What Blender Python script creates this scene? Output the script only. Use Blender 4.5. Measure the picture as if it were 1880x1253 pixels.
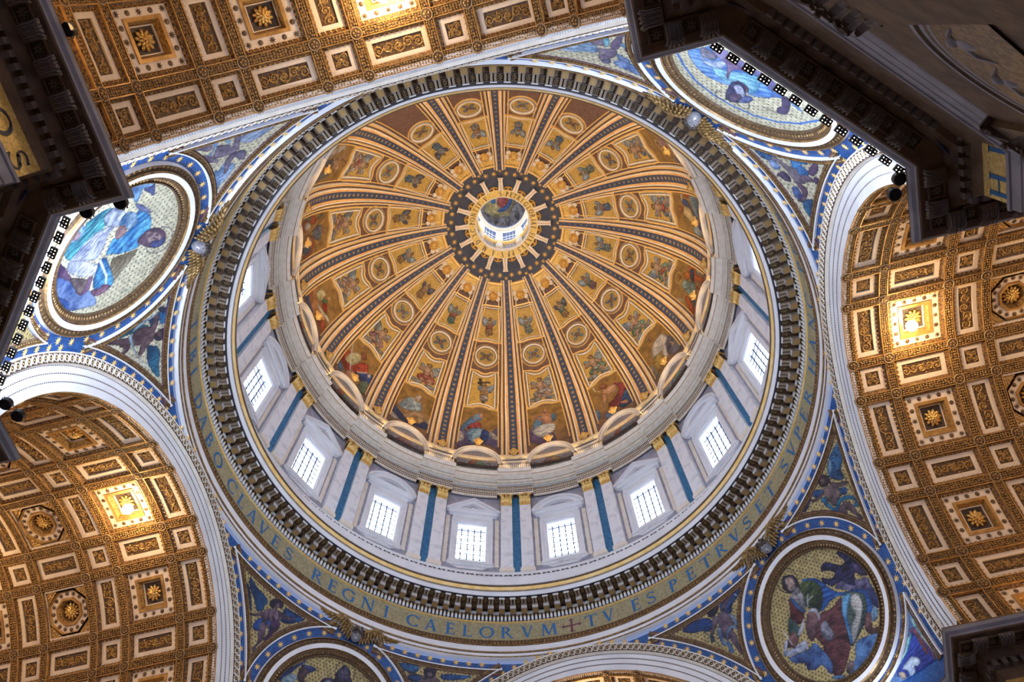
import bpy, math, random
import numpy as np
from mathutils import Matrix, Vector
PI=math.pi; rnd=random.Random(7)
for o in list(bpy.data.objects): bpy.data.objects.remove(o)
SC=bpy.context.scene; COL=SC.collection
EXPO=0.0; WORLD=.48; P_WIN=850; P_UP=9500; P_LAN=110; P_LAMP=800; P_LEDGE=260; P_FLOOD=2200; FLK=(.22,1.7,1.6,.28)
# ------------------------------------------------------------ camera
cam_d=bpy.data.cameras.new('camera'); cam=bpy.data.objects.new('camera',cam_d); COL.objects.link(cam)
cam_d.sensor_width=36; cam_d.lens=1494.9/1880*36; cam_d.clip_end=600; cam_d.clip_start=.05
def rodr(r):
    t=np.linalg.norm(r); k=np.array(r)/t; K=np.array([[0,-k[2],k[1]],[k[2],0,-k[0]],[-k[1],k[0],0]])
    return np.eye(3)+math.sin(t)*K+(1-math.cos(t))*K@K
Rw=rodr([.36691,.0336,-.24843])@np.array([[0,-1,0],[1,0,0],[0,0,1.]])
Rb=(np.diag([1,-1,-1.])@Rw).T
M=Matrix([list(Rb[0])+[-21.948],list(Rb[1])+[-5.471],list(Rb[2])+[0.],[0,0,0,1]])
cam.matrix_world=M; SC.camera=cam
# ------------------------------------------------------------ world, exposure, lamps of the place
SC.view_settings.view_transform='Standard'; SC.view_settings.look='None'; SC.view_settings.gamma=1
SC.view_settings.use_curve_mapping=False; SC.view_settings.exposure=EXPO
W=bpy.data.worlds.new('world'); SC.world=W; W.use_nodes=True
bg=W.node_tree.nodes['Background']; bg.inputs[0].default_value=(.42,.55,1,1); bg.inputs[1].default_value=WORLD
def lamp(name,kind,loc,power,color,size=1,target=None,sy=None,spread=None,spot=None):
    d=bpy.data.lights.new(name,kind); d.energy=power; d.color=color
    if kind=='AREA':
        d.size=size
        if sy: d.shape='RECTANGLE'; d.size_y=sy
        if spread: d.spread=spread
    elif kind=='SPOT': d.shadow_soft_size=size; d.spot_size=spot; d.spot_blend=.6
    else: d.shadow_soft_size=size
    o=bpy.data.objects.new(name,d); o.location=loc; COL.objects.link(o)
    if target is not None: o.rotation_euler=(Vector(target)-Vector(loc)).to_track_quat('-Z','Y').to_euler()
    return o
def rz(p,a):
    a=math.radians(a); c,s=math.cos(a),math.sin(a); return (p[0]*c-p[1]*s,p[0]*s+p[1]*c,p[2])
WARM=(1,.66,.30); COOL=(.62,.76,1)
for k in range(16):                      # daylight standing in each drum window, and the uplighters on the drum cornice
    a=22.5*k
    lamp('window_daylight','AREA',rz((22.6,0,62.4),a),P_WIN,COOL,3.4,rz((0,0,61),a),sy=6.4)
    lamp('cornice_uplight','SPOT',rz((19.95,0,73.2),a+11.25),P_UP,WARM,.25,rz((4,0,95),a+11.25),spot=2.3)
for k in range(8): lamp('lantern_window_daylight','AREA',rz((3.75,0,106.4),45*k),P_LAN,(.8,.88,1),1.9,rz((0,0,106),45*k),sy=4)
for k in range(4):                       # lamps hung under the crown coffers of the four arches, and the floodlights on the pier cornices
    q=90*k
    lamp('arch_lamp','POINT',rz((24.9,0,43.9),q),P_LAMP,WARM,.3)
    lamp('vault_fill','POINT',rz((36.5,0,41.5),q),P_LAMP*1.2,WARM,.3)  # warm fill added to brighten the deeper coffers, without a fixture
    for s in (-1,1):
        lamp('ledge_uplight','AREA',rz((26,s*10.7,32.6),q),P_LEDGE,(1,.60,.25),.5,rz((26,s*3,45),q),sy=7)
        lamp('ledge_uplight','AREA',rz((38,s*10.7,32.6),q),P_LEDGE,(1,.60,.25),.5,rz((38,s*3,45),q),sy=7)
    # floodlights on the diagonal cornices wash the pendentives with cool light
    lamp('ledge_floodlight','AREA',rz((21.9,0,32.9),q+45),P_FLOOD*FLK[k],(.66,.78,1),.4,rz((20,0,45),q+45),sy=7)
# ------------------------------------------------------------ mesh builder
class MB:
    def __init__(s): s.v=[];s.f=[];s.m=[];s.n=0;s.col=[]
    def add(s,V,F,mi=0,col=None):
        V=np.asarray(V,float); s.v.append(V); n=s.n; s.f+= [tuple(i+n for i in f) for f in F]; s.m+=[mi]*len(F); s.n+=len(V)
        if col is not None: s.col.append(np.asarray(col,float))
        return s
    def join(s,o,fn=None):
        V=np.concatenate(o.v); V=fn(V) if fn else V
        n=s.n; s.v.append(V); s.f+=[tuple(i+n for i in f) for f in o.f]; s.m+=o.m; s.n+=len(V); return s
    def box(s,x0,x1,y0,y1,z0,z1,mi=0):
        V=[(x,y,z) for z in(z0,z1) for y in(y0,y1) for x in(x0,x1)]
        return s.add(V,[(0,2,3,1),(4,5,7,6),(0,1,5,4),(2,6,7,3),(0,4,6,2),(1,3,7,5)],mi)
    def grid(s,P,mi=0,closed=False,col=None):   # P (n,m,3)
        n,m=P.shape[:2]; I=np.arange(n*m).reshape(n,m)
        if closed: I=np.concatenate([I,I[:1]])
        F=np.stack([I[:-1,:-1],I[1:,:-1],I[1:,1:],I[:-1,1:]],-1).reshape(-1,4).tolist()
        return s.add(P.reshape(-1,3),F,mi,col)
    def prism(s,poly,z0,z1,mi=0,fn=None,cap=True):  # poly 2D list, ngon caps
        n=len(poly); V=[(x,y,z0) for x,y in poly]+[(x,y,z1) for x,y in poly]
        F=[(i,(i+1)%n,(i+1)%n+n,i+n) for i in range(n)]
        if cap: F+= [tuple(range(n,2*n))]
        V=np.array(V,float); V=fn(V) if fn else V
        return s.add(V,F,mi)
    def tube(s,pts,r,k=5,mi=0,closed=False,taper=None):
        pts=np.asarray(pts,float); n=len(pts); T=np.gradient(pts,axis=0)
        if closed: T=np.roll(pts,-1,0)-np.roll(pts,1,0)
        T/=np.linalg.norm(T,axis=1,keepdims=True)+1e-9
        up=np.array([0.,0,1]) if abs(T[:,2]).mean()<.8 else np.array([1.,0,0])
        A=np.cross(T,up); A/=np.linalg.norm(A,axis=1,keepdims=True)+1e-9; B=np.cross(T,A)
        a=np.arange(k)*2*PI/k; R=np.full(n,r) if taper is None else r*np.asarray(taper)
        P=pts[:,None]+(A[:,None]*np.cos(a)[None,:,None]+B[:,None]*np.sin(a)[None,:,None])*R[:,None,None]
        P=np.concatenate([P,P[:,:1]],1); return s.grid(P,mi,closed)
    def sweep(s,P,N,prof,mis=None,closed=False,side=1):  # path P, normals N (towards viewer), profile [(w,h)]
        P=np.asarray(P,float);N=np.asarray(N,float)
        T=np.roll(P,-1,0)-np.roll(P,1,0) if closed else np.gradient(P,axis=0)
        T/=np.linalg.norm(T,axis=1,keepdims=True); B=np.cross(T,N)*side; B/=np.linalg.norm(B,axis=1,keepdims=True)
        for i in range(len(prof)-1):
            (w0,h0),(w1,h1)=prof[i],prof[i+1]
            G=np.stack([P+B*w0+N*h0,P+B*w1+N*h1],1); s.grid(G,mis[i] if mis else 0,closed)
        return s
    def revolve(s,prof,n=192,mis=None,a0=0,a1=360):
        a=np.radians(np.linspace(a0,a1,n+1))
        for i in range(len(prof)-1):
            G=np.stack([np.stack([r*np.cos(a),r*np.sin(a),np.full_like(a,z)],-1) for r,z in prof[i:i+2]],1)
            s.grid(G,mis[i] if mis else 0)
        return s
    def blob(s,c,r,k=6,l=4,mi=0,R=None):   # ellipsoid
        V=[];c=np.array(c,float)
        for j in range(l+1):
            t=PI*j/l
            for i in range(k): V.append((math.sin(t)*math.cos(2*PI*i/k)*r[0],math.sin(t)*math.sin(2*PI*i/k)*r[1],math.cos(t)*r[2]))
        V=np.array(V); 
        if R is not None: V=V@np.asarray(R).T
        F=[(j*k+i,j*k+(i+1)%k,(j+1)*k+(i+1)%k,(j+1)*k+i) for j in range(l) for i in range(k)]
        return s.add(V+c,F,mi)
    def mesh(s,name,mats,p0=(0,0,0),smooth=False,colors=None):
        me=bpy.data.meshes.new(name); V=np.concatenate(s.v)-np.array(p0,float)
        me.from_pydata(V.tolist(),[],s.f)
        for m in mats if isinstance(mats,(list,tuple)) else [mats]: me.materials.append(m)
        if any(s.m): me.polygons.foreach_set('material_index',s.m)
        if smooth: me.polygons.foreach_set('use_smooth',[True]*len(s.f))
        if colors is None and s.col: colors=np.concatenate(s.col)
        if colors is not None:
            at=me.color_attributes.new('paint','FLOAT_COLOR','POINT')
            c=np.ones((len(V),4)); c[:,:3]=colors; at.data.foreach_set('color',c.ravel())
        me.update(); return me
def ob(name,me,parent=None,loc=None,rot=None,mat=None,**kw):
    o=bpy.data.objects.new(name,me); COL.objects.link(o)
    if parent is not None: o.parent=parent
    if loc is not None: o.location=loc
    if rot is not None: o.rotation_euler=rot
    if mat is not None: o.matrix_local=mat
    for k,v in kw.items():
        if v is not None: o[k]=v
    return o
def tag(o,label,category=None,group=None,kind=None):
    o['label']=label
    if category: o['category']=category
    if group: o['group']=group
    if kind: o['kind']=kind
    return o
def spawn(name,parts,p0,az,label,cat=None,group=None,kind=None):
    """parts: list of (name, mesh, [(subname, mesh)...]); every mesh relative to p0 at azimuth 0"""
    r=ob(name,None,loc=rz(p0,az),rot=(0,0,math.radians(az))); tag(r,label,cat,group,kind)
    for pt in parts:
        c=ob(pt[0],pt[1],r)
        if len(pt)>3 and pt[3]: 
            for k,v in pt[3].items(): c[k]=v
        for sb in (pt[2] if len(pt)>2 and pt[2] else []): ob(sb[0],sb[1],c)
    return r
# ------------------------------------------------------------ materials
def mat(name,c,rough=.6,metal=0,c2=None,scale=2.,kind='noise',bump=0,bscale=None,detail=4,contrast=(.35,.65),emit=None,spec=None,attr=False,amt=.5):
    m=bpy.data.materials.new(name); m.use_nodes=True; nt=m.node_tree; N=nt.nodes; L=nt.links; b=N['Principled BSDF']
    b.inputs['Roughness'].default_value=rough; b.inputs['Metallic'].default_value=metal
    b.inputs['Base Color'].default_value=(*c,1)
    if spec is not None: b.inputs['Specular IOR Level'].default_value=spec
    tc=N.new('ShaderNodeTexCoord')
    def tex(kind,sc):
        if kind=='voronoi': t=N.new('ShaderNodeTexVoronoi'); o='Distance'
        elif kind=='wave': t=N.new('ShaderNodeTexWave'); t.inputs['Distortion'].default_value=6; t.inputs['Detail'].default_value=4; o='Fac'
        elif kind=='cells': t=N.new('ShaderNodeTexVoronoi'); o='Color'
        else: t=N.new('ShaderNodeTexNoise'); t.inputs['Detail'].default_value=detail; o='Fac'
        t.inputs['Scale'].default_value=sc; L.new(tc.outputs['Object'],t.inputs['Vector']); return t.outputs[o]
    if attr:
        a=N.new('ShaderNodeVertexColor'); a.layer_name='paint'; t=tex('cells',scale); sx=N.new('ShaderNodeSeparateColor'); L.new(t,sx.inputs[0])
        mr=N.new('ShaderNodeMapRange'); mr.inputs[3].default_value=1-amt; mr.inputs[4].default_value=1+amt*.6; L.new(sx.outputs[0],mr.inputs[0])
        mx=N.new('ShaderNodeVectorMath'); mx.operation='SCALE'; L.new(a.outputs[0],mx.inputs[0]); L.new(mr.outputs[0],mx.inputs['Scale']); L.new(mx.outputs[0],b.inputs['Base Color'])
    elif c2 is not None:
        t=tex(kind,scale); r=N.new('ShaderNodeValToRGB'); r.color_ramp.elements[0].position=contrast[0]; r.color_ramp.elements[1].position=contrast[1]
        r.color_ramp.elements[0].color=(*c,1); r.color_ramp.elements[1].color=(*c2,1); L.new(t,r.inputs[0]); L.new(r.outputs[0],b.inputs['Base Color'])
    if bump:
        t=tex('voronoi' if kind in('voronoi','cells') else 'noise',bscale or scale*2); bp=N.new('ShaderNodeBump'); bp.inputs['Strength'].default_value=bump; bp.inputs['Distance'].default_value=.1
        L.new(t,bp.inputs['Height']); L.new(bp.outputs[0],b.inputs['Normal'])
    if emit: b.inputs['Emission Color'].default_value=(*emit[0],1); b.inputs['Emission Strength'].default_value=emit[1]
    return m
M_={}
M_['gold']=mat('gilded_stucco',(.80,.47,.12),.35,.55,(.95,.68,.25),3,bump=.15)
M_['goldf']=mat('gold_fillet',(.95,.60,.17),.4,.3,(1.0,.74,.32),1.5)
M_['mosgold']=mat('gold_mosaic',(.58,.36,.08),.45,.25,(.95,.66,.20),9,kind='cells',contrast=(.1,.9))
M_['paleg']=mat('pale_gold_mosaic',(.30,.26,.14),.5,.1,(.50,.44,.26),9,kind='cells',contrast=(.1,.9))
M_['stucco']=mat('cream_stucco',(.86,.76,.62),.6,0,(.95,.88,.76),2)
M_['white']=mat('white_marble',(.80,.80,.83),.45,0,(.92,.92,.93),.5,detail=8,contrast=(.3,.6))
M_['pilm']=mat('veined_marble_shaft',(.74,.75,.78),.4,0,(.90,.90,.91),1.4,detail=10,contrast=(.35,.5))
M_['brown']=mat('mauve_brown_ground',(.12,.065,.05),.6,0,(.20,.115,.09),8,kind='cells',contrast=(.2,.8))
M_['navy']=mat('dark_blue_mosaic',(.035,.042,.065),.5,0,(.07,.08,.12),9,kind='cells',contrast=(.1,.9))
M_['ribblue']=mat('rib_blue_mosaic',(.030,.05,.11),.5,0,(.06,.10,.20),9,kind='cells',contrast=(.1,.9))
M_['bgold']=mat('bronze_gilt',(.16,.085,.03),.45,.35,(.42,.25,.09),4)
M_['blue']=mat('bright_blue_mosaic',(.008,.055,.22),.45,0,(.02,.12,.38),8,kind='cells',contrast=(.1,.9))
M_['azure']=mat('azure_panel',(.02,.15,.32),.5,0,(.04,.24,.44),6,kind='cells')
M_['letter']=mat('blue_letter',(.02,.16,.42),.5)
M_['nletter']=mat('navy_letter',(.015,.02,.05),.5)
M_['cross']=mat('dark_red_cross',(.16,.05,.09),.6)
M_['peachf']=mat('rib_orange_band',(.80,.42,.13),.55,.05,(.90,.56,.22),1.2)
M_['bronze']=mat('bronze_brown',(.075,.042,.022),.5,.2,(.16,.095,.045),5)
M_['dark']=mat('shaded_soffit',(.022,.018,.022),.6,0,(.05,.038,.034),5)  # shade among the brackets put into the soffit colour
M_['soffit']=mat('brown_soffit',(.17,.12,.08),.6,0,(.25,.18,.11),3)
M_['rosette']=mat('gilded_rosette',(.30,.18,.06),.5,.3,(.45,.28,.10),5)
M_['shadow']=mat('recess_ground',(.10,.07,.05),.7)
M_['taupe']=mat('taupe_stucco',(.24,.18,.13),.6,0,(.34,.26,.18),3)
M_['pier']=mat('pier_stone',(.12,.075,.042),.7,0,(.20,.13,.075),1.3,detail=8,bump=.25,bscale=6)
M_['pierw']=mat('pier_grey_marble',(.26,.27,.32),.6,0,(.36,.37,.44),1)
M_['pierd']=mat('pier_dentil_stone',(.13,.11,.10),.6,0,(.20,.17,.15),1)
M_['star']=mat('dull_gold_star',(.50,.33,.12),.5,.2)
M_['face']=mat('grey_stone_face',(.22,.21,.23),.35,.2,(.36,.35,.38),3)
M_['hair']=mat('dark_bronze_hair',(.05,.04,.035),.5,.2,(.12,.09,.07),6)
M_['vgold']=mat('vault_gilding',(.13,.065,.018),.45,.3,(.44,.25,.075),7,kind='voronoi',contrast=(.05,.5),bump=.6,bscale=7)
M_['vfillet']=mat('vault_gilt_fillet',(.34,.17,.045),.4,.3,(.56,.31,.09),2)
M_['vring']=mat('boss_ring',(.40,.26,.13),.5,.1)
M_['vbed']=mat('coffer_bed_brown',(.05,.023,.008),.55,.1,(.24,.12,.035),9,contrast=(.42,.6),bump=.5,bscale=10)
M_['vrib']=mat('vault_rib_foliage',(.03,.014,.005),.55,.15,(.26,.13,.038),7,contrast=(.4,.62),bump=.5,bscale=9)
M_['vground']=mat('vault_panel_ground',(.075,.04,.018),.6,.1,(.13,.07,.03),6)
M_['vdark']=mat('vault_deep_recess',(.07,.045,.03),.6)
M_['vframe']=mat('coffer_white_frame',(.72,.58,.44),.6,0,(.80,.66,.52),2)
M_['drum']=mat('drum_wall_grey',(.34,.33,.40),.6,0,(.46,.45,.52),2)
M_['black']=mat('black_metal',(.012,.012,.014),.4,.3)
M_['iron']=mat('dark_iron',(.015,.018,.03),.6,.1)
M_['diode']=mat('lamp_diode',(1,.9,.7),.4,0,emit=((1,.93,.85),3))
M_['bulb']=mat('lit_lamp',(1,.85,.6),.4,0,emit=((1,.8,.5),60))
M_['paint']=mat('painted_mosaic',(1,1,1),.55,0,scale=9,attr=True,amt=.28)
M_['lead']=mat('silvery_stone',(.30,.29,.33),.4,.2,(.50,.50,.56),4)
M_['wing']=mat('gilt_bronze_wing',(.20,.115,.04),.4,.5,(.50,.32,.12),4)
M_['floor']=mat('marble_floor',(.40,.30,.20),.35,0,(.55,.42,.30),.6)
g=bpy.data.materials.new('window_glass'); g.use_nodes=True; b=g.node_tree.nodes['Principled BSDF']
b.inputs['Transmission Weight'].default_value=1; b.inputs['Roughness'].default_value=.02; b.inputs['IOR'].default_value=1.01; b.inputs['Base Color'].default_value=(.96,.98,1,1); M_['glass']=g
def star2d(r,n=8,ri=.38,a0=0): return [((r if i%2==0 else r*ri)*math.cos(a0+PI*i/n),(r if i%2==0 else r*ri)*math.sin(a0+PI*i/n)) for i in range(2*n)]
def disc2d(r,n=12): return [(r*math.cos(2*PI*i/n),r*math.sin(2*PI*i/n)) for i in range(n)]
def fan(mb,poly,h,fn,mi=0,z=0.):
    """low cone over a star-shaped polygon (poly around origin), mapped by fn"""
    n=len(poly); V=np.array([(0,0,h)]+[(x,y,z) for x,y in poly],float); mb.add(fn(V),[(0,i+1,(i+1)%n+1) for i in range(n)],mi)
# ============================================================ geometry of the place
D=21.1; ZS=34.1; RS=math.hypot(21.1,13.0)
def domeP(d,phi,h=0.):   # d degrees from gore/rib azimuth 0, phi degrees of the profile, h metres inward
    d=np.radians(np.asarray(d,float)); f=np.radians(np.asarray(phi,float)); q=23.13-np.asarray(h,float)
    r=-2.7+q*np.cos(f); z=77+q*np.sin(f); return np.stack([r*np.cos(d),r*np.sin(d),z+0*d],-1)
def domeN(d,phi):
    d=np.radians(d);f=np.radians(phi); return np.stack([-np.cos(f)*np.cos(d),-np.cos(f)*np.sin(d),-np.sin(f)+0*d],-1)
def domeW(t,phi,h=0.):   # t in metres sideways
    f=np.radians(phi); r=-2.7+23.13*np.cos(f); return domeP(np.degrees(t/r),phi,h)
# floor
mb=MB(); mb.box(-60,60,-60,60,-1.8,-1.6); tag(ob('floor',mb.mesh('floor',M_['floor'])),'polished marble floor of the crossing',kind='structure')
# dome shell + ribs
mb=MB(); P=domeP(*np.meshgrid(np.linspace(0,360,193),np.linspace(-6,64.9,60),indexing='ij')); mb.grid(P)
dome=ob('ceiling',mb.mesh('dome_shell',M_['brown'],smooth=True)); tag(dome,'mauve-brown mosaic shell of the great dome with sixteen star-strewn ribs',kind='structure')
ph=np.linspace(-2.5,65.2,64)
def ribw(ph): return np.interp(ph,[0,24.3,61.7],[1.42,1.33,.70])
def ribpart(prof,name,m,smooth=False):
    mb=MB(); s=ribw(ph)/1.33
    for i in range(len(prof)-1):
        (w0,h0),(w1,h1)=prof[i],prof[i+1]; mb.grid(np.stack([domeW(w0*s,ph,h0),domeW(w1*s,ph,h1)],1))
    return mb.mesh(name,m)
RB=[('star_band',ribpart([(-.45,.34),(.45,.34)],'star_band',M_['ribblue'])),]
for sg in (-1,1):
    f=lambda L:[(sg*w,h) for w,h in L]
    RB+=[('orange_band',ribpart(f([(.45,.34),(.45,.42),(.68,.42),(.68,.36)]),'orange_band',M_['peachf'])),
         ('white_fillet',ribpart(f([(.68,.36),(.70,.46),(.84,.46),(.86,.30)]),'white_fillet',M_['stucco'])),
         ('brown_band',ribpart(f([(.86,.28),(1.06,.24)]),'brown_band',M_['brown'])),  # brown mosaic band between the white and gold fillets
         ('gold_fillet',ribpart(f([(1.06,.22),(1.08,.34),(1.20,.34),(1.22,.2)]),'gold_fillet',M_['goldf'])),
         ('outer_fillet',ribpart(f([(1.22,.18),(1.24,.24),(1.32,.22),(1.34,-.05)]),'outer_fillet',M_['stucco']))]
mb=MB()
for i,p_ in enumerate(np.arange(-1,65,1.9)):
    r=max(.10,.24*ribw(p_)/1.4)
    fan(mb,star2d(r*1.2,8,.34),.03,lambda V,p_=p_:domeW(V[:,1],p_+np.degrees(V[:,0]/23.1),.36+V[:,2]))
RB+=[('star_row',mb.mesh('star_row',M_['star']),None,{'kind':'stuff'})]
for k in range(16):
    r=ob('rib',None,dome,rot=(0,0,math.radians(11.25+22.5*k)))
    for q in RB:
        c=ob(q[0],q[1],r)
        if len(q)>3: c['kind']='stuff'
# oculus ring
RG=lambda L:[(r,z) for r,z in L]
trim_o=ob('trim_1',None); tag(trim_o,'dark blue star ring and gold lettered ring round the eye of the dome',kind='structure')
mb=MB(); mb.revolve([(7.35,97.75),(7.2,97.95),(5.6,98.55),(4.25,98.8)],128); ob('star_ring',mb.mesh('star_ring',M_['navy'],smooth=True),trim_o)
mb=MB(); mb.revolve([(7.5,97.55),(7.42,97.5),(7.22,97.62),(7.2,98.1)],128); ob('ring_fillet',mb.mesh('ring_fillet',M_['goldf']),trim_o)
mb=MB(); mb.revolve([(4.35,98.9),(4.33,98.62),(4.25,98.6),(3.42,98.95)],128,[0,0,1]); ob('lettered_ring',mb.mesh('lettered_ring',[M_['gold'],mat('yellow_gold_ground',(.86,.60,.16),.5,.15,(.95,.72,.26),8,kind='cells')]),trim_o)
mb=MB(); mb.revolve([(3.44,98.94),(3.40,98.86),(3.32,98.9),(3.28,99.1),(3.28,99.6)],128); ob('eye_moulding',mb.mesh('eye_moulding',M_['stucco']),trim_o)
def ringP(r,z0,sl=0): return lambda V:np.stack([r+V[:,0],V[:,1],z0-V[:,2]-sl*V[:,0]],-1)
ms=[]
for r,s,zz in ((6.72,.33,98.08),(6.35,.40,98.24)):
    mb=MB(); fan(mb,star2d(s,8,.34,.2),.09,lambda V:np.stack([V[:,0],V[:,1],-.02-V[:,2]+V[:,0]*-.37],-1)); ms.append((r,zz,mb.mesh('gold_star',M_['goldf'])))
for k in range(16):
    a=22.5*k+11.25
    for da,(r,zz,me) in ((0,ms[0]),(6.6,ms[1]),(-6.6,ms[1])): ob('gold_star',me,trim_o,loc=rz((r,0,zz-.03),a+da),rot=(0,0,math.radians(a+da)))
mb=MB()
prof=[(4.2,.30),(4.5,.30),(4.9,.27),(5.4,.24),(5.5,.27),(5.62,.27),(5.66,.22),(5.74,.33),(5.84,.33)]
for i in range(len(prof)-1):
    (r0,w0),(r1,w1)=prof[i],prof[i+1]; z0,z1=[98.75-(r-4.2)*.32 for r in(r0,r1)]
    for sg in(-1,1):
        mb.grid(np.array([[(r0,sg*.05,z0-.22),(r0,sg*w0,z0-.2)],[(r1,sg*.05,z1-.22),(r1,sg*w1,z1-.2)]])); mb.grid(np.array([[(r0,sg*w0,z0-.2),(r0,sg*w0,z0+.3)],[(r1,sg*w1,z1-.2),(r1,sg*w1,z1+.3)]]))
    mb.grid(np.array([[(r0,-.05,z0-.19),(r0,.05,z0-.19)],[(r1,-.05,z1-.19),(r1,.05,z1-.19)]]),1)
mb.box(5.80,5.84,-.33,.33,98.0,98.4)
br=mb.mesh('console',[M_['stucco'],M_['peachf']])
mb=MB()
for i in range(7):
    a=-1.2+.4*i; mb.blob((4.42+.30*math.cos(a),.45*math.sin(a),98.62),(.14,.13,.12),5,3)
mb.blob((4.5,0,98.6),(.2,.2,.16))
sc=mb.mesh('scallop',M_['gold'],smooth=True)
for k in range(16):
    ob('console',br,trim_o,rot=(0,0,math.radians(22.5*k+11.25))); ob('scallop',sc,trim_o,rot=(0,0,math.radians(22.5*k)))
# lantern
lan=ob('wall_lantern',None); tag(lan,'white lantern drum with tall windows seen through the eye of the dome',kind='structure')
mb=MB(); mb.revolve([(3.28,99.5),(3.5,99.6),(3.5,100.6)],64); ob('lantern_base',mb.mesh('lantern_base',M_['stucco'],smooth=True),lan)
mb=MB(); mb.revolve([(3.5,102.6),(3.25,102.7),(3.15,102.95),(3.2,103.3),(3.5,103.4)],64); ob('gold_cornice',mb.mesh('gold_cornice',M_['goldf'],smooth=True),lan)
mb=MB(); mb.revolve([(3.5,108.9),(3.3,109.0),(3.28,109.5),(3.1,109.8),(3.1,110.2),(3.4,110.4)],64); ob('lantern_cornice',mb.mesh('lantern_cornice',M_['stucco']),lan)
mb=MB(); mb.box(3.35,3.9,-.45,.45,100.5,109.1); mb.box(3.2,3.4,-.28,.28,100.5,108.9); pm=mb.mesh('lantern_pier',M_['stucco'])
mb=MB(); mb.box(3.5,3.9,-1.3,1.3,102.5,103.4); sm=mb.mesh('lantern_spandrel',M_['stucco'])
mb=MB()
for y in(-.45,0,.45): mb.box(3.6,3.64,y-.02,y+.02,100.5,109)
for z in(101.5,104.6,106,107.4): mb.box(3.6,3.64,-1,1,z-.02,z+.02)
gm=mb.mesh('glazing_bars',M_['white'])
for k in range(8):
    for nm,me,da in (('lantern_pier',pm,22.5),('spandrel',sm,0),('glazing_bars',gm,0)): ob(nm,me,lan,rot=(0,0,math.radians(45*k+da)))
mb=MB()
for i in range(48): mb.blob(rz((3.2,0,109.35),7.5*i),(.09,.1,.12),5,3)
ob('dentil_row',mb.mesh('dentil_row',M_['goldf']),lan)['kind']='stuff'
# ------------------------------------------------------------ drum
drum=ob('wall_drum',None); tag(drum,'drum wall below the dome with windows between paired pilasters',kind='structure')
wh=math.degrees(1.32/21.3)
mb=MB()
def wallpatch(a0,a1,z0,z1,n=6,r=21.3):
    A,Z=np.meshgrid(np.radians(np.linspace(a0,a1,n)),[z0,z1],indexing='ij'); mb.grid(np.stack([r*np.cos(A),r*np.sin(A),Z],-1))
wallpatch(-11.25,-wh,55,77.5); wallpatch(wh,11.25,55,77.5); wallpatch(-wh,wh,55,59.8,3); wallpatch(-wh,wh,65.1,77.5,3)
x=21.3
for q in ([(x,-1.32,59.8),(x,-1.32,65.1),(22.4,-1.45,65.5),(22.4,-1.45,59.0)],[(x,1.32,59.8),(x,1.32,65.1),(22.4,1.45,65.5),(22.4,1.45,59.0)],
          [(x,-1.32,65.1),(x,1.32,65.1),(22.4,1.45,65.5),(22.4,-1.45,65.5)],[(x,-1.32,59.8),(x,1.32,59.8),(22.4,1.45,59.0),(22.4,-1.45,59.0)]):
    mb.add(q,[(0,1,2,3)])
wp=mb.mesh('drum_bay',M_['drum'])
mb=MB()
prof=[(20.95,58.0),(20.95,57.4),(20.75,57.3),(20.6,57.25),(20.6,56.55),(20.2,56.4),(20.1,56.3),(20.1,55.4),(20.3,53.95),(18.95,53.75)]
mb.revolve(prof,160); ob('drum_plinth',mb.mesh('drum_plinth',M_['white']),drum)
mb=MB()
for i in range(320):
    a=360/320*i
    for s in(-1,1):
        A=np.array(rz((20.57,0,56.7),a)); B_=np.array(rz((20.57,0,57.15),a+s*.55)); dvec=np.array(rz((-.05,0,0),a)); t=np.array(rz((0,.05,0),a))
        mb.add([A-t,A+t,B_+t,B_-t],[(0,1,2,3)])
    if i%2==0: mb.blob(rz((20.57,0,57.08),a),(.04,.1,.07),4,2)
ob('lattice_band',mb.mesh('lattice_band',M_['iron']),drum)['kind']='stuff'
for k in range(16): ob('drum_bay',wp,drum,rot=(0,0,math.radians(22.5*k)))
# windows: moulded frame, pediment, sill apron, glass and bars
def frame_mb(x,h0,h1,z0,z1,w,d,steps):
    mb=MB()
    for i,(a,b,dx) in enumerate(steps):  # outset a..b , projection dx
        for (y0,y1,u0,u1) in ((-h0-b,-h0-a,z0-b,z1+b),(h0+a,h0+b,z0-b,z1+b),(-h0-a,h0+a,z1+a,z1+b),(-h0-a,h0+a,z0-b,z0-a)):
            mb.box(x-dx,x+.2,y0,y1,u0,u1)
    return mb
def slab(mb,poly,x0,x1,mi=0):  # poly in (y,z)
    return mb.prism(poly,0,1,mi,fn=lambda V:np.stack([x1+(x0-x1)*V[:,2],V[:,0],V[:,1]],-1))
wf=frame_mb(21.25,1.32,0,59.8,65.1,0,0,[(0,.10,.05),(.10,.38,.14),(.38,.62,.26)]).mesh('window_frame',M_['white'])
mb=MB(); 
for z0,z1,dx,w in((65.75,66.1,.12,1.95),(66.1,66.6,.2,1.9),(66.6,66.95,.42,2.3),(66.95,67.12,.62,2.55)): mb.box(21.25-dx,21.4,-w,w,z0,z1)
ent=mb.mesh('window_entablature',M_['white'])
def rim(outer,inner,x0,x1,mb):
    n=len(outer)
    for i in range(n-1):
        a,b,c,d=outer[i],outer[i+1],inner[i+1],inner[i]
        P=[(x0,*a),(x0,*b),(x0,*c),(x0,*d),(x1,*a),(x1,*b),(x1,*c),(x1,*d)]; mb.add(P,[(0,1,2,3),(3,2,6,7),(0,4,5,1)])
mb=MB(); rim([(-2.6,67.1),(0,69.0),(2.6,67.1)],[(-2.35,67.1),(0,68.72),(2.35,67.1)],20.60,21.3,mb); rim([(-2.35,67.1),(0,68.72),(2.35,67.1)],[(-1.7,67.1),(0,68.3),(1.7,67.1)],20.82,21.3,mb)
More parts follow.
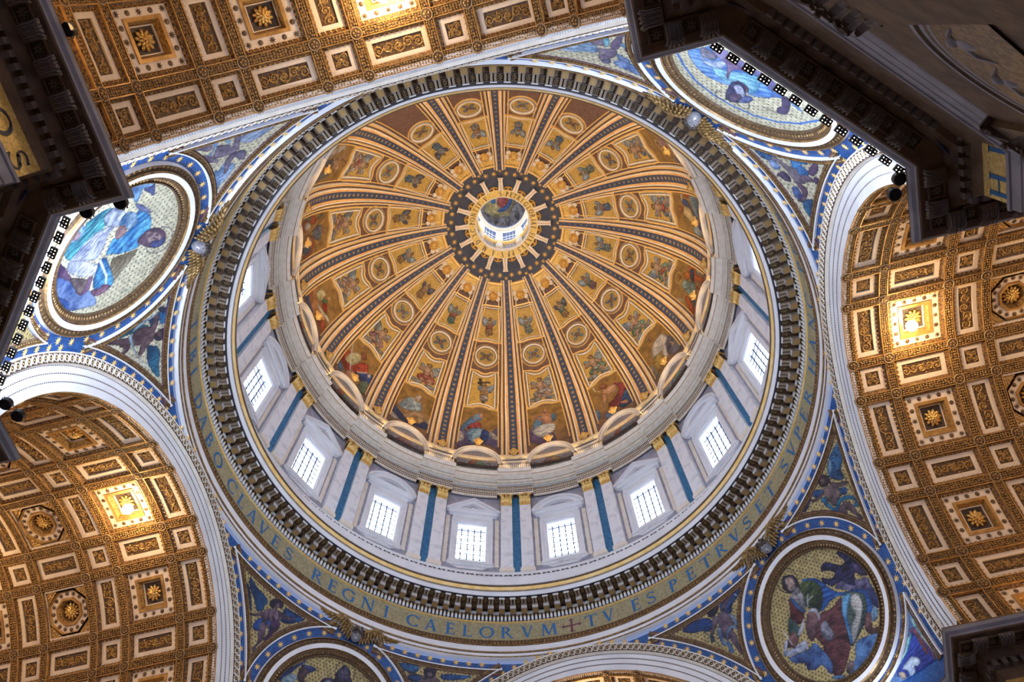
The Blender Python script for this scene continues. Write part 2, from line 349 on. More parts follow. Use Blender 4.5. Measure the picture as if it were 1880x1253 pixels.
slab(mb,[(-1.8,67.1),(1.8,67.1),(0,68.4)],21.15,21.3,1); slab(mb,[(-.9,67.3),(.9,67.3),(0,67.95)],21.05,21.2,0)  # tympanum in a darker grey, its shading put into the colour
tri=mb.mesh('triangular_pediment',[M_['white'],M_['drum']])
def arc(w,h,z,n=14): 
    R=(w*w+h*h)/(2*h); t=math.asin(w/R); return [(R*math.sin(q),z-R+h+R*math.cos(q)) for q in np.linspace(-t,t,n)]
mb=MB(); rim(arc(2.6,1.75,67.1),arc(2.35,1.5,67.1),20.60,21.3,mb); rim(arc(2.35,1.5,67.1),arc(1.85,1.1,67.1),20.82,21.3,mb)
slab(mb,arc(1.9,1.15,67.1),21.15,21.3,1)  # curved tympanum, shade likewise painted with the darker grey
seg=mb.mesh('segmental_pediment',[M_['white'],M_['drum']])
mb=MB(); slab(mb,[(-2.1,59.25),(-2.1,58.95),(-1.5,58.75),(-1.1,58.35),(1.1,58.35),(1.5,58.75),(2.1,58.95),(2.1,59.25)],21.05,21.3); mb.box(20.95,21.3,-2.05,2.05,59.12,59.3)
for s in(-1,1):
    t=np.linspace(0,9,26); mb.tube(np.stack([20.98+0*t,s*(.32+ .30*np.cos(t)*(1-t/12)),58.78+.2*np.sin(t)*(1-t/12)],-1),.045,4)
    mb.tube([(21.0,s*.7,58.8),(21.0,s*1.1,58.65),(21.0,s*1.5,58.95)],.05,4)
apr=mb.mesh('sill_apron',M_['white'])
mb=MB(); mb.add([(21.95,-1.45,59),(21.95,1.45,59),(21.95,1.45,65.5),(21.95,-1.45,65.5)],[(0,1,2,3)]); gl=mb.mesh('pane',M_['glass'])
bv=MB().box(21.80,21.90,-.045,.045,59.0,65.5).mesh('bar',M_['iron']); bh=MB().box(21.84,21.89,-1.42,1.42,-.03,.03).mesh('rail',M_['iron'])
mb=MB()
for s in(-1,1):
    mb.box(21.12,21.3,s*2.33-.18,s*2.33+.18,59.1,66.3)
bkt=mb.mesh('side_strip',M_['stucco'])
WN={0:'ninth',1:'eighth'}
CLK=['quarter to six','half past six','quarter past seven','eight','quarter to nine','half past nine','quarter past ten','eleven','quarter to twelve','half past twelve','quarter past one','two','quarter to three','half past three','quarter past four','five']
def posword(a):
    a=a%360
    w=['at the bottom centre-right','at the bottom centre-left','at the lower left','at the left','at the far left','at the upper left','on the hidden near side, upper left','on the hidden near side','on the hidden near side directly above the crossing arch','on the hidden near side, upper centre-right','on the hidden near side, upper right','at the upper right','at the far right','at the right','at the lower right','at the bottom right']
    return w[int(round(a/22.5))%16]
for k in range(16):
    a=22.5*k; even=k%2
    w=ob('window_%d'%(k+1),None,loc=rz((21.3,0,59.8),a),rot=(0,0,math.radians(a)))
    tag(w,('drum window under a %s pediment %s of the drum'%('pointed' if even else 'curved',posword(a))),kind='structure')
    for nm,me in(('window_frame',wf),('entablature',ent),('pediment',tri if even else seg),('sill_apron',apr),('side_strip',bkt),('pane',gl)):
        ob(nm,me,w,loc=(-21.3,0,-59.8))
    for y in(-.9,-.3,.3,.9): ob('bar',bv,w,loc=(-21.3,y,-59.8))
    for z in np.arange(60.1,65.2,.72): ob('rail',bh,w,loc=(-21.3,0,z-59.8))
# pilasters in pairs, azure strip between them
mb=MB(); sl=.28
mb.box(20.82,21.3,-.54,.54,58.45,68.3); shaft=mb.mesh('shaft',M_['pilm'])
mb=MB(); mb.box(20.72,21.3,-.66,.66,57.95,58.2); mb.box(20.76,21.3,-.60,.60,58.2,58.45); base=mb.mesh('base',M_['stucco'])
def capital(w=.54,h=1.7,dp=.5):
    mb=MB(); mb.box(-.04,dp,-w*.9,w*.9,0,h,1); mb.box(-.1,dp,-w*1.02,w*1.02,-.06,.05)
    for row,(z,n,s) in enumerate(((.0,4,1),(.45,3,1.15))):
        for i in range(n):
            y=(i-(n-1)/2)*2*w/n; hh=.62*s
            L=[(-.05,z),(-.16,z+hh*.5),(-.34,z+hh*.85),(-.48,z+hh*.9),(-.50,z+hh*.7)]
            for j in range(len(L)-1):
                ww=[.09,.15,.13,.09,.03]; mb.grid(np.array([[(L[j][0],y-ww[j],L[j][1]),(L[j][0]-.05,y,L[j][1]),(L[j][0],y+ww[j],L[j][1])],[(L[j+1][0],y-ww[j+1],L[j+1][1]),(L[j+1][0]-.05,y,L[j+1][1]),(L[j+1][0],y+ww[j+1],L[j+1][1])]]))
    for s in(-1,1):
        t=np.linspace(0,8,18); mb.tube(np.stack([-.25-.03*t*0,s*(w*.95+.2*np.cos(t)*(1-t/9)),h-.28+.2*np.sin(t)*(1-t/9)],-1),.06,4)
        mb.tube([(-.15,s*.1,h-.7),(-.25,s*w*.6,h-.3),(-.3,s*w,h-.15)],.05,4)
    mb.blob((-.3,0,h-.12),(.1,.14,.12)); mb.box(-.22,dp,-w*1.12,w*1.12,h-.1,h)
    return mb
cp=MB().join(capital(),lambda V:V+np.array([20.84,0,68.3])).mesh('capital',[M_['gold'],M_['bronze']])
mb=MB(); mb.box(21.12,21.3,-.40,.40,57.9,70.0); az_=mb.mesh('azure_strip',M_['azure'])
for k in range(16):
    a=11.25+22.5*k
    for s in(-1,1):
        aa=a+s*2.5*1.0; w=['right','left'][s>0]
        r=spawn('pilaster',[('shaft',shaft),('base',base),('capital',cp)],(0,0,0),0,'veined marble pilaster, %s one of the pair at %s on the drum'%({'left':'clockwise','right':'anticlockwise'}[w],CLK[k]),'pilaster','paired pilasters of the drum')
        r.location=rz((21.0,0,57.95),aa); r.rotation_euler=(0,0,math.radians(aa))
        for c in r.children: c.location=(-21.0,0,-57.95)
    ob('azure_strip',az_,drum,rot=(0,0,math.radians(a)))
# drum entablature with breaks over the pilasters
tr2=ob('trim_2',None); tag(tr2,'cream entablature with gilded dentil bands under the dome, breaking forward over each pilaster pair',kind='structure')
pr=[(21.1,70.0),(20.95,70.0),(20.95,70.22),(21.0,70.24),(21.0,70.72),(20.92,70.74),(20.92,70.86),(20.98,70.9),(20.98,71.2),(20.86,71.26),(20.86,71.36),(21.02,71.4),(21.02,71.72),(20.9,71.74),(20.9,71.84),(21.0,71.86),(21.0,72.24),(20.72,72.26),(20.72,72.34),(20.16,72.44),(20.16,72.82),(20.1,72.84),(20.0,72.95),(19.9,73.14),(19.88,73.25),(20.75,73.3)]
mi=[0,0,2,2,3,0,2,2,3,0,2,1,0,0,2,2,0,2,0,0,3,0,0,0,0]  # bronze runs put shadow lines between the mouldings into the colour
def entab(a0,a1,sh,n,ends):
    mb=MB(); mb.revolve([(r-sh,z) for r,z in pr],n,mi,a0,a1)
    for e in ends:
        L=[(r-sh,z) for r,z in pr]+[(21.3,73.3),(21.3,70.0)]; ca,sa_=math.cos(math.radians(e)),math.sin(math.radians(e))
        V=[(r*ca,r*sa_,z) for r,z in L]; mb.add(V,[tuple(range(len(V)))])
    # dentils and carved leaves
    nd=int((a1-a0)/.5)
    for i in range(nd):
        a=a0+(a1-a0)*(i+.5)/nd
        b=MB(); b.box(20.74-sh,20.99-sh,-.075,.075,71.88,72.22); b.blob((20.95-sh,0,70.48),(.06,.075,.22),4,2); b.blob((20.93-sh,0,71.05),(.06,.065,.14),4,2)
        mb.join(b,lambda V,a=a:np.stack([V[:,0]*math.cos(math.radians(a))-V[:,1]*math.sin(math.radians(a)),V[:,0]*math.sin(math.radians(a))+V[:,1]*math.cos(math.radians(a)),V[:,2]],-1))
    return mb.mesh('entablature_run',[M_['stucco'],M_['azure'],M_['bronze'],M_['taupe']])
e1=entab(-5.0,5.0,.38,8,(-5,5)); e0=entab(5.0,17.5,0,10,())
mb=MB(); at=[(20.75,73.3),(20.75,73.6),(20.55,73.7),(20.55,74.3),(20.6,74.35),(20.6,75.4),(20.55,75.45),(20.55,75.9),(20.45,76.0),(20.4,76.1),(20.25,76.3),(20.25,76.55),(20.3,76.6),(20.3,76.8),(20.5,77.0)]
atm=[0,0,0,1,0,1,0,1,0,3,0,1,3,0]
mb.revolve(at,160,atm); ob('attic_band',mb.mesh('attic_band',[M_['stucco'],M_['bronze'],M_['taupe'],M_['goldf']]),tr2)
mb=MB(); mb.revolve([(r-.35,z) for r,z in at[1:]],8,atm[1:],-4.6,4.6)
for e in(-4.6,4.6):
    L=[(r-.35,z) for r,z in at[1:]]+[(20.7,77),(20.7,73.6)]; V=[(r*math.cos(math.radians(e)),r*math.sin(math.radians(e)),z) for r,z in L]; mb.add(V,[tuple(range(len(V)))])
atb=mb.mesh('attic_pier',[M_['stucco'],M_['bronze'],M_['taupe'],M_['goldf']])
def rail(a0,a1,r,z0,z1,n,m):
    mb=MB(); A=np.radians(np.linspace(a0,a1,max(4,int((a1-a0)/1.5))))
    for z in(z0+.08,z1): mb.tube(np.stack([r*np.cos(A),r*np.sin(A),z+0*A],-1),.028,4)
    for i in range(n):
        a=math.radians(a0+(a1-a0)*i/(n-1)); p_=(r*math.cos(a),r*math.sin(a)); mb.tube([(*p_,z0),(*p_,z1)],.022,3)
    return mb.mesh('railing',m)
ra=rail(-5.0,5.0,19.72,73.25,74.3,17,M_['iron']); rb_=rail(5.0,17.5,20.05,73.25,74.3,21,M_['iron'])
for k in range(16):
    a=math.radians(11.25+22.5*k)
    for nm,me in(('entablature_break',e1),('entablature_run',e0),('attic_pier',atb),('railing',ra),('railing',rb_)): ob(nm,me,tr2,rot=(0,0,a))
# ------------------------------------------------------------ great cornice and inscription frieze under the drum
tr3=ob('trim_3',None); tag(tr3,'great ring cornice under the drum with bracket blocks and rosettes',kind='structure')
mb=MB(); mb.revolve([(19.9,53.9),(18.98,53.72),(18.92,53.64)],192,[1,0]); mb.revolve([(18.92,53.64),(18.94,53.58),(18.99,53.50)],192,[3,3]); mb.revolve([(18.99,53.50),(19.04,53.36),(19.10,53.24)],192,[2]*2); mb.revolve([(19.10,53.24),(19.13,53.18),(19.17,53.12)],192,[4]*2); mb.revolve([(19.17,53.12),(19.24,53.02),(19.30,52.9),(19.33,52.82)],192,[0]*3)
ob('lip_moulding',mb.mesh('lip_moulding',[M_['white'],M_['white'],M_['goldf'],M_['bronze'],M_['taupe']],smooth=True),tr3)
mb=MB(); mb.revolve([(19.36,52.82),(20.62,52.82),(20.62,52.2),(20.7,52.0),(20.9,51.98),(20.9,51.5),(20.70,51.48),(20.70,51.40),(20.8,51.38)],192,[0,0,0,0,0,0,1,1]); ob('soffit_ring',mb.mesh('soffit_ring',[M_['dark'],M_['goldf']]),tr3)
NM=144
mb=MB()
for s in(-1,1): mb.box(19.52,20.06,s*.12-.075,s*.12+.075,52.56,52.84)
mb.box(19.46,19.53,-.22,.22,52.66,52.80,1); brk=mb.mesh('bracket',[M_['taupe'],M_['white']])
mb=MB(); mb.box(20.06,20.56,-.23,.23,52.16,52.82,0)
for i in range(4): 
    y=-.17+.113*i; mb.add([(20.045,y-.035,52.24),(20.045,y+.035,52.24),(20.045,y+.035,52.72),(20.045,y-.035,52.72)],[(0,1,2,3)],1)
mb.add([(20.1,-.19,52.15),(20.52,-.19,52.15),(20.52,.19,52.15),(20.1,.19,52.15)],[(0,1,2,3)],2)
blk=mb.mesh('fluted_block',[M_['taupe'],M_['white'],M_['rosette']])
mb=MB()
for (x0,x1,y0,y1) in((19.54,20.04,-.26,-.2),(19.54,20.04,.2,.26),(19.54,19.6,-.2,.2),(19.98,20.04,-.2,.2)): mb.box(x0,x1,y0,y1,52.7,52.84)
for i in range(6): mb.blob((19.79+.12*math.cos(i*PI/3),.12*math.sin(i*PI/3),52.77),(.055,.055,.04),5,3,2)
mb.blob((19.79,0,52.76),(.05,.05,.05),5,3,2); mb.box(20.1,20.55,-.2,.2,52.62,52.82)
for i in range(4):
    y=-.17+.113*i; mb.box(20.55,20.62,y-.035,y+.035,52.16,52.44,1)
ros=mb.mesh('rosette_coffer',[M_['bronze'],M_['white'],M_['rosette']])
for k in range(NM):
    a=math.radians(360/NM*k); ob('bracket',brk,tr3,rot=(0,0,a)); ob('fluted_block',blk,tr3,rot=(0,0,a)); ob('rosette_coffer',ros,tr3,rot=(0,0,a+PI/NM))
mb=MB(); dn=MB()
for i in range(432):
    a=360/432*i
    b=MB(); b.box(20.64,20.9,-.085,.085,51.56,51.96); dn.join(b,lambda V,a=a:np.array([rz(v,a) for v in V]))
    b=MB(); b.blob((20.66,0,52.05),(.07,.08,.08),5,3); mb.join(b,lambda V,a=a:np.array([rz(v,a) for v in V]))
ob('dentil_row',dn.mesh('dentil_row',M_['white']),tr3)['kind']='stuff'; ob('egg_row',mb.mesh('egg_row',M_['goldf']),tr3)['kind']='stuff'
fr=ob('trim_4',None); tag(fr,'pale gold frieze ring carrying blue capital letters, with white mouldings below it',kind='structure')
mb=MB(); mb.revolve([(20.8,51.4),(20.8,49.32)],192); ob('frieze',mb.mesh('frieze',M_['paleg'],smooth=True),fr)
mb=MB(); mb.revolve([(20.82,49.36),(20.64,49.34),(20.62,49.26),(20.66,49.22),(20.66,48.86),(20.60,48.84),(20.60,48.74),(20.64,48.70),(20.64,48.62),(20.66,48.18),(20.62,48.14),(20.66,48.06),(20.70,48.0),(20.70,47.72),(20.66,47.70),(20.70,47.64),(20.74,47.66),(20.75,47.6),(21.0,47.58)],192,[1,2,1,1,2,2,1,0,0,1,2,1,0,1,2,1,0,0]); ob('architrave',mb.mesh('architrave',[M_['white'],M_['bronze'],M_['bgold']]),fr)
mb=MB()
for i in range(480):
    b=MB(); b.blob((20.62,0,49.04),(.05,.095,.15),5,3); mb.join(b,lambda V,a=360/480*i:np.array([rz(v,a) for v in V]))
    if i%2==0:
        for z,rr in((48.80,20.76),(48.34,20.64)):
            pass
ob('bead_row',mb.mesh('bead_row',M_['bgold']),fr)['kind']='stuff'
# ------------------------------------------------------------ roman capitals
TK,TN=.15,.075
def glyph(ch):
    Q=[]
    def ln(x0,y0,x1,y1,w,flat=True):
        if abs(y1-y0)>1e-6 and flat: Q.append([(x0-w/2,y0),(x0+w/2,y0),(x1+w/2,y1),(x1-w/2,y1)])
        else:
            d=np.array([x1-x0,y1-y0]); d=d/np.linalg.norm(d)*w/2; Q.append([(x0-d[1]*-1*0-0+d[1]*-1,y0+d[0]),(x0+d[1],y0-d[0]),(x1+d[1],y1-d[0]),(x1-d[1],y1+d[0])])
    def sf(x,y,w=.17): s=1 if y<.5 else -1; Q.append([(x-w,y),(x+w,y),(x+w*.6,y+s*.05),(x-w*.6,y+s*.05)])
    def ar(cx,cy,rx,ry,a0,a1,wv=TK,wh=TN,n=12):
        A=np.radians(np.linspace(a0,a1,n))
        for i in range(n-1):
            P=[]
            for a in A[i:i+2]:
                w=wh+(wv-wh)*abs(math.cos(a)); P.append(((cx+(rx-w)*math.cos(a),cy+(ry-w)*math.sin(a)),(cx+rx*math.cos(a),cy+ry*math.sin(a))))
            Q.append([P[0][0],P[0][1],P[1][1],P[1][0]])
    def st(x): ln(x,0,x,1,TK); sf(x,0); sf(x,1)
    def hb(x0,x1,y,w=TN,e=0): 
        Q.append([(x0,y-w/2),(x1,y-w/2),(x1,y+w/2),(x0,y+w/2)])
        if e: Q.append([(x1-.05,y-e),(x1,y-e),(x1,y+e),(x1-.05,y+e)])
    W=.5
    if ch=='I': st(.17); W=.34
    elif ch=='T': ln(.4,0,.4,.96,TK); sf(.4,0); hb(0,.8,.96,TN); Q.append([(0,.78),(.05,.78),(.05,.96),(0,.96)]); Q.append([(.75,.78),(.8,.78),(.8,.96),(.75,.96)]); W=.8
    elif ch=='V': ln(.14,1,.42,0,TK); ln(.42,0,.68,1,TN); sf(.14,1); sf(.68,1,.12); W=.82
    elif ch=='A': ln(.1,0,.38,1,TN); ln(.38,1,.66,0,TK); sf(.1,0,.12); sf(.66,0); hb(.2,.55,.34); W=.82
    elif ch=='E' or ch=='F':
        st(.17); hb(.17,.56,.965,TN,.0); Q.append([(.51,.8),(.56,.8),(.56,1),(.51,1)]); hb(.17,.5,.52,TN,.1)
        if ch=='E': hb(.17,.6,.035); Q.append([(.55,0),(.6,0),(.6,.2),(.55,.2)])
        W=.62
    elif ch=='L': st(.17); hb(.17,.6,.035); Q.append([(.55,0),(.6,0),(.6,.22),(.55,.22)]); W=.62
    elif ch in 'PRB':
        st(.17); ar(.3,.74,.30 if ch!='B' else .26,.26,-90,90)
        if ch=='R': ln(.36,.5,.72,0,TK); sf(.72,0,.12); W=.78
        elif ch=='B': ar(.3,.27,.33,.27,-90,90); hb(.17,.34,.035); W=.68
        else: W=.62
        hb(.17,.32,.965); hb(.17,.32,.51)
    elif ch=='S': ar(.31,.73,.25,.27,20,250,TN,TN*1.3); ar(.31,.27,.29,.27,-160,70,TN,TN*1.3); ln(.17,.60,.50,.42,TK,False); Q.append([(.5,.78),(.55,.78),(.55,.96),(.5,.96)]); Q.append([(.03,.04),(.08,.04),(.08,.24),(.03,.24)]); W=.62
    elif ch=='O': ar(.46,.5,.46,.5,0,360,TK,TN,24); W=.92
    elif ch=='C' or ch=='G':
        ar(.47,.5,.46,.5,40,320,TK,TN,20); Q.append([(.78,.72),(.83,.72),(.83,.95),(.78,.95)]); W=.84
        if ch=='G': ln(.76,.06,.76,.42,TK); sf(.76,.42,.14); W=.9
    elif ch=='D': st(.17); ar(.34,.5,.5,.5,-90,90); hb(.17,.36,.965); hb(.17,.36,.035); W=.86
    elif ch=='N': ln(.13,0,.13,1,TN); ln(.13,1,.72,0,TK); ln(.72,0,.72,1,TN); sf(.13,0,.12); sf(.1,1,.14); sf(.72,1,.12); W=.84
    elif ch=='M': ln(.12,0,.18,1,TN); ln(.18,1,.5,.05,TK); ln(.5,.05,.82,1,TN); ln(.82,1,.88,0,TK); sf(.12,0,.12); sf(.88,0); W=1.
    elif ch=='X': ln(.12,1,.68,0,TK); ln(.1,0,.66,1,TN); sf(.12,1);sf(.68,0);sf(.1,0,.12);sf(.66,1,.12); W=.78
    elif ch=='H': st(.17); st(.70); hb(.17,.7,.5); W=.87
    elif ch=='.': ar(.08,.42,.08,.08,0,360,.08,.08,8); W=.16
    return Q,W
def letter(ch,h,fn,name,m,parent,wx=1.):
    Q,Wd=glyph(ch); mb=MB()
    for q in Q: V=np.array([((x-Wd/2)*h*wx,(y-.5)*h,0) for x,y in q]); mb.add(fn(V),[(0,1,2,3)])
    return ob(name,mb.mesh(name,m),parent)
def drumfn(az,z0,r=20.775): 
    def f(V): a=math.radians(az)-V[:,0]/r; return np.stack([r*np.cos(a),r*np.sin(a),z0+V[:,1]],-1)
    return f
TX='T -4.2,V -8,E -14.2,S -17.8,P -23.2,E -27.6,T -31.7,R -35.8,V -39.9,S -43.7,E -48,T -52,S -58,V -61.6,P -65.4,E -69.3,R -73.2,H -79.4,A -83.8,N -88.2,C -92.4,P -99,E -102.5,T -106,R -109.5,A -113.6,M -118.4,M 5,V 9.6,R 14,O 18.2,L 22.4,E 26,A 30.1,C 34.1,I 40,N 44.2,G 48.7,E 52.6,R 56.5,S 64.1,E 67.8,V 71.6,A 75.1,L 78.9,C 82.6,O 88.7,B 93.2,A 97.2,D 101.4,I 107.5,B 110.7,I 113.6,T 116.8'
for t in TX.split(','):
    c,a=t.split(); letter(c,1.25,drumfn(float(a),50.36),'letter',M_['letter'],fr)
mb=MB(); f=drumfn(0.1,50.36)
for P in ([(-.09,-.6),(.09,-.6),(.06,.6),(-.06,.6)],[(-.6,-.08),(-.6,.08),(.6,.06),(.6,-.06)]): mb.add(f(np.array([(x,y,0) for x,y in P])),[(0,1,2,3)])
for cx,cy in((0,.6),(0,-.6),(.62,0),(-.62,0)):
    V=np.array([(cx,cy,0)]+[(cx+(.24 if i%2==0 else .1)*math.cos(i*PI/4)*(1),cy+(.24 if i%2==0 else .1)*math.sin(i*PI/4),0) for i in range(8)]); mb.add(f(V),[(0,i+1,(i+1)%8+1) for i in range(8)])
ob('cross',mb.mesh('cross',M_['cross']),fr)
# inner ring letters (tops outward, reading with rising azimuth)
def ringfn(az,r0=3.80):
    def f(V): r=r0+V[:,1]; a=math.radians(az)+V[:,0]/r; return np.stack([r*np.cos(a),r*np.sin(a),98.77-(r-3.8)*.42-.03],-1)
    return f
T2='S -170,. -164,P -158,E -150,T -143,R -135,I -127.5,G -118,L -109,O -101,R -92,I -84.5,A -78,E -70,S -58,I -52,X -45,T -36,V -27,S -18,. -12,P -5,P 3.5,. 9,V 16,. 24,A 33,. 41,M 51,. 60,D 69,. 77,X 84,C 93,. 100,P 106,O 114,N 123,T 132,I 139,F 146,. 153,V 160,. 169'
for t in T2.split(','):
    c,a=t.split(); letter(c,.62,ringfn(float(a)),'letter',M_['nletter'],trim_o,.8)
# ============================================================ pendentives
def uvec(daz,el): a,e=math.radians(daz),math.radians(el); return np.array([math.cos(e)*math.cos(a),math.cos(e)*math.sin(a),math.sin(e)])
Z0=np.array([0,0,ZS])
MC=uvec(0,17.7); E1=np.array([0,1.,0]); E2=np.cross(MC,E1)   # local: x forward (outward), E1 left (+az), E2 ~ up
if E2[2]<0: E2=-E2
def med(ang,t,h=0.):     # circle of angular radius ang round medallion centre
    ang=np.radians(ang); P=(MC[None]*np.cos(ang)+np.sin(ang)*(np.cos(t)[:,None]*E1+np.sin(t)[:,None]*E2))*(RS-h); return P+Z0
def sphN(P): N=-(P-Z0); return N/np.linalg.norm(N,axis=1,keepdims=True)
AN=[np.array([math.cos(q),math.sin(q),0]) for q in(PI/4,-PI/4)]  # directions of the two arch planes (local)
def archc(side,d,n,t0,t1):   # curve parallel to arch plane, t angle from springing 0 to crown 90 ; side 0:+az,1:-az
    a=AN[side]; b=np.array([-a[1],a[0],0])*(-1 if side==0 else 1)   # tangential towards pendentive centre
    R_=math.sqrt(RS**2-(D-d)**2); t=np.radians(np.linspace(t0,t1,n)); 
    return a*(D-d)+(np.cos(t)*R_)[:,None]*b+(np.sin(t)*R_)[:,None]*np.array([0,0,1.])+Z0
def ringc(z,n,a0,a1):
    r=math.sqrt(RS**2-(z-ZS)**2); a=np.radians(np.linspace(a0,a1,n)); return np.stack([r*np.cos(a),r*np.sin(a),z+0*a],-1)
def loc(P):   # sphere point -> (u,v) metres in the medallion's frame
    Q=np.atleast_2d(P)-Z0; return np.stack([Q@E1,Q@E2],-1)
def unloc(U,h=0.):
    U=np.atleast_2d(U); R_=RS-h; w=np.sqrt(np.maximum(R_**2-U[:,0]**2-U[:,1]**2,0)); return U[:,:1]*E1+U[:,1:]*E2+w[:,None]*MC+Z0
def shellmesh():
    mb=MB(); Z=np.concatenate([np.linspace(31.2,34.1,5),np.linspace(34.3,47.25,70)]); G=[]
    for z in Z:
        r=RS if z<ZS else math.sqrt(RS**2-(z-ZS)**2); th=45-math.degrees(math.acos(min(1,21.09/r))); a=np.radians(np.linspace(-th,th,60)); G.append(np.stack([r*np.cos(a),r*np.sin(a),z+0*a],-1))
    mb.grid(np.array(G)); return mb.mesh('star_ground',M_['blue'],smooth=True)
def moul(P,prof,mats,mis,closed=False,side=1,name='moulding',beads=None):
    mb=MB(); N=sphN(P); mb.sweep(P,N,prof,mis,closed,side)
    if beads:
        w,h,sp,r,mi_=beads; T=np.roll(P,-1,0)-np.roll(P,1,0) if closed else np.gradient(P,axis=0); T/=np.linalg.norm(T,axis=1,keepdims=True); B=np.cross(T,N)*side
        Q=P+B*w+N*h; s=np.concatenate([[0],np.cumsum(np.linalg.norm(np.diff(Q,axis=0),axis=1))]); n=int(s[-1]/sp)
        for i in range(n):
            t=(i+.5)*sp; c=[np.interp(t,s,Q[:,j]) for j in range(3)]; j=min(len(T)-1,int(np.searchsorted(s,t))); R_=np.stack([T[j],B[j],N[j]],1); mb.blob(c,r,4,2,mi_,R_)
    return mb.mesh(name,mats)
tt=np.linspace(0,2*PI,121)[:-1]
GW=[M_['bgold'],M_['white'],M_['bronze'],M_['bgold'],M_['peachf']]
# medallion frame rings (width measured outward from the paint edge, metres)
MEDF=[('bead_moulding',moul(med(9.4,tt),[(0,0),(.02,.20),(.10,.22),(.12,.10),(.45,.24),(.5,.22)],GW,[2,2,2,2,0],True,1,beads=(.28,.17,.22,(.075,.14,.07),0))),
      ('white_ring',moul(med(10.62,tt),[(0,.22),(.04,.34),(.34,.36),(.40,.26)],GW,[0,1,0],True)),
      ('leaf_moulding',moul(med(11.5,tt),[(0,.26),(.04,.12),(.30,.10),(.36,.2),(.40,.22),(.46,0)],GW,[2,2,2,0,1],True,beads=(.17,.13,.34,(.09,.12,.05),3)))]
# sanity: which side is outward
def outward_check():
    P=med(9.4,tt); N=sphN(P); T=np.roll(P,-1,0)-np.roll(P,1,0); B=np.cross(T,N); c=MC*RS+Z0
    return ((B*(P-c)).sum(1)).mean()>0
SO=1 if outward_check() else -1
if SO<0:
    MEDF=[('bead_moulding',moul(med(9.4,tt),[(0,0),(.02,.20),(.10,.22),(.12,.10),(.45,.24),(.5,.22)],GW,[2,2,2,2,0],True,-1,beads=(.28,.17,.22,(.075,.14,.07),0))),
      ('white_ring',moul(med(10.62,tt),[(0,.22),(.04,.34),(.34,.36),(.40,.26)],GW,[0,1,0],True,-1)),
      ('leaf_moulding',moul(med(11.5,tt),[(0,.26),(.04,.12),(.30,.10),(.36,.2),(.40,.22),(.46,0)],GW,[2,2,2,0,1],True,-1,beads=(.17,.13,.34,(.09,.12,.05),3)))]
# triangular fields: boundary curves
def inter_boundary(side,zt,dd,am,n=40):
    """upper triangle between ring curve z=zt, arch curve offset dd, medallion circle am; returns closed boundary (3D)"""
    sg=1 if side==0 else -1
    # corner ring/arch
    r=math.sqrt(RS**2-(zt-ZS)**2); th_out=45-math.degrees(math.acos(min(1,(D-dd)/r)))
    # corner ring/medallion: az where ang dist==am
    A=np.linspace(0,th_out,2000); P=ringc(zt,2000,0,th_out)-Z0; ca=(P@MC)/RS; k=np.where(ca<math.cos(math.radians(am)))[0]; a_in=A[k[0]]
    # corner arch/medallion : along arch curve from crown down
    C=archc(side,dd,3000,0,90); ca=((C-Z0)@MC)/RS; hz_=np.degrees(np.arctan2(C[:,1],C[:,0]))
    ins=np.where(ca>math.cos(math.radians(am)))[0]; zmax=C[ins[-1],2] if len(ins) else None
    if zmax is None: j=int(np.argmax(ca)); zmax=C[j,2]
    b1=ringc(zt,n,sg*a_in,sg*th_out)
    a=AN[side]; R_=math.sqrt(RS**2-(D-dd)**2); t_top=math.degrees(math.asin(min(1,(zt-ZS)/R_))); t_bot=math.degrees(math.asin((zmax-ZS)/R_))
    b2=archc(side,dd,n,t_top,t_bot)
    p0=loc(b2[-1])[0]; p1=loc(b1[0])[0]; t0=math.atan2(p0[1],p0[0]); t1=math.atan2(p1[1],p1[0]); t1=t0+((t1-t0+PI)%(2*PI)-PI)
    b3=med(am,np.linspace(t0,t1,n))
    return b1,b2,b3
def pip(X,Y,poly):
    c=np.zeros(X.shape,bool); n=len(poly)
    for i in range(n):
        x0,y0=poly[i]; x1,y1=poly[(i+1)%n]
        if y0==y1: continue
        k=((y0>Y)!=(y1>Y))&(X<(x1-x0)*(Y-y0)/(y1-y0)+x0); c^=k
    return c
def shrink(poly,d):
    poly=np.array(poly); c=poly.mean(0); n=len(poly); T=np.roll(poly,-1,0)-np.roll(poly,1,0); T/=np.linalg.norm(T,axis=1,keepdims=True)+1e-9
    N=np.stack([-T[:,1],T[:,0]],-1); area=(poly[:,0]*np.roll(poly[:,1],-1)-np.roll(poly[:,0],-1)*poly[:,1]).sum(); return poly+N*d*(1 if area>0 else -1)
# ============================================================ painting of the mosaics (colour per grid point of the real surface)
def cr(poly,k=4):   # closed catmull-rom
    P=np.array(poly,float); 
    if len(P)<4: return P
    p0,p1,p2,p3=np.roll(P,1,0),P,np.roll(P,-1,0),np.roll(P,-2,0); out=[]
    for t in np.arange(k)/k: out.append(.5*((2*p1)+(-p0+p2)*t+(2*p0-5*p1+4*p2-p3)*t*t+(-p0+3*p1-3*p2+p3)*t**3))
    return np.stack(out,1).reshape(-1,2)
def sdist(X,Y,poly):
    d=np.full(X.shape,1e9)
    for i in range(len(poly)):
        x0,y0=poly[i];x1,y1=poly[(i+1)%len(poly)]; dx,dy=x1-x0,y1-y0; L=dx*dx+dy*dy+1e-12
        t=np.clip(((X-x0)*dx+(Y-y0)*dy)/L,0,1); d=np.minimum(d,(X-x0-t*dx)**2+(Y-y0-t*dy)**2)
    return np.sqrt(d)
rng=np.random.default_rng(3)
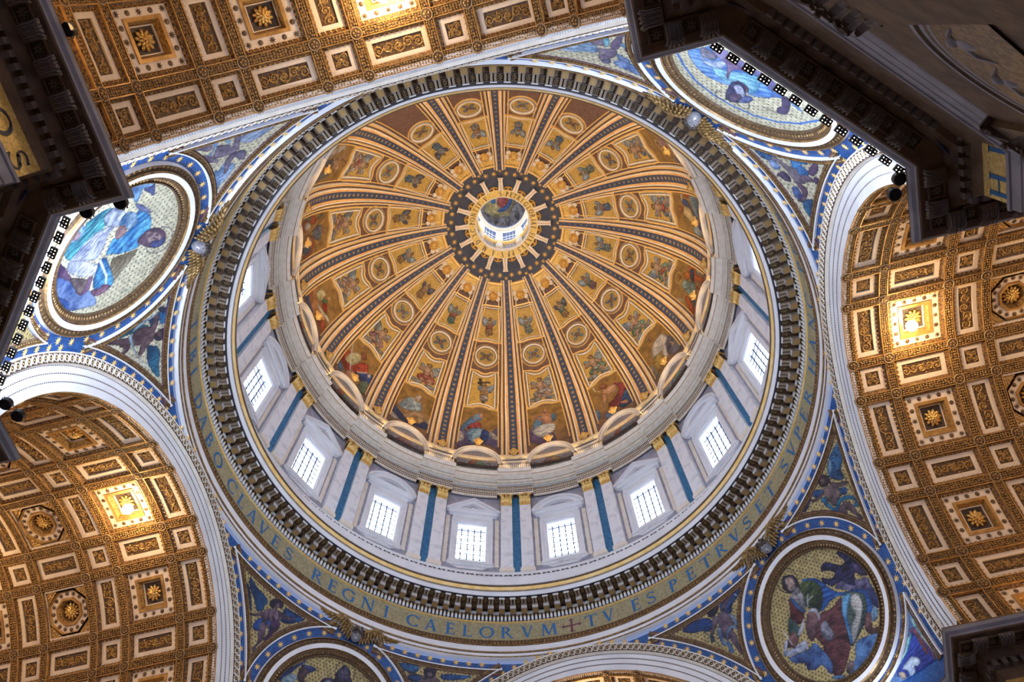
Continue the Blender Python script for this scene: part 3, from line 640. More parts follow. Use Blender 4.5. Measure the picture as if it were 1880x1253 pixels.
def vnoise(X,Y,s,seed=0):
    r=np.random.default_rng(seed); G=r.random((64,64)); x=X/s; y=Y/s; i=np.floor(x).astype(int); j=np.floor(y).astype(int); fx=x-i; fy=y-j; fx=fx*fx*(3-2*fx); fy=fy*fy*(3-2*fy)
    g=lambda a,b:G[a%64,b%64]; return (g(i,j)*(1-fx)+g(i+1,j)*fx)*(1-fy)+(g(i,j+1)*(1-fx)+g(i+1,j+1)*fx)*fy
def paint(X,Y,bg,ops,px):
    """ops: ('f',colour,points,[lit colour],[fold angle,period]) smooth patch | ('p',...) sharp patch | ('l',colour,width,points) line | ('h',colour,width,(cx,cy,r)) halo | ('d',...) dots"""
    Cc=np.array(bg,float)*np.ones(X.shape+(3,)) if not callable(bg) else bg(X,Y)
    seed=1
    for o in ops:
        seed+=1; k=o[0]
        if k in 'fp':
            P=cr(o[2]) if k=='f' else np.array(o[2],float)
            x0,y0=P.min(0)-px;x1,y1=P.max(0)+px
            sel=(X>=x0)&(X<=x1)&(Y>=y0)&(Y<=y1)
            if not sel.any(): continue
            xs,ys=X[sel],Y[sel]; ins=pip(xs,ys,P); 
            if not ins.any(): continue
            d=sdist(xs,ys,P); size=max(x1-x0,y1-y0); c0=np.array(o[1],float); c1=np.array(o[3],float) if len(o)>3 and o[3] is not None else np.minimum(c0*1.7+.04,1)
            cx,cy=P.mean(0); g=((xs-cx)*-.4+(ys-cy)*.5)/size
            tone=.42+.75*g+.55*(vnoise(xs,ys,size*.16,seed)-.5)+.25*(vnoise(xs,ys,max(px*2.5,size*.05),seed+7)-.5)
            if len(o)>4 and o[4] is not None:
                an,per=math.radians(o[4][0]),o[4][1]; q=xs*math.cos(an)+ys*math.sin(an)+ (vnoise(xs,ys,per*2.2,seed+50)-.5)*per*1.5
                ql=-xs*math.sin(an)+ys*math.cos(an); tone+=.20*np.sin(q*2*PI/per)*(.3+1.0*vnoise(xs,ys,per*1.5,seed+9))+.34*(vnoise(q*2.6,ql*.9,per,seed+20)-.5)
            tone=np.clip(.5+(tone-.5)*1.25,0,1)**1.15; col=c0*.75*(1-tone[:,None])+c1*1.05*tone[:,None]
            e=np.clip(d/(px*2.2),0,1); col*=(.42+.58*e)[:,None]
            A=np.where(ins,1.,np.clip(1-d/px,0,1)*0); tmp=Cc[sel]; Cc[sel]=tmp*(1-A[:,None])+col*A[:,None]
        elif k=='l':
            P=np.array(o[3],float); w=o[2]; d=np.full(X.shape,1e9)
            for i in range(len(P)-1):
                dx,dy=P[i+1]-P[i]; t=np.clip(((X-P[i][0])*dx+(Y-P[i][1])*dy)/(dx*dx+dy*dy+1e-12),0,1); d=np.minimum(d,np.hypot(X-P[i][0]-t*dx,Y-P[i][1]-t*dy))
            w=max(w,px*.55); A=np.clip((w-d)/px+.5,0,1)[...,None]; Cc=Cc*(1-A)+np.array(o[1])*A
        elif k=='h':
            cx,cy,r=o[3]; A=np.clip((max(o[2],px*.6)-abs(np.hypot(X-cx,Y-cy)-r))/px+.5,0,1)[...,None]; Cc=Cc*(1-A)+np.array(o[1])*A
    return Cc
def dotbg(c,dc,sp,r):
    def f(X,Y):
        v=.78+.44*vnoise(X,Y,.22,5); B=np.array(c)*v[...,None]; i=np.round(Y/(sp*.87)); xx=X-(i%2)*sp/2; d=np.hypot(xx-np.round(xx/sp)*sp,Y-i*sp*.87)
        A=np.clip((r-d)/(r*.6)+.5,0,1)[...,None]; return B*(1-A)+np.array(dc)*A
    return f
def gridmesh(name,U0,U1,V0,V1,st,inside,fn,bg,ops,m):
    nu=int((U1-U0)/st)+2; nv=int((V1-V0)/st)+2; X,Y=np.meshgrid(np.linspace(U0,U1,nu),np.linspace(V0,V1,nv),indexing='ij'); px=(U1-U0)/(nu-1)
    Cc=paint(X,Y,bg,ops,px); ins=inside(X,Y); I=np.arange(nu*nv).reshape(nu,nv)
    q=ins[:-1,:-1]&ins[1:,:-1]&ins[1:,1:]&ins[:-1,1:]; F=np.stack([I[:-1,:-1][q],I[1:,:-1][q],I[1:,1:][q],I[:-1,1:][q]],-1)
    u,inv=np.unique(F,return_inverse=True); F=inv.reshape(-1,4); V=fn(X.ravel()[u],Y.ravel()[u])
    me=bpy.data.meshes.new(name); nf=len(F); me.vertices.add(len(u)); me.vertices.foreach_set('co',V.astype(np.float32).ravel()); me.loops.add(nf*4); me.loops.foreach_set('vertex_index',F.ravel().astype(np.int32))
    me.polygons.add(nf); me.polygons.foreach_set('loop_start',np.arange(0,nf*4,4,dtype=np.int32)); 
    me.update(calc_edges=True); me.materials.append(m)
    at=me.color_attributes.new('paint','FLOAT_COLOR','POINT'); c=np.ones((len(u),4),np.float32); c[:,:3]=np.clip(Cc.reshape(-1,3)[u],0,1.2); at.data.foreach_set('color',c.ravel()); me.validate(); return me
GB=dotbg((.46,.36,.15),(.05,.04,.02),.26,.055)
GB_LIT=dotbg((.60,.57,.40),(.08,.07,.07),.30,.05)  # same gold ground made paler, strong light put into its colour
# ---- figures, in metres on their own surfaces
JOHN=[('f',(.01,.021,.102),[(1.59,-1.4),(1.77,-.74),(2.36,-.74),(3.39,-.38),(3.77,-.32),(3.59,-.84),(3.07,-1.27),(3.13,-1.71),(2.69,-2.07),(2.18,-2.13),(2.0,-3.0),(1.31,-2.86)],(.102,.223,.515)),('f',(.013,.045,.188),[(-.6,-2.7),(-2.14,-3.38),(-2.18,-3.66),(-1.02,-3.93),(.23,-4.02),(.97,-3.86),(.97,-3.51),(.14,-3.38)],(.156,.352,.644)),('f',(.045,.102,.223),[(-2.68,-2.02),(-3.05,-2.13),(-2.85,-2.57),(-2.37,-2.73),(-2.15,-2.46)],(.262,.456,.578)),('f',(.006,.01,.042),[(-2.94,-.32),(-3.63,-.49),(-3.67,-.93),(-3.58,-1.63),(-3.39,-2.21),(-3.04,-2.38),(-2.89,-1.97),(-2.48,-2.21),(-2.04,-2.17),(-2.33,-1.55),(-2.53,-.71)],(.061,.08,.223)),('f',(.021,.021,.08),[(-1.87,.75),(-2.29,.66),(-2.52,.24),(-2.98,.18),(-3.23,-.22),(-3.7,-.43),(-3.74,-.86),(-3.23,-1.01),(-1.74,.47)],(.305,.283,.485)),('f',(.003,.004,.013),[(-3.3,2.05),(-3.71,1.9),(-4.01,1.23),(-4.17,.44),(-4.13,-.21),(-4.03,-.57),(-3.57,-.23),(-3.35,.27),(-2.82,-.2),(-2.49,.13),(-2.29,.66),(-1.63,.85),(-1.36,1.24),(-1.18,1.55),(-1.43,1.79),(-1.78,1.31),(-2.25,1.26),(-2.22,1.55),(-1.89,1.89),(-1.62,2.09),(-1.94,2.33),(-2.29,2.25),(-2.59,1.88),(-3.01,1.3),(-3.36,1.29),(-3.29,1.7)],(.038,.038,.141),(-79,.27)),('f',(.021,.013,.045),[(-3.69,.8),(-3.95,.26),(-3.93,-.46),(-3.56,-.08),(-3.48,.47)],(.156,.127,.305),(-90,.12)),('f',(.009,.038,.188),[(-.12,2.65),(-.72,2.41),(-1.11,1.97),(-1.28,1.32),(-1.41,.8),(-1.77,.17),(-2.57,-.35),(-3.08,-.99),(-2.99,-1.55),(-2.76,-2.1),(-1.49,-2.4),(-.91,-2.36),(-1.73,-.84),(-1.63,.04),(-.92,.32),(-.25,.3),(.14,.39),(.22,.99)],(.038,.188,.578),(-66,.33)),('f',(.013,.032,.045),[(-1.87,-.06),(-2.39,-.37),(-2.86,-1.04),(-2.6,-1.69),(-1.83,-2.22),(-.66,-2.63),(-.08,-2.6),(-.69,-1.67),(-1.04,-.71),(-1.36,-.23)],(.102,.156,.127),(-58,.26)),('f',(.305,.305,.305),[(-2.06,-.51),(-2.48,-.59),(-2.56,-1.0),(-2.29,-1.51),(-1.45,-2.11),(-.57,-2.56),(-.28,-2.54),(-.86,-1.82),(-1.58,-1.48),(-1.7,-.95)],(.68,.658,.61),(-49,.17)),('f',(.032,.156,.402),[(-1.54,-.13),(-1.92,-.17),(-2.2,-.38),(-1.6,-.72),(-1.03,-1.22),(-.39,-2.51),(-.19,-2.39),(-.57,-1.55),(-.94,-.74)],(.188,.485,.753),(-58,.13)),('f',(.034,.01,.016),[(.21,.32),(-.59,-.02),(-1.56,-.03),(-1.0,-.67),(-.57,-1.55),(-.22,-2.36),(.36,-2.95),(.97,-3.15),(1.31,-2.5),(1.35,-1.48),(1.48,-.74),(1.4,-.3),(.71,.12)],(.162,.054,.061),(-66,.33)),('f',(.102,.102,.156),[(.7,-.21),(.28,-.26),(.29,-.78),(.33,-1.25),(.76,-1.49),(1.05,-1.12),(1.01,-.64)],(.402,.402,.485)),('f',(.045,.013,.021),[(1.48,-1.37),(.7,-1.42),(.02,-2.02),(-.08,-2.6),(.68,-3.15),(1.39,-3.5),(1.91,-3.07),(1.56,-2.53)],(.156,.048,.054),(-54,.19)),('f',(.008,.025,.016),[(.12,2.66),(-.64,2.33),(-.94,1.65),(-.73,1.04),(-.03,.49),(.49,.45),(.61,1.08),(.82,1.54),(.53,2.09)],(.089,.127,.048),(-90,.29)),('l',(.515,.515,.515),.03,[(.48,1.5),(.2,1.51),(-.08,1.46)]),('l',(.456,.456,.485),.025,[(.63,1.23),(.33,1.63),(.07,1.8)]),('f',(.045,.009,.014),[(1.31,2.53),(1.0,2.11),(.94,1.38),(1.47,.8),(1.95,.9),(2.18,1.43),(1.75,1.98)],(.156,.034,.04),(-58,.21)),('f',(.016,.045,.045),[(2.13,1.65),(1.95,.9),(2.13,.34),(2.9,.22),(2.76,1.01)],(.08,.156,.156)),('f',(.061,.032,.045),[(.9,.95),(.35,.85),(.39,.22),(.97,-.16),(1.65,-.59),(1.91,-.37),(1.62,.41),(1.18,.81)],(.283,.156,.156)),('f',(.305,.305,.376),[(.94,.99),(.52,1.01),(.26,.7),(.36,.2),(.63,.05),(.51,.6),(.78,.91)],(.68,.68,.753)),('f',(.017,.061,.188),[(1.11,2.62),(1.09,2.26),(.97,1.55),(.96,1.14),(1.15,1.18),(1.3,1.71),(1.32,2.27)],(.061,.223,.515)),('f',(.102,.098,.127),[(.94,2.67),(.54,2.57),(.35,2.19),(.52,1.68),(.89,1.21),(1.06,1.63),(1.08,2.19)],(.515,.485,.515),(-79,.1)),('f',(.007,.008,.021),[(.77,3.83),(.42,3.75),(.05,3.46),(-.0,3.1),(.12,2.66),(.42,2.53),(.9,2.63),(1.12,2.9),(1.16,3.36)],(.045,.042,.08)),('f',(.188,.091,.091),[(.63,3.63),(.26,3.42),(.23,3.04),(.46,2.71),(.83,2.7),(.93,3.01),(.85,3.34)],(.61,.456,.402)),('f',(.08,.08,.114),[(.65,2.88),(.32,2.71),(.36,2.34),(.74,2.29),(.9,2.63)],(.402,.376,.402),(-79,.09)),('l',(.007,.005,.013),.03,[(.38,2.9),(.39,2.61)]),('h',(.007,.006,.007),.022,(.6,3.46,.79)),('f',(.305,.352,.515),[(3.7,.13),(2.44,-.11),(2.13,-.18),(2.3,-.66),(2.92,-.52),(3.74,-.19)],(.68,.716,.831)),('f',(.305,.352,.515),[(3.42,.66),(3.12,.67),(3.33,.33),(3.82,-.03),(3.92,.12)],(.644,.68,.791)),('l',(.005,.005,.021),.02,[(3.08,-.09),(2.95,-.11)]),('l',(.005,.005,.021),.02,[(2.87,-.19),(2.61,-.23)]),('f',(.061,.026,.032),[(3.02,.71),(2.55,.83),(2.39,.56),(2.52,.15),(3.0,-.08),(3.26,.14),(3.43,.29)],(.305,.156,.141)),('l',(.578,.578,.644),.02,[(2.99,1.27),(3.05,.22)]),('f',(.515,.546,.644),[(2.31,.49),(1.53,.85),(1.34,.95),(1.7,.49),(2.24,.3)],(.753,.753,.831)),('f',(.04,.016,.025),[(-2.23,-1.97),(-2.42,-2.27),(-1.99,-2.87),(-2.39,-3.19),(-2.18,-3.42),(-1.55,-3.01),(-1.57,-2.48)],(.223,.102,.102)),('f',(.045,.032,.045),[(.84,-3.26),(.37,-3.3),(.47,-3.69),(.91,-3.79),(1.1,-3.58)],(.262,.188,.188)),('f',(.021,.102,.305),[(1.97,-3.15),(1.34,-3.61),(1.56,-3.72),(2.03,-3.33)],(.305,.515,.716))]
LUKE=[('f',(.032,.08,.262),[(-1.45,-4.39),(-1.0,-4.0),(-1.22,-3.07),(-1.93,-1.93),(-2.39,-1.03),(-3.25,.0),(-3.64,.01),(-3.68,-.81),(-3.65,-1.65),(-3.38,-2.57),(-2.68,-3.53)],(.305,.429,.68)),('f',(.007,.032,.156),[(-2.31,-3.56),(-2.54,-2.99),(-3.03,-2.1),(-3.51,-2.05),(-3.12,-2.9),(-2.58,-3.57)],(.045,.127,.402)),('f',(.045,.021,.08),[(-.2,-4.28),(-.8,-3.26),(-1.54,-2.45),(-2.01,-1.54),(-1.75,-.81),(-2.62,-.82),(-2.78,-1.47),(-1.82,-2.45),(-1.11,-3.96),(-.9,-4.41)],(.223,.127,.223)),('f',(.061,.045,.061),[(-1.62,-2.54),(-1.72,-1.78),(-2.0,-1.07),(-2.63,-1.27),(-2.62,-1.6)],(.223,.171,.156)),('f',(.013,.102,.188),[(.07,-3.82),(.62,-3.76),(1.06,-3.05),(1.74,-3.11),(1.98,-2.78),(2.4,-2.2),(2.41,-1.35),(1.51,-1.39),(.69,-2.0),(.01,-2.6),(-.47,-3.07)],(.102,.456,.456),(130,.37)),('f',(.045,.127,.402),[(.97,-4.08),(1.5,-3.92),(1.75,-3.72),(1.78,-3.38),(1.23,-2.91),(.87,-3.06),(.67,-3.55)],(.305,.485,.753)),('f',(.102,.061,.102),[(1.22,-3.93),(1.46,-3.72),(1.11,-3.11),(.78,-3.14),(.82,-3.58)],(.352,.262,.305)),('f',(.156,.188,.305),[(-.65,-3.1),(-.6,-2.41),(-.73,-1.63),(-.64,-.95),(.04,-.81),(.85,-.89),(1.32,-.56),(1.21,-1.46),(.65,-2.34),(-.12,-2.88)],(.515,.546,.68),(127,.24)),('f',(.262,.305,.402),[(-.49,-2.94),(-.67,-2.02),(-1.07,-.75),(-1.51,-.44),(-1.75,-.81),(-1.69,-1.67),(-1.3,-2.67),(-.83,-3.13)],(.68,.68,.68),(145,.24)),('f',(.061,.102,.223),[(2.26,-1.86),(2.52,-1.43),(2.25,-.64),(1.59,-.11),(1.21,-.49),(1.29,-1.26),(1.65,-1.78)],(.68,.753,.831)),('f',(.013,.127,.402),[(-.51,-.42),(.39,-.4),(.65,.06),(1.03,.58),(2.08,.44),(2.17,.87),(1.72,1.69),(.85,2.12),(.54,1.81),(-.09,1.78),(-.3,1.76),(-.56,.92),(-.56,-.03)],(.156,.515,.753),(120,.45)),('f',(.021,.102,.262),[(1.42,-.49),(1.93,-.44),(2.16,-.1),(1.87,.57),(1.22,.83),(.94,.39),(.98,-.11)],(.402,.578,.716)),('f',(.156,.08,.091),[(.69,-.38),(1.2,-.37),(1.21,.11),(.73,.38),(.35,-.02)],(.402,.262,.262)),('f',(.141,.114,.07),[(-.99,.17),(-.72,.52),(-.58,1.17),(-.41,1.81),(-1.13,1.67),(-1.72,1.32),(-2.38,.87),(-1.84,.54)],(.305,.262,.188),(117,.34)),('f',(.013,.102,.305),[(-.87,-.72),(-.73,-.31),(-1.63,.45),(-2.39,.94),(-2.93,.48),(-2.71,-.31),(-2.06,-.68),(-1.47,-.69)],(.102,.402,.68),(151,.3)),('l',(.716,.791,.831),.065,[(-.88,-.66),(-1.9,.23),(-2.52,.43)]),('f',(.102,.045,.102),[(-2.66,-.57),(-2.64,-.1),(-2.41,.29),(-2.62,.79),(-2.93,.48),(-3.11,.07),(-2.94,-.41)],(.352,.188,.262)),('f',(.061,.032,.08),[(.13,1.54),(.65,1.75),(.9,2.1),(1.01,2.52),(.73,3.27),(.18,3.62),(-.2,3.39),(-.35,2.86),(-.22,2.2)],(.223,.127,.188)),('f',(.188,.114,.141),[(.64,1.88),(.79,2.4),(.56,3.0),(.18,3.26),(-.03,2.82),(.09,2.28)],(.546,.402,.402)),('l',(.045,.021,.045),.043,[(.3,2.66),(.18,3.02)]),('l',(.045,.021,.045),.043,[(.51,2.73),(.46,2.94)]),('f',(.021,.032,.127),[(.08,2.65),(.18,3.2),(.4,3.39),(-.04,3.61),(-.36,3.23),(-.3,2.71)],(.102,.127,.305),(106,.15)),('h',(.061,.061,.102),.024,(.16,3.15,.87)),('f',(.032,.102,.262),[(3.95,-1.34),(4.37,-1.29),(4.45,-.73),(4.33,-.02),(3.9,.49),(3.68,.34),(3.58,-.08),(3.16,-.03),(2.73,.02),(2.85,-.31)],(.223,.429,.68)),('f',(.045,.061,.188),[(3.53,-.04),(3.79,.38),(3.9,.55),(3.13,1.03),(3.25,.65)],(.127,.156,.352)),('f',(.061,.08,.223),[(2.63,-.04),(2.5,.66),(1.99,1.58),(2.04,.95),(2.3,.3)],(.223,.262,.456)),('f',(.005,.007,.013),[(4.29,-.73),(4.39,-.57),(4.2,-.23),(4.04,-.35)]),('l',(.021,.021,.032),.026,[(3.87,-1.27),(4.21,-.55)])]
MARK=[('l',(.021,.156,.515),.067,[(-3.5,1.47),(-2.69,2.37),(-1.6,3.18),(-.36,3.48),(.83,3.35),(2.03,2.81),(2.96,1.86),(3.54,.47),(3.69,-1.26)]),('f',(.045,.188,.578),[(-3.21,.85),(-3.22,.26),(-3.03,-.28),(-2.87,-1.04),(-2.73,-1.56),(-2.03,-.83),(-1.25,-1.08),(-.38,-1.16),(.43,-1.17),(1.22,-.31),(1.5,.26),(1.25,.92),(.66,1.37),(-.15,1.72),(-.67,2.06),(-1.44,2.18),(-2.3,1.81)],(.262,.485,.871),(45,.46)),('f',(.061,.08,.223),[(-2.77,-1.23),(-2.61,-1.57),(-1.66,-1.4),(-.82,-1.37),(.13,-1.46),(.87,-1.35),(1.45,-1.08),(1.22,-.31),(-.01,-.75),(-.89,-.38),(-1.65,-.19),(-2.34,-.43)],(.305,.262,.456),(-9,.13)),('f',(.08,.305,.515),[(-1.85,.86),(-1.28,.67),(-.84,.22),(-.36,-.39),(.1,-.79),(.62,-.01),(.84,.95),(.6,1.27),(-.19,.91),(-.42,1.61),(-.89,1.65),(-1.35,1.43)],(.376,.716,.791),(56,.43)),('f',(.305,.402,.644),[(-2.66,.38),(-2.28,.78),(-1.98,.46),(-1.74,-.24),(-1.41,.02),(-1.4,.68),(-1.83,1.03),(-2.3,1.01)],(.791,.871,.956),(59,.26)),('f',(.08,.08,.141),[(-2.97,-.16),(-2.92,-.59),(-2.52,-.54),(-2.13,-.38),(-1.96,.09),(-2.23,.48),(-2.59,.47)],(.305,.305,.402)),('f',(.156,.102,.223),[(-1.64,-.44),(-1.07,-.73),(-.42,-.5),(-.89,-.13),(-.88,.53),(-.6,1.3),(-.83,1.12),(-1.2,.29)],(.305,.223,.376)),('f',(.08,.061,.127),[(-.31,.94),(-.06,.76),(.3,.77),(.6,1.16),(.53,1.65),(.11,1.42)],(.223,.156,.223)),('f',(.021,.032,.102),[(-.25,1.91),(-.35,1.36),(-.23,.96),(.06,.84),(.55,1.38),(.89,1.99),(.89,2.72),(.59,3.09),(.23,3.05),(-.03,2.53)],(.102,.114,.262)),('f',(.305,.352,.546),[(-.08,1.59),(-.04,1.17),(.29,1.25),(.7,1.74),(.82,2.36),(.33,2.05)],(.753,.791,.913)),('f',(.08,.053,.114),[(.15,2.6),(.33,2.05),(.67,2.0),(.84,2.63),(.54,2.99)],(.188,.141,.223)),('f',(.045,.08,.262),[(.75,2.49),(.77,1.57),(1.11,1.51),(1.19,2.0),(1.06,2.5)],(.188,.262,.515),(-31,.07)),('h',(.021,.021,.045),.019,(.01,3.05,.38)),('h',(.021,.021,.045),.019,(1.09,2.55,.37)),('f',(.061,.156,.456),[(.66,1.37),(1.1,.79),(1.5,.26),(1.09,-.52),(1.6,-.62),(1.84,-.48),(1.63,-.12),(1.31,.77),(.93,1.34)],(.305,.515,.871)),('f',(.038,.032,.091),[(1.73,-.42),(1.78,-.91),(2.29,-.46),(2.68,.35),(2.71,.84),(2.43,1.11),(2.19,.74),(2.16,.26)],(.114,.091,.188)),('l',(.021,.026,.08),.022,[(1.78,1.57),(2.46,1.16),(2.94,.27)]),('f',(.045,.188,.515),[(1.99,-.69),(2.48,-.84),(3.2,-.56),(2.95,-.59),(2.4,-.52)],(.188,.402,.716))]
MATT=[('f',(.005,.013,.061),[(3.95,1.16),(3.76,1.74),(3.37,2.21),(2.71,2.94),(2.57,2.9),(2.93,2.42),(3.21,1.86),(3.46,1.4),(3.72,.97)],(.032,.08,.305)),('f',(.102,.188,.262),[(3.74,1.19),(3.51,1.51),(3.19,1.81),(2.83,1.84),(2.76,1.52),(3.06,1.18),(3.56,.94)],(.515,.61,.68)),('f',(.007,.01,.045),[(2.79,2.62),(2.26,2.8),(1.89,2.82),(1.7,2.73),(1.96,2.45),(2.25,2.24),(2.58,2.3)],(.061,.102,.305)),('f',(.021,.012,.021),[(2.85,2.24),(2.63,2.59),(2.29,2.51),(2.16,2.21),(2.25,1.9),(2.13,1.61),(2.44,1.46),(2.75,1.74)],(.114,.061,.08)),('f',(.007,.007,.019),[(.32,3.22),(.16,3.57),(-.03,3.85),(-.36,3.78),(-.64,3.54),(-.75,3.16),(-.97,2.97),(.12,2.54),(.3,2.81)],(.08,.07,.141),(-121,.1)),('f',(.045,.038,.091),[(.06,3.33),(-.19,3.54),(-.52,3.46),(-.62,3.11),(-.41,2.89),(-.14,2.92)],(.242,.205,.305)),('l',(.005,.005,.013),.026,[(-.09,3.17),(-.24,3.24)]),('l',(.005,.005,.013),.026,[(-.34,3.27),(-.48,3.31)]),('l',(.01,.01,.026),.019,[(-.29,3.24),(-.33,3.07)]),('h',(.013,.01,.013),.015,(-.25,3.39,.71)),('f',(.013,.007,.026),[(1.13,2.25),(.93,2.51),(.55,2.67),(.23,2.63),(.16,2.45),(1.06,2.08)],(.08,.045,.127)),('f',(.262,.352,.515),[(.85,2.3),(.65,2.47),(.45,2.44),(.42,2.35),(.8,2.19)],(.578,.68,.753))]
TC1=[('f',(.005,.025,.093),[(-8.98,5.65),(-8.88,5.38),(-8.45,4.94),(-7.73,4.67),(-7.37,4.23),(-6.92,4.69),(-6.79,5.25),(-7.23,5.6),(-8.04,5.78)],(.061,.223,.456),(-59,.15)),('f',(.08,.223,.402),[(-7.44,5.63),(-7.74,5.66),(-7.43,5.35),(-6.91,5.1),(-6.79,5.25)],(.305,.515,.68)),('f',(.005,.032,.127),[(-5.13,5.69),(-5.47,5.44),(-5.78,5.08),(-5.14,5.13),(-4.94,5.37)],(.045,.188,.456)),('f',(.004,.021,.102),[(-6.39,4.36),(-7.05,3.85),(-6.78,3.59),(-6.48,3.77),(-6.28,4.2)],(.032,.156,.402)),('f',(.061,.038,.045),[(-5.83,5.12),(-6.45,4.77),(-6.6,4.31),(-6.46,3.89),(-5.86,3.82),(-5.49,3.86),(-5.45,4.39),(-5.56,4.85)],(.305,.205,.205)),('f',(.061,.038,.045),[(-6.51,4.99),(-6.86,4.47),(-7.32,4.11),(-7.35,3.87),(-6.85,4.1),(-6.4,4.64)],(.242,.156,.171)),('f',(.061,.038,.045),[(-5.75,5.02),(-5.46,4.87),(-4.88,5.05),(-4.61,5.24),(-4.67,5.38),(-5.14,5.13)],(.242,.156,.171)),('f',(.053,.032,.045),[(-6.16,3.56),(-6.47,3.1),(-6.41,2.5),(-6.36,1.8),(-6.13,1.93),(-6.06,2.63),(-5.96,3.23)],(.223,.141,.156)),('f',(.045,.026,.042),[(-5.6,3.74),(-6.11,3.33),(-5.85,2.87),(-5.44,3.15),(-5.34,3.56)],(.171,.107,.127)),('f',(.005,.08,.188),[(-5.44,3.82),(-6.07,3.87),(-6.63,3.58),(-6.98,3.07),(-6.89,2.59),(-6.67,2.49),(-6.41,2.78),(-6.77,2.84),(-6.52,3.33),(-5.96,3.61),(-5.29,3.43),(-5.18,3.83),(-5.08,4.43),(-5.19,4.88),(-5.51,4.72),(-5.39,4.26)],(.045,.305,.515),(-98,.14)),('f',(.01,.006,.013),[(-6.01,5.79),(-6.46,5.69),(-6.74,5.31),(-6.62,4.96),(-6.04,5.06),(-5.84,5.4)],(.061,.038,.053)),('f',(.102,.058,.061),[(-6.19,5.62),(-6.4,5.43),(-6.21,5.26),(-5.97,5.39)],(.305,.188,.171)),('f',(.007,.013,.045),[(-4.57,5.69),(-4.83,5.49),(-4.14,5.29),(-3.66,5.33),(-3.66,5.53),(-4.14,5.48)],(.045,.08,.156),(-72,.08)),('l',(.013,.007,.021),.02,[(-7.71,4.8),(-7.39,3.92),(-7.14,3.35)])]
TC2=[('f',(.004,.01,.061),[(8.54,5.75),(7.8,5.85),(7.22,5.73),(6.74,5.47),(6.47,5.05),(7.02,4.57),(7.5,4.94),(8.05,5.2)],(.021,.08,.305),(-117,.2)),('f',(.004,.013,.072),[(5.24,5.65),(4.81,5.72),(4.12,5.65),(3.34,5.5),(3.92,5.14),(4.68,4.93),(5.07,4.58),(5.5,4.93),(5.58,5.26)],(.045,.127,.352),(-98,.17)),('l',(.352,.515,.644),.032,[(4.07,5.7),(3.66,5.52)]),('l',(.352,.515,.644),.032,[(4.09,5.37),(4.03,5.23)]),('f',(.045,.03,.054),[(5.49,5.26),(4.98,5.53),(4.45,5.59),(4.34,5.41),(5.0,5.2),(5.45,4.98)],(.188,.127,.188)),('f',(.045,.03,.054),[(5.86,5.14),(5.4,4.94),(5.36,4.23),(5.58,3.74),(6.27,3.31),(6.54,3.52),(6.51,4.0),(6.23,4.69)],(.223,.15,.205)),('f',(.045,.03,.054),[(6.25,5.21),(5.97,4.9),(6.23,4.69),(7.02,4.23),(7.2,4.21),(6.99,4.55)],(.205,.141,.188)),('f',(.045,.03,.054),[(5.95,3.72),(5.73,3.45),(5.89,2.68),(6.05,2.01),(6.28,1.99),(6.28,2.51),(6.25,3.22)],(.223,.15,.205)),('f',(.021,.102,.305),[(6.12,3.85),(5.61,3.93),(5.26,3.48),(5.5,3.51),(5.73,3.78),(6.3,3.5),(6.39,2.92),(6.53,2.39),(6.76,2.65),(6.58,3.24)],(.262,.429,.644),(-72,.1)),('f',(.021,.08,.262),[(6.57,4.37),(6.33,4.35),(6.59,3.57),(6.61,3.09),(6.86,3.21),(6.82,3.83)],(.352,.515,.68)),('f',(.006,.021,.102),[(5.33,4.71),(5.05,4.39),(5.12,3.7),(5.35,3.39),(5.45,3.8),(5.32,4.28)],(.305,.429,.578)),('f',(.004,.004,.016),[(6.39,5.83),(5.94,5.89),(5.47,5.59),(5.73,5.29),(6.25,5.21),(6.51,5.42)],(.032,.026,.061)),('f',(.004,.013,.045),[(7.16,4.43),(7.07,4.28),(7.11,3.89),(7.44,3.9)],(.045,.102,.156)),('l',(.007,.045,.08),.019,[(7.68,5.96),(7.38,5.1),(7.27,4.02),(7.02,3.33)])]
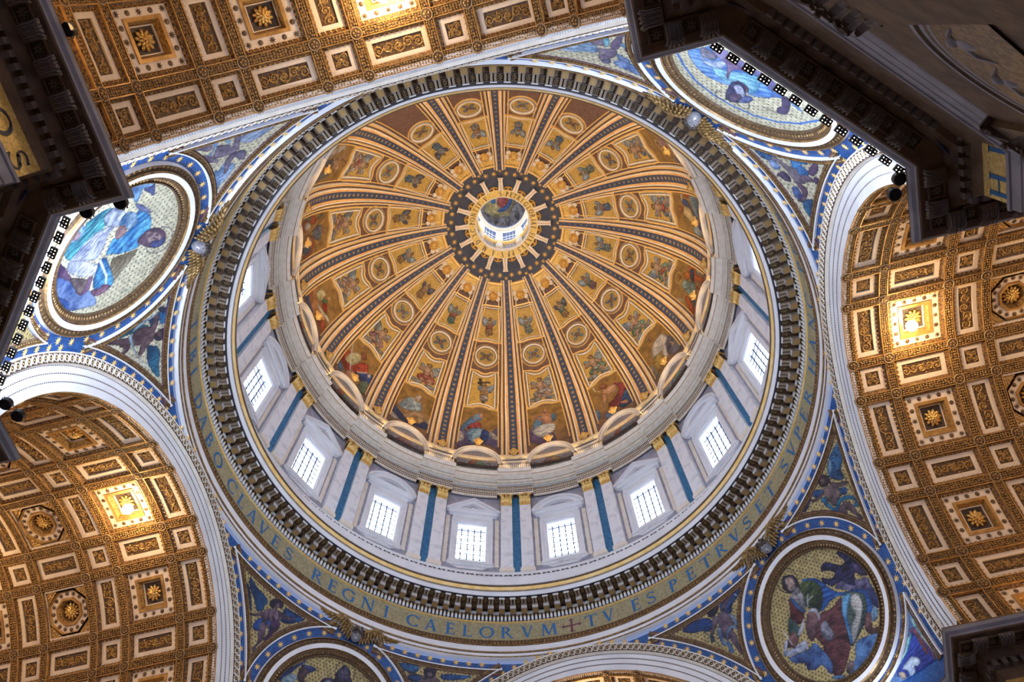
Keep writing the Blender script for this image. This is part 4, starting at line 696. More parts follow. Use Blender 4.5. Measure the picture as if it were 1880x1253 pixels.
TB1=[('f',(.156,.305,.515),[(-8.77,5.04),(-8.35,4.63),(-7.91,4.16),(-7.42,3.41),(-6.86,3.94),(-6.74,4.54),(-7.16,4.7),(-7.75,5.05),(-8.28,5.12)],(.456,.61,.753),(66,.3)),('f',(.08,.156,.402),[(-5.64,4.85),(-5.49,4.5),(-5.04,4.35),(-4.31,4.62),(-3.6,5.12),(-4.04,5.2),(-4.68,5.19),(-5.31,5.15)],(.305,.456,.716),(22,.14)),('f',(.127,.102,.188),[(-6.83,4.03),(-6.53,3.82),(-6.02,3.53),(-5.77,4.15),(-5.98,4.88),(-6.25,5.19),(-6.63,4.46)],(.352,.305,.376)),('f',(.127,.102,.188),[(-7.39,3.38),(-7.36,2.9),(-7.11,2.71),(-6.66,3.45),(-6.89,3.73),(-7.19,3.82)],(.456,.402,.456)),('f',(.102,.08,.171),[(-6.41,3.37),(-6.5,2.59),(-6.49,1.82),(-6.23,1.38),(-6.18,2.19),(-5.94,2.97),(-6.02,3.65)],(.262,.205,.328)),('f',(.102,.352,.515),[(-7.07,2.56),(-7.05,2.05),(-6.75,1.86),(-6.64,2.21),(-6.75,2.55),(-6.51,3.09),(-6.49,3.67),(-6.77,3.29)],(.305,.644,.753),(60,.21)),('f',(.102,.102,.188),[(-6.24,5.08),(-5.9,4.71),(-5.72,5.02),(-5.95,5.31)],(.223,.223,.352)),('f',(.061,.188,.402),[(-6.08,2.85),(-5.8,2.59),(-5.55,2.87),(-5.69,3.12),(-5.9,3.06)],(.223,.456,.578)),('f',(.045,.026,.032),[(-5.69,3.12),(-5.51,2.96),(-5.39,3.28),(-5.57,3.44)],(.102,.061,.061)),('f',(.08,.156,.352),[(-5.84,3.97),(-5.44,3.99),(-4.97,4.17),(-4.97,4.52),(-5.41,4.55)],(.262,.376,.61),(31,.12))]
TB2=[('f',(.007,.045,.156),[(3.53,5.17),(3.97,5.06),(4.27,4.41),(4.86,4.35),(5.04,4.8),(4.69,5.16),(4.22,5.36)],(.061,.188,.402),(0,.15)),('f',(.102,.223,.515),[(4.7,4.94),(5.19,4.65),(5.5,4.79),(5.47,5.19),(5.03,5.24)],(.402,.515,.791)),('f',(.102,.08,.127),[(4.67,4.8),(4.86,4.35),(5.58,4.11),(5.77,3.57),(6.42,3.67),(6.91,3.99),(6.7,4.61),(6.1,4.6),(5.31,4.57)],(.352,.305,.352)),('f',(.021,.102,.352),[(5.26,3.52),(5.24,2.95),(5.64,2.35),(5.93,2.79),(5.81,3.19),(6.33,3.14),(6.58,3.42),(6.41,3.97),(5.96,3.79),(5.73,3.96)],(.08,.305,.644),(16,.16)),('f',(.091,.053,.114),[(6.35,3.91),(6.58,3.42),(6.98,3.21),(6.98,3.64),(6.68,4.17)],(.262,.188,.262)),('f',(.07,.038,.102),[(6.27,3.07),(5.93,2.05),(6.16,1.47),(6.16,1.99),(6.47,2.35),(6.7,3.02),(6.55,3.27)],(.188,.114,.223)),('f',(.045,.032,.091),[(5.77,5.43),(5.71,4.81),(6.16,4.67),(6.5,4.93),(6.29,5.25),(5.99,5.34)],(.141,.102,.205)),('f',(.08,.045,.091),[(6.61,4.62),(6.98,4.28),(7.46,4.35),(7.87,5.09),(7.71,5.56),(7.45,4.87),(7.0,4.72)],(.262,.171,.242)),('f',(.032,.061,.223),[(6.84,5.19),(6.89,4.81),(7.51,4.93),(7.65,5.39),(7.32,5.48)],(.156,.262,.578)),('f',(.005,.045,.156),[(7.88,5.3),(7.83,4.72),(7.99,4.47),(8.89,5.39),(8.45,5.54)],(.045,.223,.402),(40,.14)),('f',(.045,.032,.091),[(6.76,3.09),(6.92,2.84),(7.29,3.24),(7.1,3.35)],(.127,.091,.188))]
TA1=[('f',(.156,.262,.456),[(7.44,3.98),(7.93,4.22),(8.53,4.87),(9.02,5.34),(8.58,5.44),(7.79,5.24),(7.26,4.86),(7.16,4.34)],(.515,.61,.753),(96,.24)),('f',(.102,.223,.456),[(4.91,4.21),(5.1,4.41),(5.6,4.36),(5.7,4.98),(5.5,5.31),(4.55,5.34),(4.02,5.21),(3.52,5.29)],(.402,.546,.753),(119,.23)),('f',(.102,.08,.141),[(6.47,.81),(6.43,1.37),(6.71,1.82),(6.78,2.39),(6.49,2.78),(6.22,2.62),(6.22,1.74)],(.262,.223,.305)),('f',(.102,.08,.141),[(5.88,2.56),(5.97,2.93),(5.79,3.86),(5.57,3.78),(5.53,3.11)],(.262,.223,.305)),('f',(.102,.08,.141),[(6.2,3.16),(6.69,3.0),(6.85,3.56),(6.74,4.45),(6.4,4.48),(5.96,3.89),(5.89,3.34)],(.305,.262,.352)),('f',(.102,.08,.141),[(7.07,3.84),(7.7,3.47),(7.87,3.7),(6.99,4.4),(6.69,4.63),(6.7,4.22)],(.262,.223,.305)),('f',(.102,.08,.141),[(5.93,4.27),(6.49,4.5),(6.46,4.86),(5.84,4.78),(5.03,5.07),(4.99,4.84)],(.283,.242,.328)),('f',(.127,.305,.644),[(6.0,2.9),(6.42,2.89),(6.95,2.41),(7.26,2.56),(6.76,2.93),(6.35,3.03),(5.95,3.12)],(.402,.61,.831)),('f',(.102,.102,.188),[(6.4,4.48),(6.62,4.73),(6.75,4.97),(6.55,5.31),(6.05,5.47),(6.12,4.89)],(.223,.188,.283)),('f',(.188,.352,.578),[(7.25,2.83),(7.52,2.93),(7.34,3.37),(6.89,3.79),(6.99,3.34)],(.402,.578,.753))]
TA2=[('f',(.005,.054,.117),[(-5.83,2.07),(-5.61,2.48),(-5.41,3.19),(-5.35,3.92),(-5.46,4.45),(-5.73,4.18),(-5.85,3.29),(-6.03,2.49)],(.045,.223,.262)),('f',(.005,.054,.144),[(-6.78,4.65),(-6.75,5.06),(-6.85,5.41),(-7.3,5.65),(-7.87,5.65),(-8.74,5.74),(-8.56,5.39),(-7.79,4.8)],(.045,.262,.402),(164,.16)),('f',(.007,.045,.188),[(-4.62,4.98),(-4.56,5.38),(-3.58,5.34),(-3.58,5.46),(-4.65,5.66),(-5.32,5.58),(-5.37,5.26)],(.061,.305,.578),(150,.15)),('f',(.005,.025,.093),[(-5.02,4.34),(-4.82,4.62),(-4.99,5.08),(-5.58,5.06),(-5.55,4.64)],(.032,.102,.262)),('f',(.061,.03,.045),[(-5.93,3.39),(-5.55,3.8),(-5.56,4.81),(-5.87,4.96),(-6.33,4.39),(-6.65,4.04),(-6.51,3.51)],(.188,.114,.127)),('f',(.061,.03,.045),[(-6.09,1.16),(-6.01,1.9),(-6.04,2.58),(-6.06,3.25),(-6.5,3.42),(-6.47,2.66),(-6.27,1.62)],(.171,.098,.114)),('f',(.045,.023,.037),[(-6.44,2.49),(-6.57,3.35),(-6.9,3.25),(-7.07,2.94),(-6.9,2.79),(-6.76,2.97)],(.127,.07,.091)),('f',(.07,.038,.053),[(-6.03,4.25),(-5.86,4.88),(-6.1,5.18),(-6.51,4.85),(-7.18,4.38),(-7.44,4.17),(-7.35,4.03),(-6.86,4.08)],(.262,.156,.171)),('f',(.07,.038,.053),[(-5.63,4.74),(-4.97,4.66),(-4.61,4.81),(-4.69,5.0),(-5.36,5.09),(-5.73,5.01)],(.242,.141,.156)),('f',(.012,.009,.025),[(-6.09,5.01),(-5.81,5.2),(-5.68,5.5),(-5.77,5.77),(-6.29,5.8),(-6.49,5.42),(-6.39,5.07)],(.061,.045,.091)),('f',(.08,.045,.054),[(-5.91,5.1),(-5.82,5.37),(-6.13,5.52),(-6.18,5.28)],(.262,.156,.156)),('f',(.188,.305,.402),[(-6.19,3.19),(-5.91,3.22),(-5.6,3.56),(-5.35,4.01),(-4.83,4.79),(-4.61,4.9),(-4.88,4.47),(-5.26,3.73),(-5.72,3.34),(-6.3,3.51),(-7.35,3.99),(-7.11,3.78)],(.515,.644,.716),(140,.11)),('h',(.402,.402,.376),.023,(-7.52,4.0,.24)),('l',(.515,.578,.61),.031,[(-7.52,4.27),(-7.83,4.48),(-8.0,4.75),(-7.79,4.76)]),('f',(.013,.013,.045),[(-4.39,4.83),(-4.25,5.13),(-4.41,5.51),(-4.64,5.41),(-4.62,5.07)],(.061,.061,.127))]
TD1=[('f',(.003,.018,.08),[(8.63,5.8),(7.94,5.53),(7.26,5.37),(6.76,5.15),(6.83,4.73),(6.86,4.38),(7.19,4.19),(7.7,4.72),(8.35,5.21)],(.013,.102,.262),(-149,.15)),('f',(.003,.01,.061),[(5.51,5.14),(5.36,5.42),(4.8,5.46),(4.12,5.42),(3.85,5.3),(4.35,4.86),(4.9,4.51),(5.4,4.5)],(.021,.102,.305),(172,.17)),('f',(.045,.027,.061),[(6.69,4.48),(6.38,4.85),(5.8,4.99),(5.45,4.47),(5.52,4.05),(6.03,3.64),(6.47,3.65),(6.68,3.78)],(.262,.171,.223),(-171,.36)),('f',(.045,.027,.061),[(7.58,3.83),(7.22,3.98),(6.74,4.42),(6.62,4.2),(7.03,3.9),(7.44,3.72)],(.188,.122,.171)),('f',(.045,.027,.061),[(5.85,4.96),(5.43,4.99),(4.73,5.04),(4.44,5.19),(4.66,4.89),(5.28,4.69),(5.64,4.69)],(.223,.141,.188)),('f',(.045,.027,.061),[(6.63,3.69),(6.27,3.82),(5.99,3.28),(6.01,2.63),(6.14,2.18),(6.21,1.76),(6.36,1.93),(6.26,2.56),(6.51,3.05)],(.223,.141,.205)),('f',(.004,.032,.188),[(7.02,3.33),(6.82,3.9),(6.51,4.01),(6.58,3.59),(6.51,3.18),(6.78,3.02)],(.032,.156,.515)),('f',(.004,.032,.188),[(6.32,3.92),(6.05,4.08),(5.76,3.6),(5.88,3.34),(5.97,3.8)],(.045,.223,.644)),('f',(.021,.009,.045),[(6.02,4.16),(5.51,4.44),(5.25,4.07),(5.49,3.42),(5.82,2.8),(6.0,2.89),(5.79,3.45)],(.102,.053,.127)),('f',(.007,.005,.018),[(6.6,5.11),(6.45,5.52),(5.94,5.68),(5.61,5.47),(5.74,5.15),(6.12,5.32),(6.16,4.98),(6.41,4.9)],(.04,.03,.065)),('f',(.102,.061,.098),[(6.23,5.26),(6.03,5.43),(5.87,5.27),(5.96,5.02),(6.18,5.03)],(.305,.205,.262)),('f',(.004,.013,.045),[(8.68,5.26),(8.44,5.29),(7.92,4.71),(7.55,4.04),(7.65,3.98),(8.08,4.61)],(.021,.08,.223)),('l',(.007,.007,.021),.017,[(7.57,4.03),(7.0,3.03)])]
TD2=[('f',(.004,.021,.089),[(-3.57,5.26),(-4.29,5.5),(-4.93,5.57),(-5.15,5.32),(-4.99,5.01),(-4.47,4.98),(-4.03,4.9)],(.045,.188,.402),(-171,.15)),('f',(.004,.021,.117),[(-6.73,5.26),(-6.91,5.49),(-7.51,5.62),(-8.7,5.81),(-8.52,5.58),(-7.86,5.29),(-7.04,5.08)],(.045,.188,.515),(171,.24)),('f',(.045,.032,.048),[(-4.33,5.0),(-4.73,5.0),(-5.39,5.0),(-5.88,5.08),(-5.87,4.7),(-5.21,4.76),(-4.59,4.82)],(.205,.141,.171)),('f',(.045,.032,.048),[(-5.36,4.68),(-5.9,5.02),(-6.51,5.13),(-6.76,4.75),(-5.36,4.29)],(.223,.156,.188)),('f',(.007,.005,.016),[(-5.49,5.29),(-5.59,5.57),(-6.0,5.72),(-6.36,5.6),(-6.36,5.22),(-6.12,4.96),(-5.72,4.97)],(.045,.032,.08)),('f',(.08,.053,.08),[(-5.74,5.2),(-5.95,5.36),(-6.18,5.26),(-6.06,5.04),(-5.86,5.05)],(.305,.205,.242)),('f',(.005,.016,.072),[(-4.51,4.67),(-5.15,4.93),(-5.44,4.83),(-5.3,4.47),(-4.81,4.38)],(.032,.102,.305))]
LC=[('f',(.102,.032,.156),[(-3.78,-4.79),(-4.35,-5.06),(-4.39,-5.39),(-4.24,-6.89),(-3.98,-7.18),(-3.34,-6.8),(-3.69,-5.5)],(.305,.127,.188),(-76,.16)),('f',(.008,.021,.223),[(-3.6,-5.13),(-3.92,-5.26),(-3.87,-7.29),(-2.6,-6.92),(-1.47,-6.08),(-2.44,-5.44)],(.045,.102,.515),(-90,.24)),('f',(.223,.061,.021),[(-3.92,-5.26),(-4.03,-5.37),(-3.87,-6.6),(-3.75,-6.43)],(.456,.156,.061)),('f',(.402,.578,.871),[(-2.41,-5.95),(-2.9,-5.96),(-3.24,-6.44),(-2.92,-6.63),(-2.73,-6.46),(-2.54,-6.76),(-2.15,-6.73),(-2.22,-6.32),(-2.0,-6.02)],(.753,.871,.956),(-112,.16)),('f',(.456,.352,.262),[(-1.65,-6.03),(-1.94,-6.18),(-1.91,-6.53),(-1.6,-6.41)],(.716,.578,.402)),('l',(.045,.515,.515),.035,[(-4.51,-4.24),(-4.2,-4.98),(-4.24,-6.89)]),('l',(.045,.515,.515),.035,[(-3.63,-5.1),(-2.81,-5.5),(-1.4,-5.76)]),('l',(.515,.831,.68),.04,[(-4.31,-4.5),(-4.22,-4.88)]),('l',(.515,.831,.68),.04,[(-3.48,-5.07),(-2.78,-5.47),(-1.53,-5.76)]),('l',(.578,.831,.716),.035,[(-4.17,-5.62),(-4.25,-6.74)])]
SEAT={1:[('f',(.045,.045,.127),[(3.11,3.41),(1.85,5.09),(-.23,2.94),(-1.93,5.55),(-2.56,4.65),(-2.62,1.09),(-1.59,2.11),(.19,2.34),(2.31,.57),(2.96,1.39)],(.156,.127,.262)),('f',(.305,.283,.305),[(2.59,3.62),(1.95,4.34),(1.56,2.99),(2.27,2.22)],(.68,.61,.546)),('f',(.305,.283,.305),[(-1.19,5.03),(-1.97,4.38),(-2.3,3.43),(-1.55,3.63)],(.578,.546,.515)),('f',(.188,.021,.032),[(1.64,5.39),(.58,6.79),(-.07,6.25),(-.27,5.37),(.76,4.69)],(.402,.08,.08)),('f',(.032,.102,.262),[(2.13,4.76),(1.61,6.08),(.63,7.44),(.03,7.89),(-.38,7.41),(-.05,6.58),(.98,5.8),(1.67,4.67)],(.188,.376,.578),(-150,.32)),('f',(.021,.08,.223),[(1.32,4.06),(.78,5.15),(-.27,5.37),(-1.21,4.56),(-1.25,3.6),(-.39,2.72),(.78,2.33)],(.223,.429,.61),(-106,.35)),('f',(.188,.352,.515),[(.73,4.21),(-.12,5.34),(-.33,4.2),(.21,2.85),(.73,2.73)],(.429,.61,.68),(-97,.28)),('f',(.007,.032,.156),[(-.43,5.16),(-1.21,4.56),(-.83,2.79),(-.23,2.94)],(.032,.102,.352)),('f',(.402,.188,.127),[(.17,7.65),(-.28,7.83),(-.35,7.19),(-.1,6.93)],(.716,.429,.305)),('h',(.305,.156,.021),.029,(-.01,7.24,.75))],
0:[('f',(.061,.045,.127),[(2.51,5.35),(1.21,4.59),(-.68,3.43),(-.42,.32),(1.39,2.13),(2.37,3.14)],(.188,.127,.262)),('f',(.061,.156,.305),[(1.64,5.64),(.98,6.84),(.35,6.88),(.5,5.56),(1.51,4.66)],(.188,.352,.515)),('f',(.352,.156,.102),[(.55,7.17),(-.18,7.38),(-.73,6.73),(-.47,5.22),(.47,5.79)],(.644,.352,.223)),('f',(.305,.328,.376),[(1.73,4.72),(.82,5.43),(-.72,5.35),(-.86,4.34),(-.23,3.61),(.72,3.21),(1.43,3.67)],(.68,.68,.644),(-105,.38)),('f',(.262,.127,.08),[(.22,7.95),(-.19,8.04),(-.44,7.51),(-.16,7.17),(.21,7.4)],(.578,.305,.188)),('f',(.352,.156,.102),[(1.52,7.64),(1.24,7.35),(.55,6.5),(.74,6.21),(1.36,6.94)],(.578,.305,.188)),('h',(.305,.156,.021),.029,(-.03,7.43,.64)),('f',(.045,.127,.262),[(-.58,6.79),(-1.15,6.79),(-1.02,5.7),(-.63,5.86)],(.156,.305,.456))],
2:[('f',(.007,.021,.08),[(2.82,4.52),(2.11,4.27),(.97,3.41),(-.52,2.73),(-2.27,4.44),(-2.81,2.9),(-1.02,2.39),(1.19,2.22),(2.87,2.01)],(.045,.08,.223)),('f',(.305,.283,.283),[(2.77,2.64),(2.1,2.84),(1.19,2.22),(1.88,1.79)],(.644,.61,.546)),('f',(.305,.283,.283),[(-1.75,4.1),(-2.21,4.74),(-2.48,4.11),(-1.97,3.67)],(.644,.61,.546)),('f',(.305,.156,.061),[(1.98,4.39),(1.83,5.67),(1.13,6.04),(.15,4.58),(-1.33,4.74),(-.54,4.18),(.93,3.93)],(.515,.305,.156)),('f',(.156,.223,.305),[(1.72,4.63),(1.18,6.23),(.42,6.93),(-.54,6.86),(-.99,5.63),(-.38,4.98),(1.02,4.32)],(.402,.515,.546),(-163,.3)),('f',(.305,.188,.102),[(.84,3.53),(-.11,4.78),(-1.42,5.03),(-1.49,3.93),(-1.04,3.14),(-.54,4.18),(.41,2.93)],(.644,.456,.262),(-108,.38)),('f',(.305,.223,.188),[(.23,7.4),(-.27,7.85),(-.58,7.32),(-.3,6.59),(.06,6.76)],(.68,.546,.456)),('h',(.305,.156,.021),.027,(-.13,7.23,.66))],
3:[('f',(.021,.061,.156),[(2.65,3.32),(1.49,2.77),(1.45,1.68),(1.91,1.75)],(.127,.262,.402)),('f',(.188,.017,.017),[(2.66,3.99),(1.8,5.84),(.61,5.28),(-.7,6.64),(-1.54,4.93),(-.54,3.24),(1.03,2.69)],(.485,.08,.045),(164,.35)),('f',(.305,.305,.156),[(1.78,4.24),(1.56,5.82),(.52,6.98),(.14,5.97),(.61,4.48),(1.23,4.04)],(.61,.578,.352),(-167,.21)),('f',(.007,.021,.102),[(-.07,3.9),(-1.28,5.5),(-2.24,5.85),(-2.58,4.21),(-1.42,3.43),(-.78,3.6)],(.032,.08,.305)),('f',(.045,.08,.061),[(-1.0,1.99),(-1.28,3.78),(-2.01,4.26),(-2.35,2.31),(-1.67,1.61)],(.156,.223,.156),(-144,.22)),('f',(.352,.188,.127),[(.96,2.53),(.31,3.85),(-.54,3.24),(-.32,1.78),(.31,1.9)],(.578,.352,.223)),('f',(.156,.045,.021),[(.6,7.13),(.19,7.84),(-.32,7.15),(-.04,6.37)],(.402,.156,.08)),('l',(.578,.578,.578),.033,[(2.39,7.92),(.62,3.64)]),('l',(.644,.61,.578),.04,[(-.29,4.28),(-1.28,5.5)]),('h',(.305,.156,.021),.027,(.15,7.25,.75)),('f',(.515,.456,.352),[(-1.4,5.26),(-1.65,5.73),(-1.89,5.4),(-1.64,4.93)])],
4:[('f',(.026,.053,.141),[(2.95,1.57),(2.76,3.28),(1.67,3.22),(.3,3.4),(.25,2.67),(.87,2.1)],(.102,.156,.305)),('f',(.305,.102,.032),[(2.76,3.28),(2.66,4.24),(1.82,5.47),(1.58,4.78),(.69,4.54),(-.91,4.75),(-1.45,4.4),(-.54,3.01),(.37,2.79),(1.73,2.82)],(.61,.305,.127),(159,.34)),('f',(.305,.262,.114),[(1.77,4.7),(1.51,6.18),(.81,6.61),(.43,5.84),(.58,5.03),(1.26,4.56)],(.61,.546,.305),(139,.26)),('f',(.032,.102,.061),[(.55,5.56),(.23,6.58),(-.18,6.11),(.16,5.46)],(.08,.223,.127)),('f',(.188,.01,.01),[(.21,5.13),(-.11,6.16),(-.95,5.47),(-.53,5.08)],(.429,.045,.032)),('f',(.188,.021,.013),[(-.47,2.62),(-1.39,4.26),(-1.99,4.03),(-2.13,2.73),(-1.2,2.96)],(.485,.102,.045),(167,.2)),('f',(.515,.485,.376),[(.78,4.31),(.32,4.64),(-.66,4.98),(-1.44,5.4),(-2.19,5.11),(-1.45,4.81),(-.3,4.31)],(.753,.716,.61),(151,.1)),('f',(.402,.188,.102),[(.75,5.89),(.33,6.98),(-.12,7.25),(-.01,6.75),(.5,5.89)],(.68,.429,.223)),('h',(.305,.156,.021),.024,(.04,7.28,.67))],
5:[('f',(.045,.061,.045),[(2.52,1.72),(2.51,3.0),(2.02,4.55),(1.49,4.52),(2.09,2.46)],(.156,.171,.102)),('f',(.156,.021,.01),[(1.73,2.11),(1.98,3.0),(1.54,4.3),(2.22,4.47),(1.73,5.66),(1.1,5.64),(1.06,4.44),(.52,3.23)],(.376,.08,.032)),('f',(.262,.262,.242),[(1.55,2.93),(1.54,3.86),(1.02,4.65),(.64,3.89),(.89,3.14)],(.485,.456,.402)),('f',(.045,.061,.102),[(.28,5.22),(.76,6.47),(.27,7.62),(-.81,7.02),(-.68,5.9)],(.156,.188,.242),(125,.35)),('f',(.156,.032,.017),[(.04,4.22),(-.05,5.06),(-1.13,5.92),(-2.04,5.07),(-2.21,3.55),(-1.81,2.64),(-1.59,4.7),(-.96,5.13)],(.352,.102,.045)),('f',(.223,.242,.262),[(-.57,3.39),(-.05,4.23),(-.6,5.11),(-1.23,4.72),(-1.17,2.93),(-.73,2.55)],(.485,.485,.456)),('f',(.021,.038,.08),[(-.91,2.56),(-1.14,4.3),(-1.64,4.91),(-1.83,3.82),(-1.46,2.67)],(.102,.156,.242)),('l',(.114,.053,.013),.084,[(.1,3.54),(.32,5.01),(1.26,7.26),(1.88,7.94)]),('f',(.045,.053,.061),[(1.65,6.06),(2.03,7.03),(1.91,7.25),(1.36,6.7)],(.188,.188,.188)),('f',(.188,.07,.026),[(.34,7.27),(.32,7.87),(-.26,8.03),(-.26,7.52)],(.456,.223,.091)),('h',(.305,.156,.021),.028,(-.04,7.84,.67))],
6:[('f',(.188,.114,.08),[(.12,5.24),(.8,4.99),(.26,6.33),(-.58,7.5),(-.92,6.82)],(.61,.376,.242)),('f',(.188,.114,.08),[(.35,6.24),(.95,6.94),(1.14,7.4),(.72,7.85),(.26,7.01)],(.61,.376,.242)),('f',(.188,.171,.156),[(.67,3.12),(1.31,3.47),(1.84,4.74),(2.35,5.53),(1.56,6.74),(1.21,5.76),(.8,4.99)],(.546,.485,.402),(108,.58)),('f',(.021,.032,.053),[(.15,3.42),(.46,5.03),(-.23,5.81),(-1.47,5.78),(-1.66,4.86),(-2.15,2.02),(-1.14,2.68),(-.81,4.18)],(.188,.223,.262),(108,.92)),('h',(.305,.156,.021),.024,(-.14,8.13,.87)),('f',(.188,.091,.032),[(.27,7.18),(.29,7.96),(-.29,8.65),(-.48,8.2)],(.485,.283,.114))],
15:[('f',(.021,.08,.223),[(2.59,5.11),(1.74,4.2),(1.89,2.87),(2.71,2.57),(2.96,3.51)],(.223,.376,.578)),('f',(.021,.08,.223),[(1.2,3.23),(.16,2.96),(-.31,2.22),(.48,1.49),(1.25,2.27)],(.223,.376,.578)),('f',(.007,.045,.156),[(-1.29,4.65),(-2.4,4.86),(-2.57,3.19),(-2.48,2.26),(-.96,2.26),(-.61,3.42)],(.061,.188,.402),(-110,.47)),('f',(.127,.021,.032),[(.42,4.44),(-.73,4.99),(-1.39,5.97),(-.93,7.11),(-1.88,6.38),(-2.53,5.21),(-1.55,4.37),(-.5,3.02),(.41,3.22)],(.402,.08,.091),(-95,.53)),('f',(.402,.188,.114),[(.45,7.01),(-.43,7.13),(-1.12,6.69),(-.95,5.71),(-.02,5.91),(.68,6.31)],(.716,.456,.305)),('f',(.352,.156,.102),[(.62,6.49),(.29,5.97),(1.05,3.83),(1.33,2.6),(1.65,2.9),(1.09,4.59)],(.644,.352,.223)),('f',(.156,.045,.021),[(.72,7.91),(.31,8.12),(-.36,7.42),(-.05,7.02),(.52,7.3)],(.456,.188,.102)),('l',(.68,.61,.515),.04,[(1.35,8.2),(1.31,7.62),(.82,7.11)]),('h',(.305,.156,.021),.027,(.34,7.59,.78)),('f',(.456,.223,.127),[(-.96,3.53),(-1.71,3.19),(-1.68,2.46),(-1.01,3.1)])],
14:[('f',(.156,.188,.223),[(2.55,4.97),(1.82,4.39),(1.98,3.23),(2.71,3.81)],(.376,.429,.456)),('f',(.102,.127,.156),[(2.05,3.06),(1.62,2.64),(2.36,1.82),(2.7,2.95)],(.305,.352,.376)),('f',(.045,.045,.08),[(-1.44,5.92),(-2.24,4.12),(-2.58,1.24),(-2.1,1.32),(-.82,2.67),(-.61,3.97)],(.223,.223,.262),(-103,.72)),('f',(.305,.283,.262),[(.47,6.67),(-.7,6.95),(-1.41,6.55),(-1.57,5.4),(-.64,4.78),(.44,4.94),(1.25,5.43)],(.644,.61,.546),(-85,.34)),('f',(.223,.127,.017),[(1.5,5.0),(.44,4.94),(.15,3.87),(.91,2.58),(1.55,2.81),(1.59,4.02)],(.485,.352,.102),(-80,.31)),('f',(.515,.485,.429),[(-.3,4.82),(-.95,5.08),(-.39,3.18),(-.67,2.37),(.04,3.67)],(.753,.716,.644)),('f',(.188,.08,.032),[(.05,8.19),(-.18,7.55),(.1,7.18),(.37,7.61)],(.456,.262,.114)),('h',(.305,.156,.021),.027,(-.07,7.72,.75)),('f',(.456,.305,.188),[(-1.52,4.61),(-2.12,3.16),(-1.4,3.66)])],
13:[('f',(.305,.305,.305),[(-2.64,4.36),(-2.84,3.43),(-1.92,3.16),(-1.83,3.93)],(.515,.515,.485)),('f',(.305,.045,.007),[(-2.41,5.39),(-2.59,4.53),(-1.63,4.06),(-1.94,2.07),(-1.27,2.22),(-1.01,3.79),(-.21,3.79),(-.56,2.28),(-.61,3.8),(-1.37,4.9),(-1.43,5.96)],(.515,.114,.026),(-86,.42)),('f',(.01,.017,.038),[(-1.72,5.55),(-1.9,4.71),(-.8,4.19),(-.68,4.8),(-1.02,5.48)],(.045,.07,.127)),('f',(.045,.091,.091),[(.44,6.69),(-.32,6.38),(-.53,5.27),(-.76,4.08),(-.06,3.29),(1.47,2.59),(1.53,3.21),(.84,4.52),(.7,5.53)],(.305,.402,.352),(-49,.24)),('f',(.305,.07,.007),[(-.93,6.79),(-1.45,5.63),(-.67,5.33),(-.42,6.09)],(.546,.188,.038)),('f',(.262,.038,.007),[(1.3,5.34),(1.1,4.54),(1.77,2.31),(2.29,2.26),(2.07,3.79)],(.485,.102,.026)),('f',(.456,.456,.456),[(1.82,7.14),(1.84,6.38),(1.69,5.26),(1.86,5.5),(2.03,6.42)]),('h',(.456,.305,.061),.032,(-.13,7.59,.59)),('f',(.127,.045,.017),[(-.39,7.69),(-.51,7.19),(-.21,6.99),(.0,7.38)],(.352,.156,.061)),('f',(.305,.305,.262),[(2.34,4.76),(2.18,4.31),(2.49,4.24),(2.6,4.64)])],
12:[('f',(.188,.026,.007),[(-2.43,5.87),(-2.29,5.11),(-2.23,4.44),(-1.65,5.16),(-1.87,5.88)],(.456,.114,.045)),('f',(.017,.038,.114),[(-1.44,6.76),(-1.39,5.31),(-.55,4.7),(-.09,3.79),(.57,4.06),(-.49,5.07),(-.83,6.58)],(.061,.114,.262),(-66,.24)),('f',(.07,.127,.188),[(-2.26,4.23),(-2.53,3.05),(-1.9,1.82),(-.63,2.5),(.74,4.11),(-.01,4.2),(-.89,4.53),(-1.56,4.69)],(.305,.429,.456),(-23,.2)),('f',(.305,.188,.07),[(-.51,6.56),(-.6,5.37),(.05,4.6),(.78,4.32),(1.17,4.79),(.73,5.86),(.38,6.73)],(.644,.515,.262),(-45,.2)),('f',(.156,.205,.242),[(1.36,5.01),(.99,3.82),(1.49,2.54),(2.1,2.89),(2.27,4.1),(1.94,4.78)],(.376,.456,.456),(-45,.2)),('f',(.045,.038,.156),[(.95,4.0),(.49,2.85),(1.01,2.39),(1.39,3.14)],(.127,.114,.305)),('f',(.188,.061,.017),[(-.43,7.81),(-.57,6.69),(-.1,6.72),(.26,7.61),(.07,7.99)],(.429,.205,.07)),('h',(.305,.156,.021),.024,(-.15,7.47,.75)),('f',(.515,.456,.402),[(-1.94,6.56),(-1.81,6.32),(-1.13,6.67),(-1.44,6.76)])]}
# ---- composed figures for the panels (x sideways, y upwards, metres; written as the viewer sees them, then mirrored)
def mir(ops,cx=0,cy=0,s=1.,flip=1):
    out=[]; g=lambda p:(-(cx+p[0]*s*flip),cy+p[1]*s)
    for o in ops:
        if o[0] in 'fp':
            r=[o[0],o[1],[g(p) for p in o[2]]]
            if len(o)>3: r.append(o[3])
            if len(o)>4 and o[4]: r.append((180-o[4][0]*flip,o[4][1]*s))
            out.append(tuple(r))
        elif o[0]=='l': out.append(('l',o[1],o[2]*s,[g(p) for p in o[3]]))
        else: c=g(o[3][:2]); out.append(('h',o[1],o[2]*s,(c[0],c[1],o[3][2]*s)))
    return out
SKN=((.30,.17,.11),(.62,.42,.30)); 
RB_=[((.05,.10,.18),(.26,.38,.48)),((.20,.04,.03),(.48,.16,.11)),((.12,.14,.12),(.42,.46,.40)),((.22,.12,.04),(.55,.36,.16)),((.05,.12,.10),(.22,.36,.28)),((.16,.14,.15),(.52,.50,.48)),((.14,.06,.10),(.40,.24,.26))]
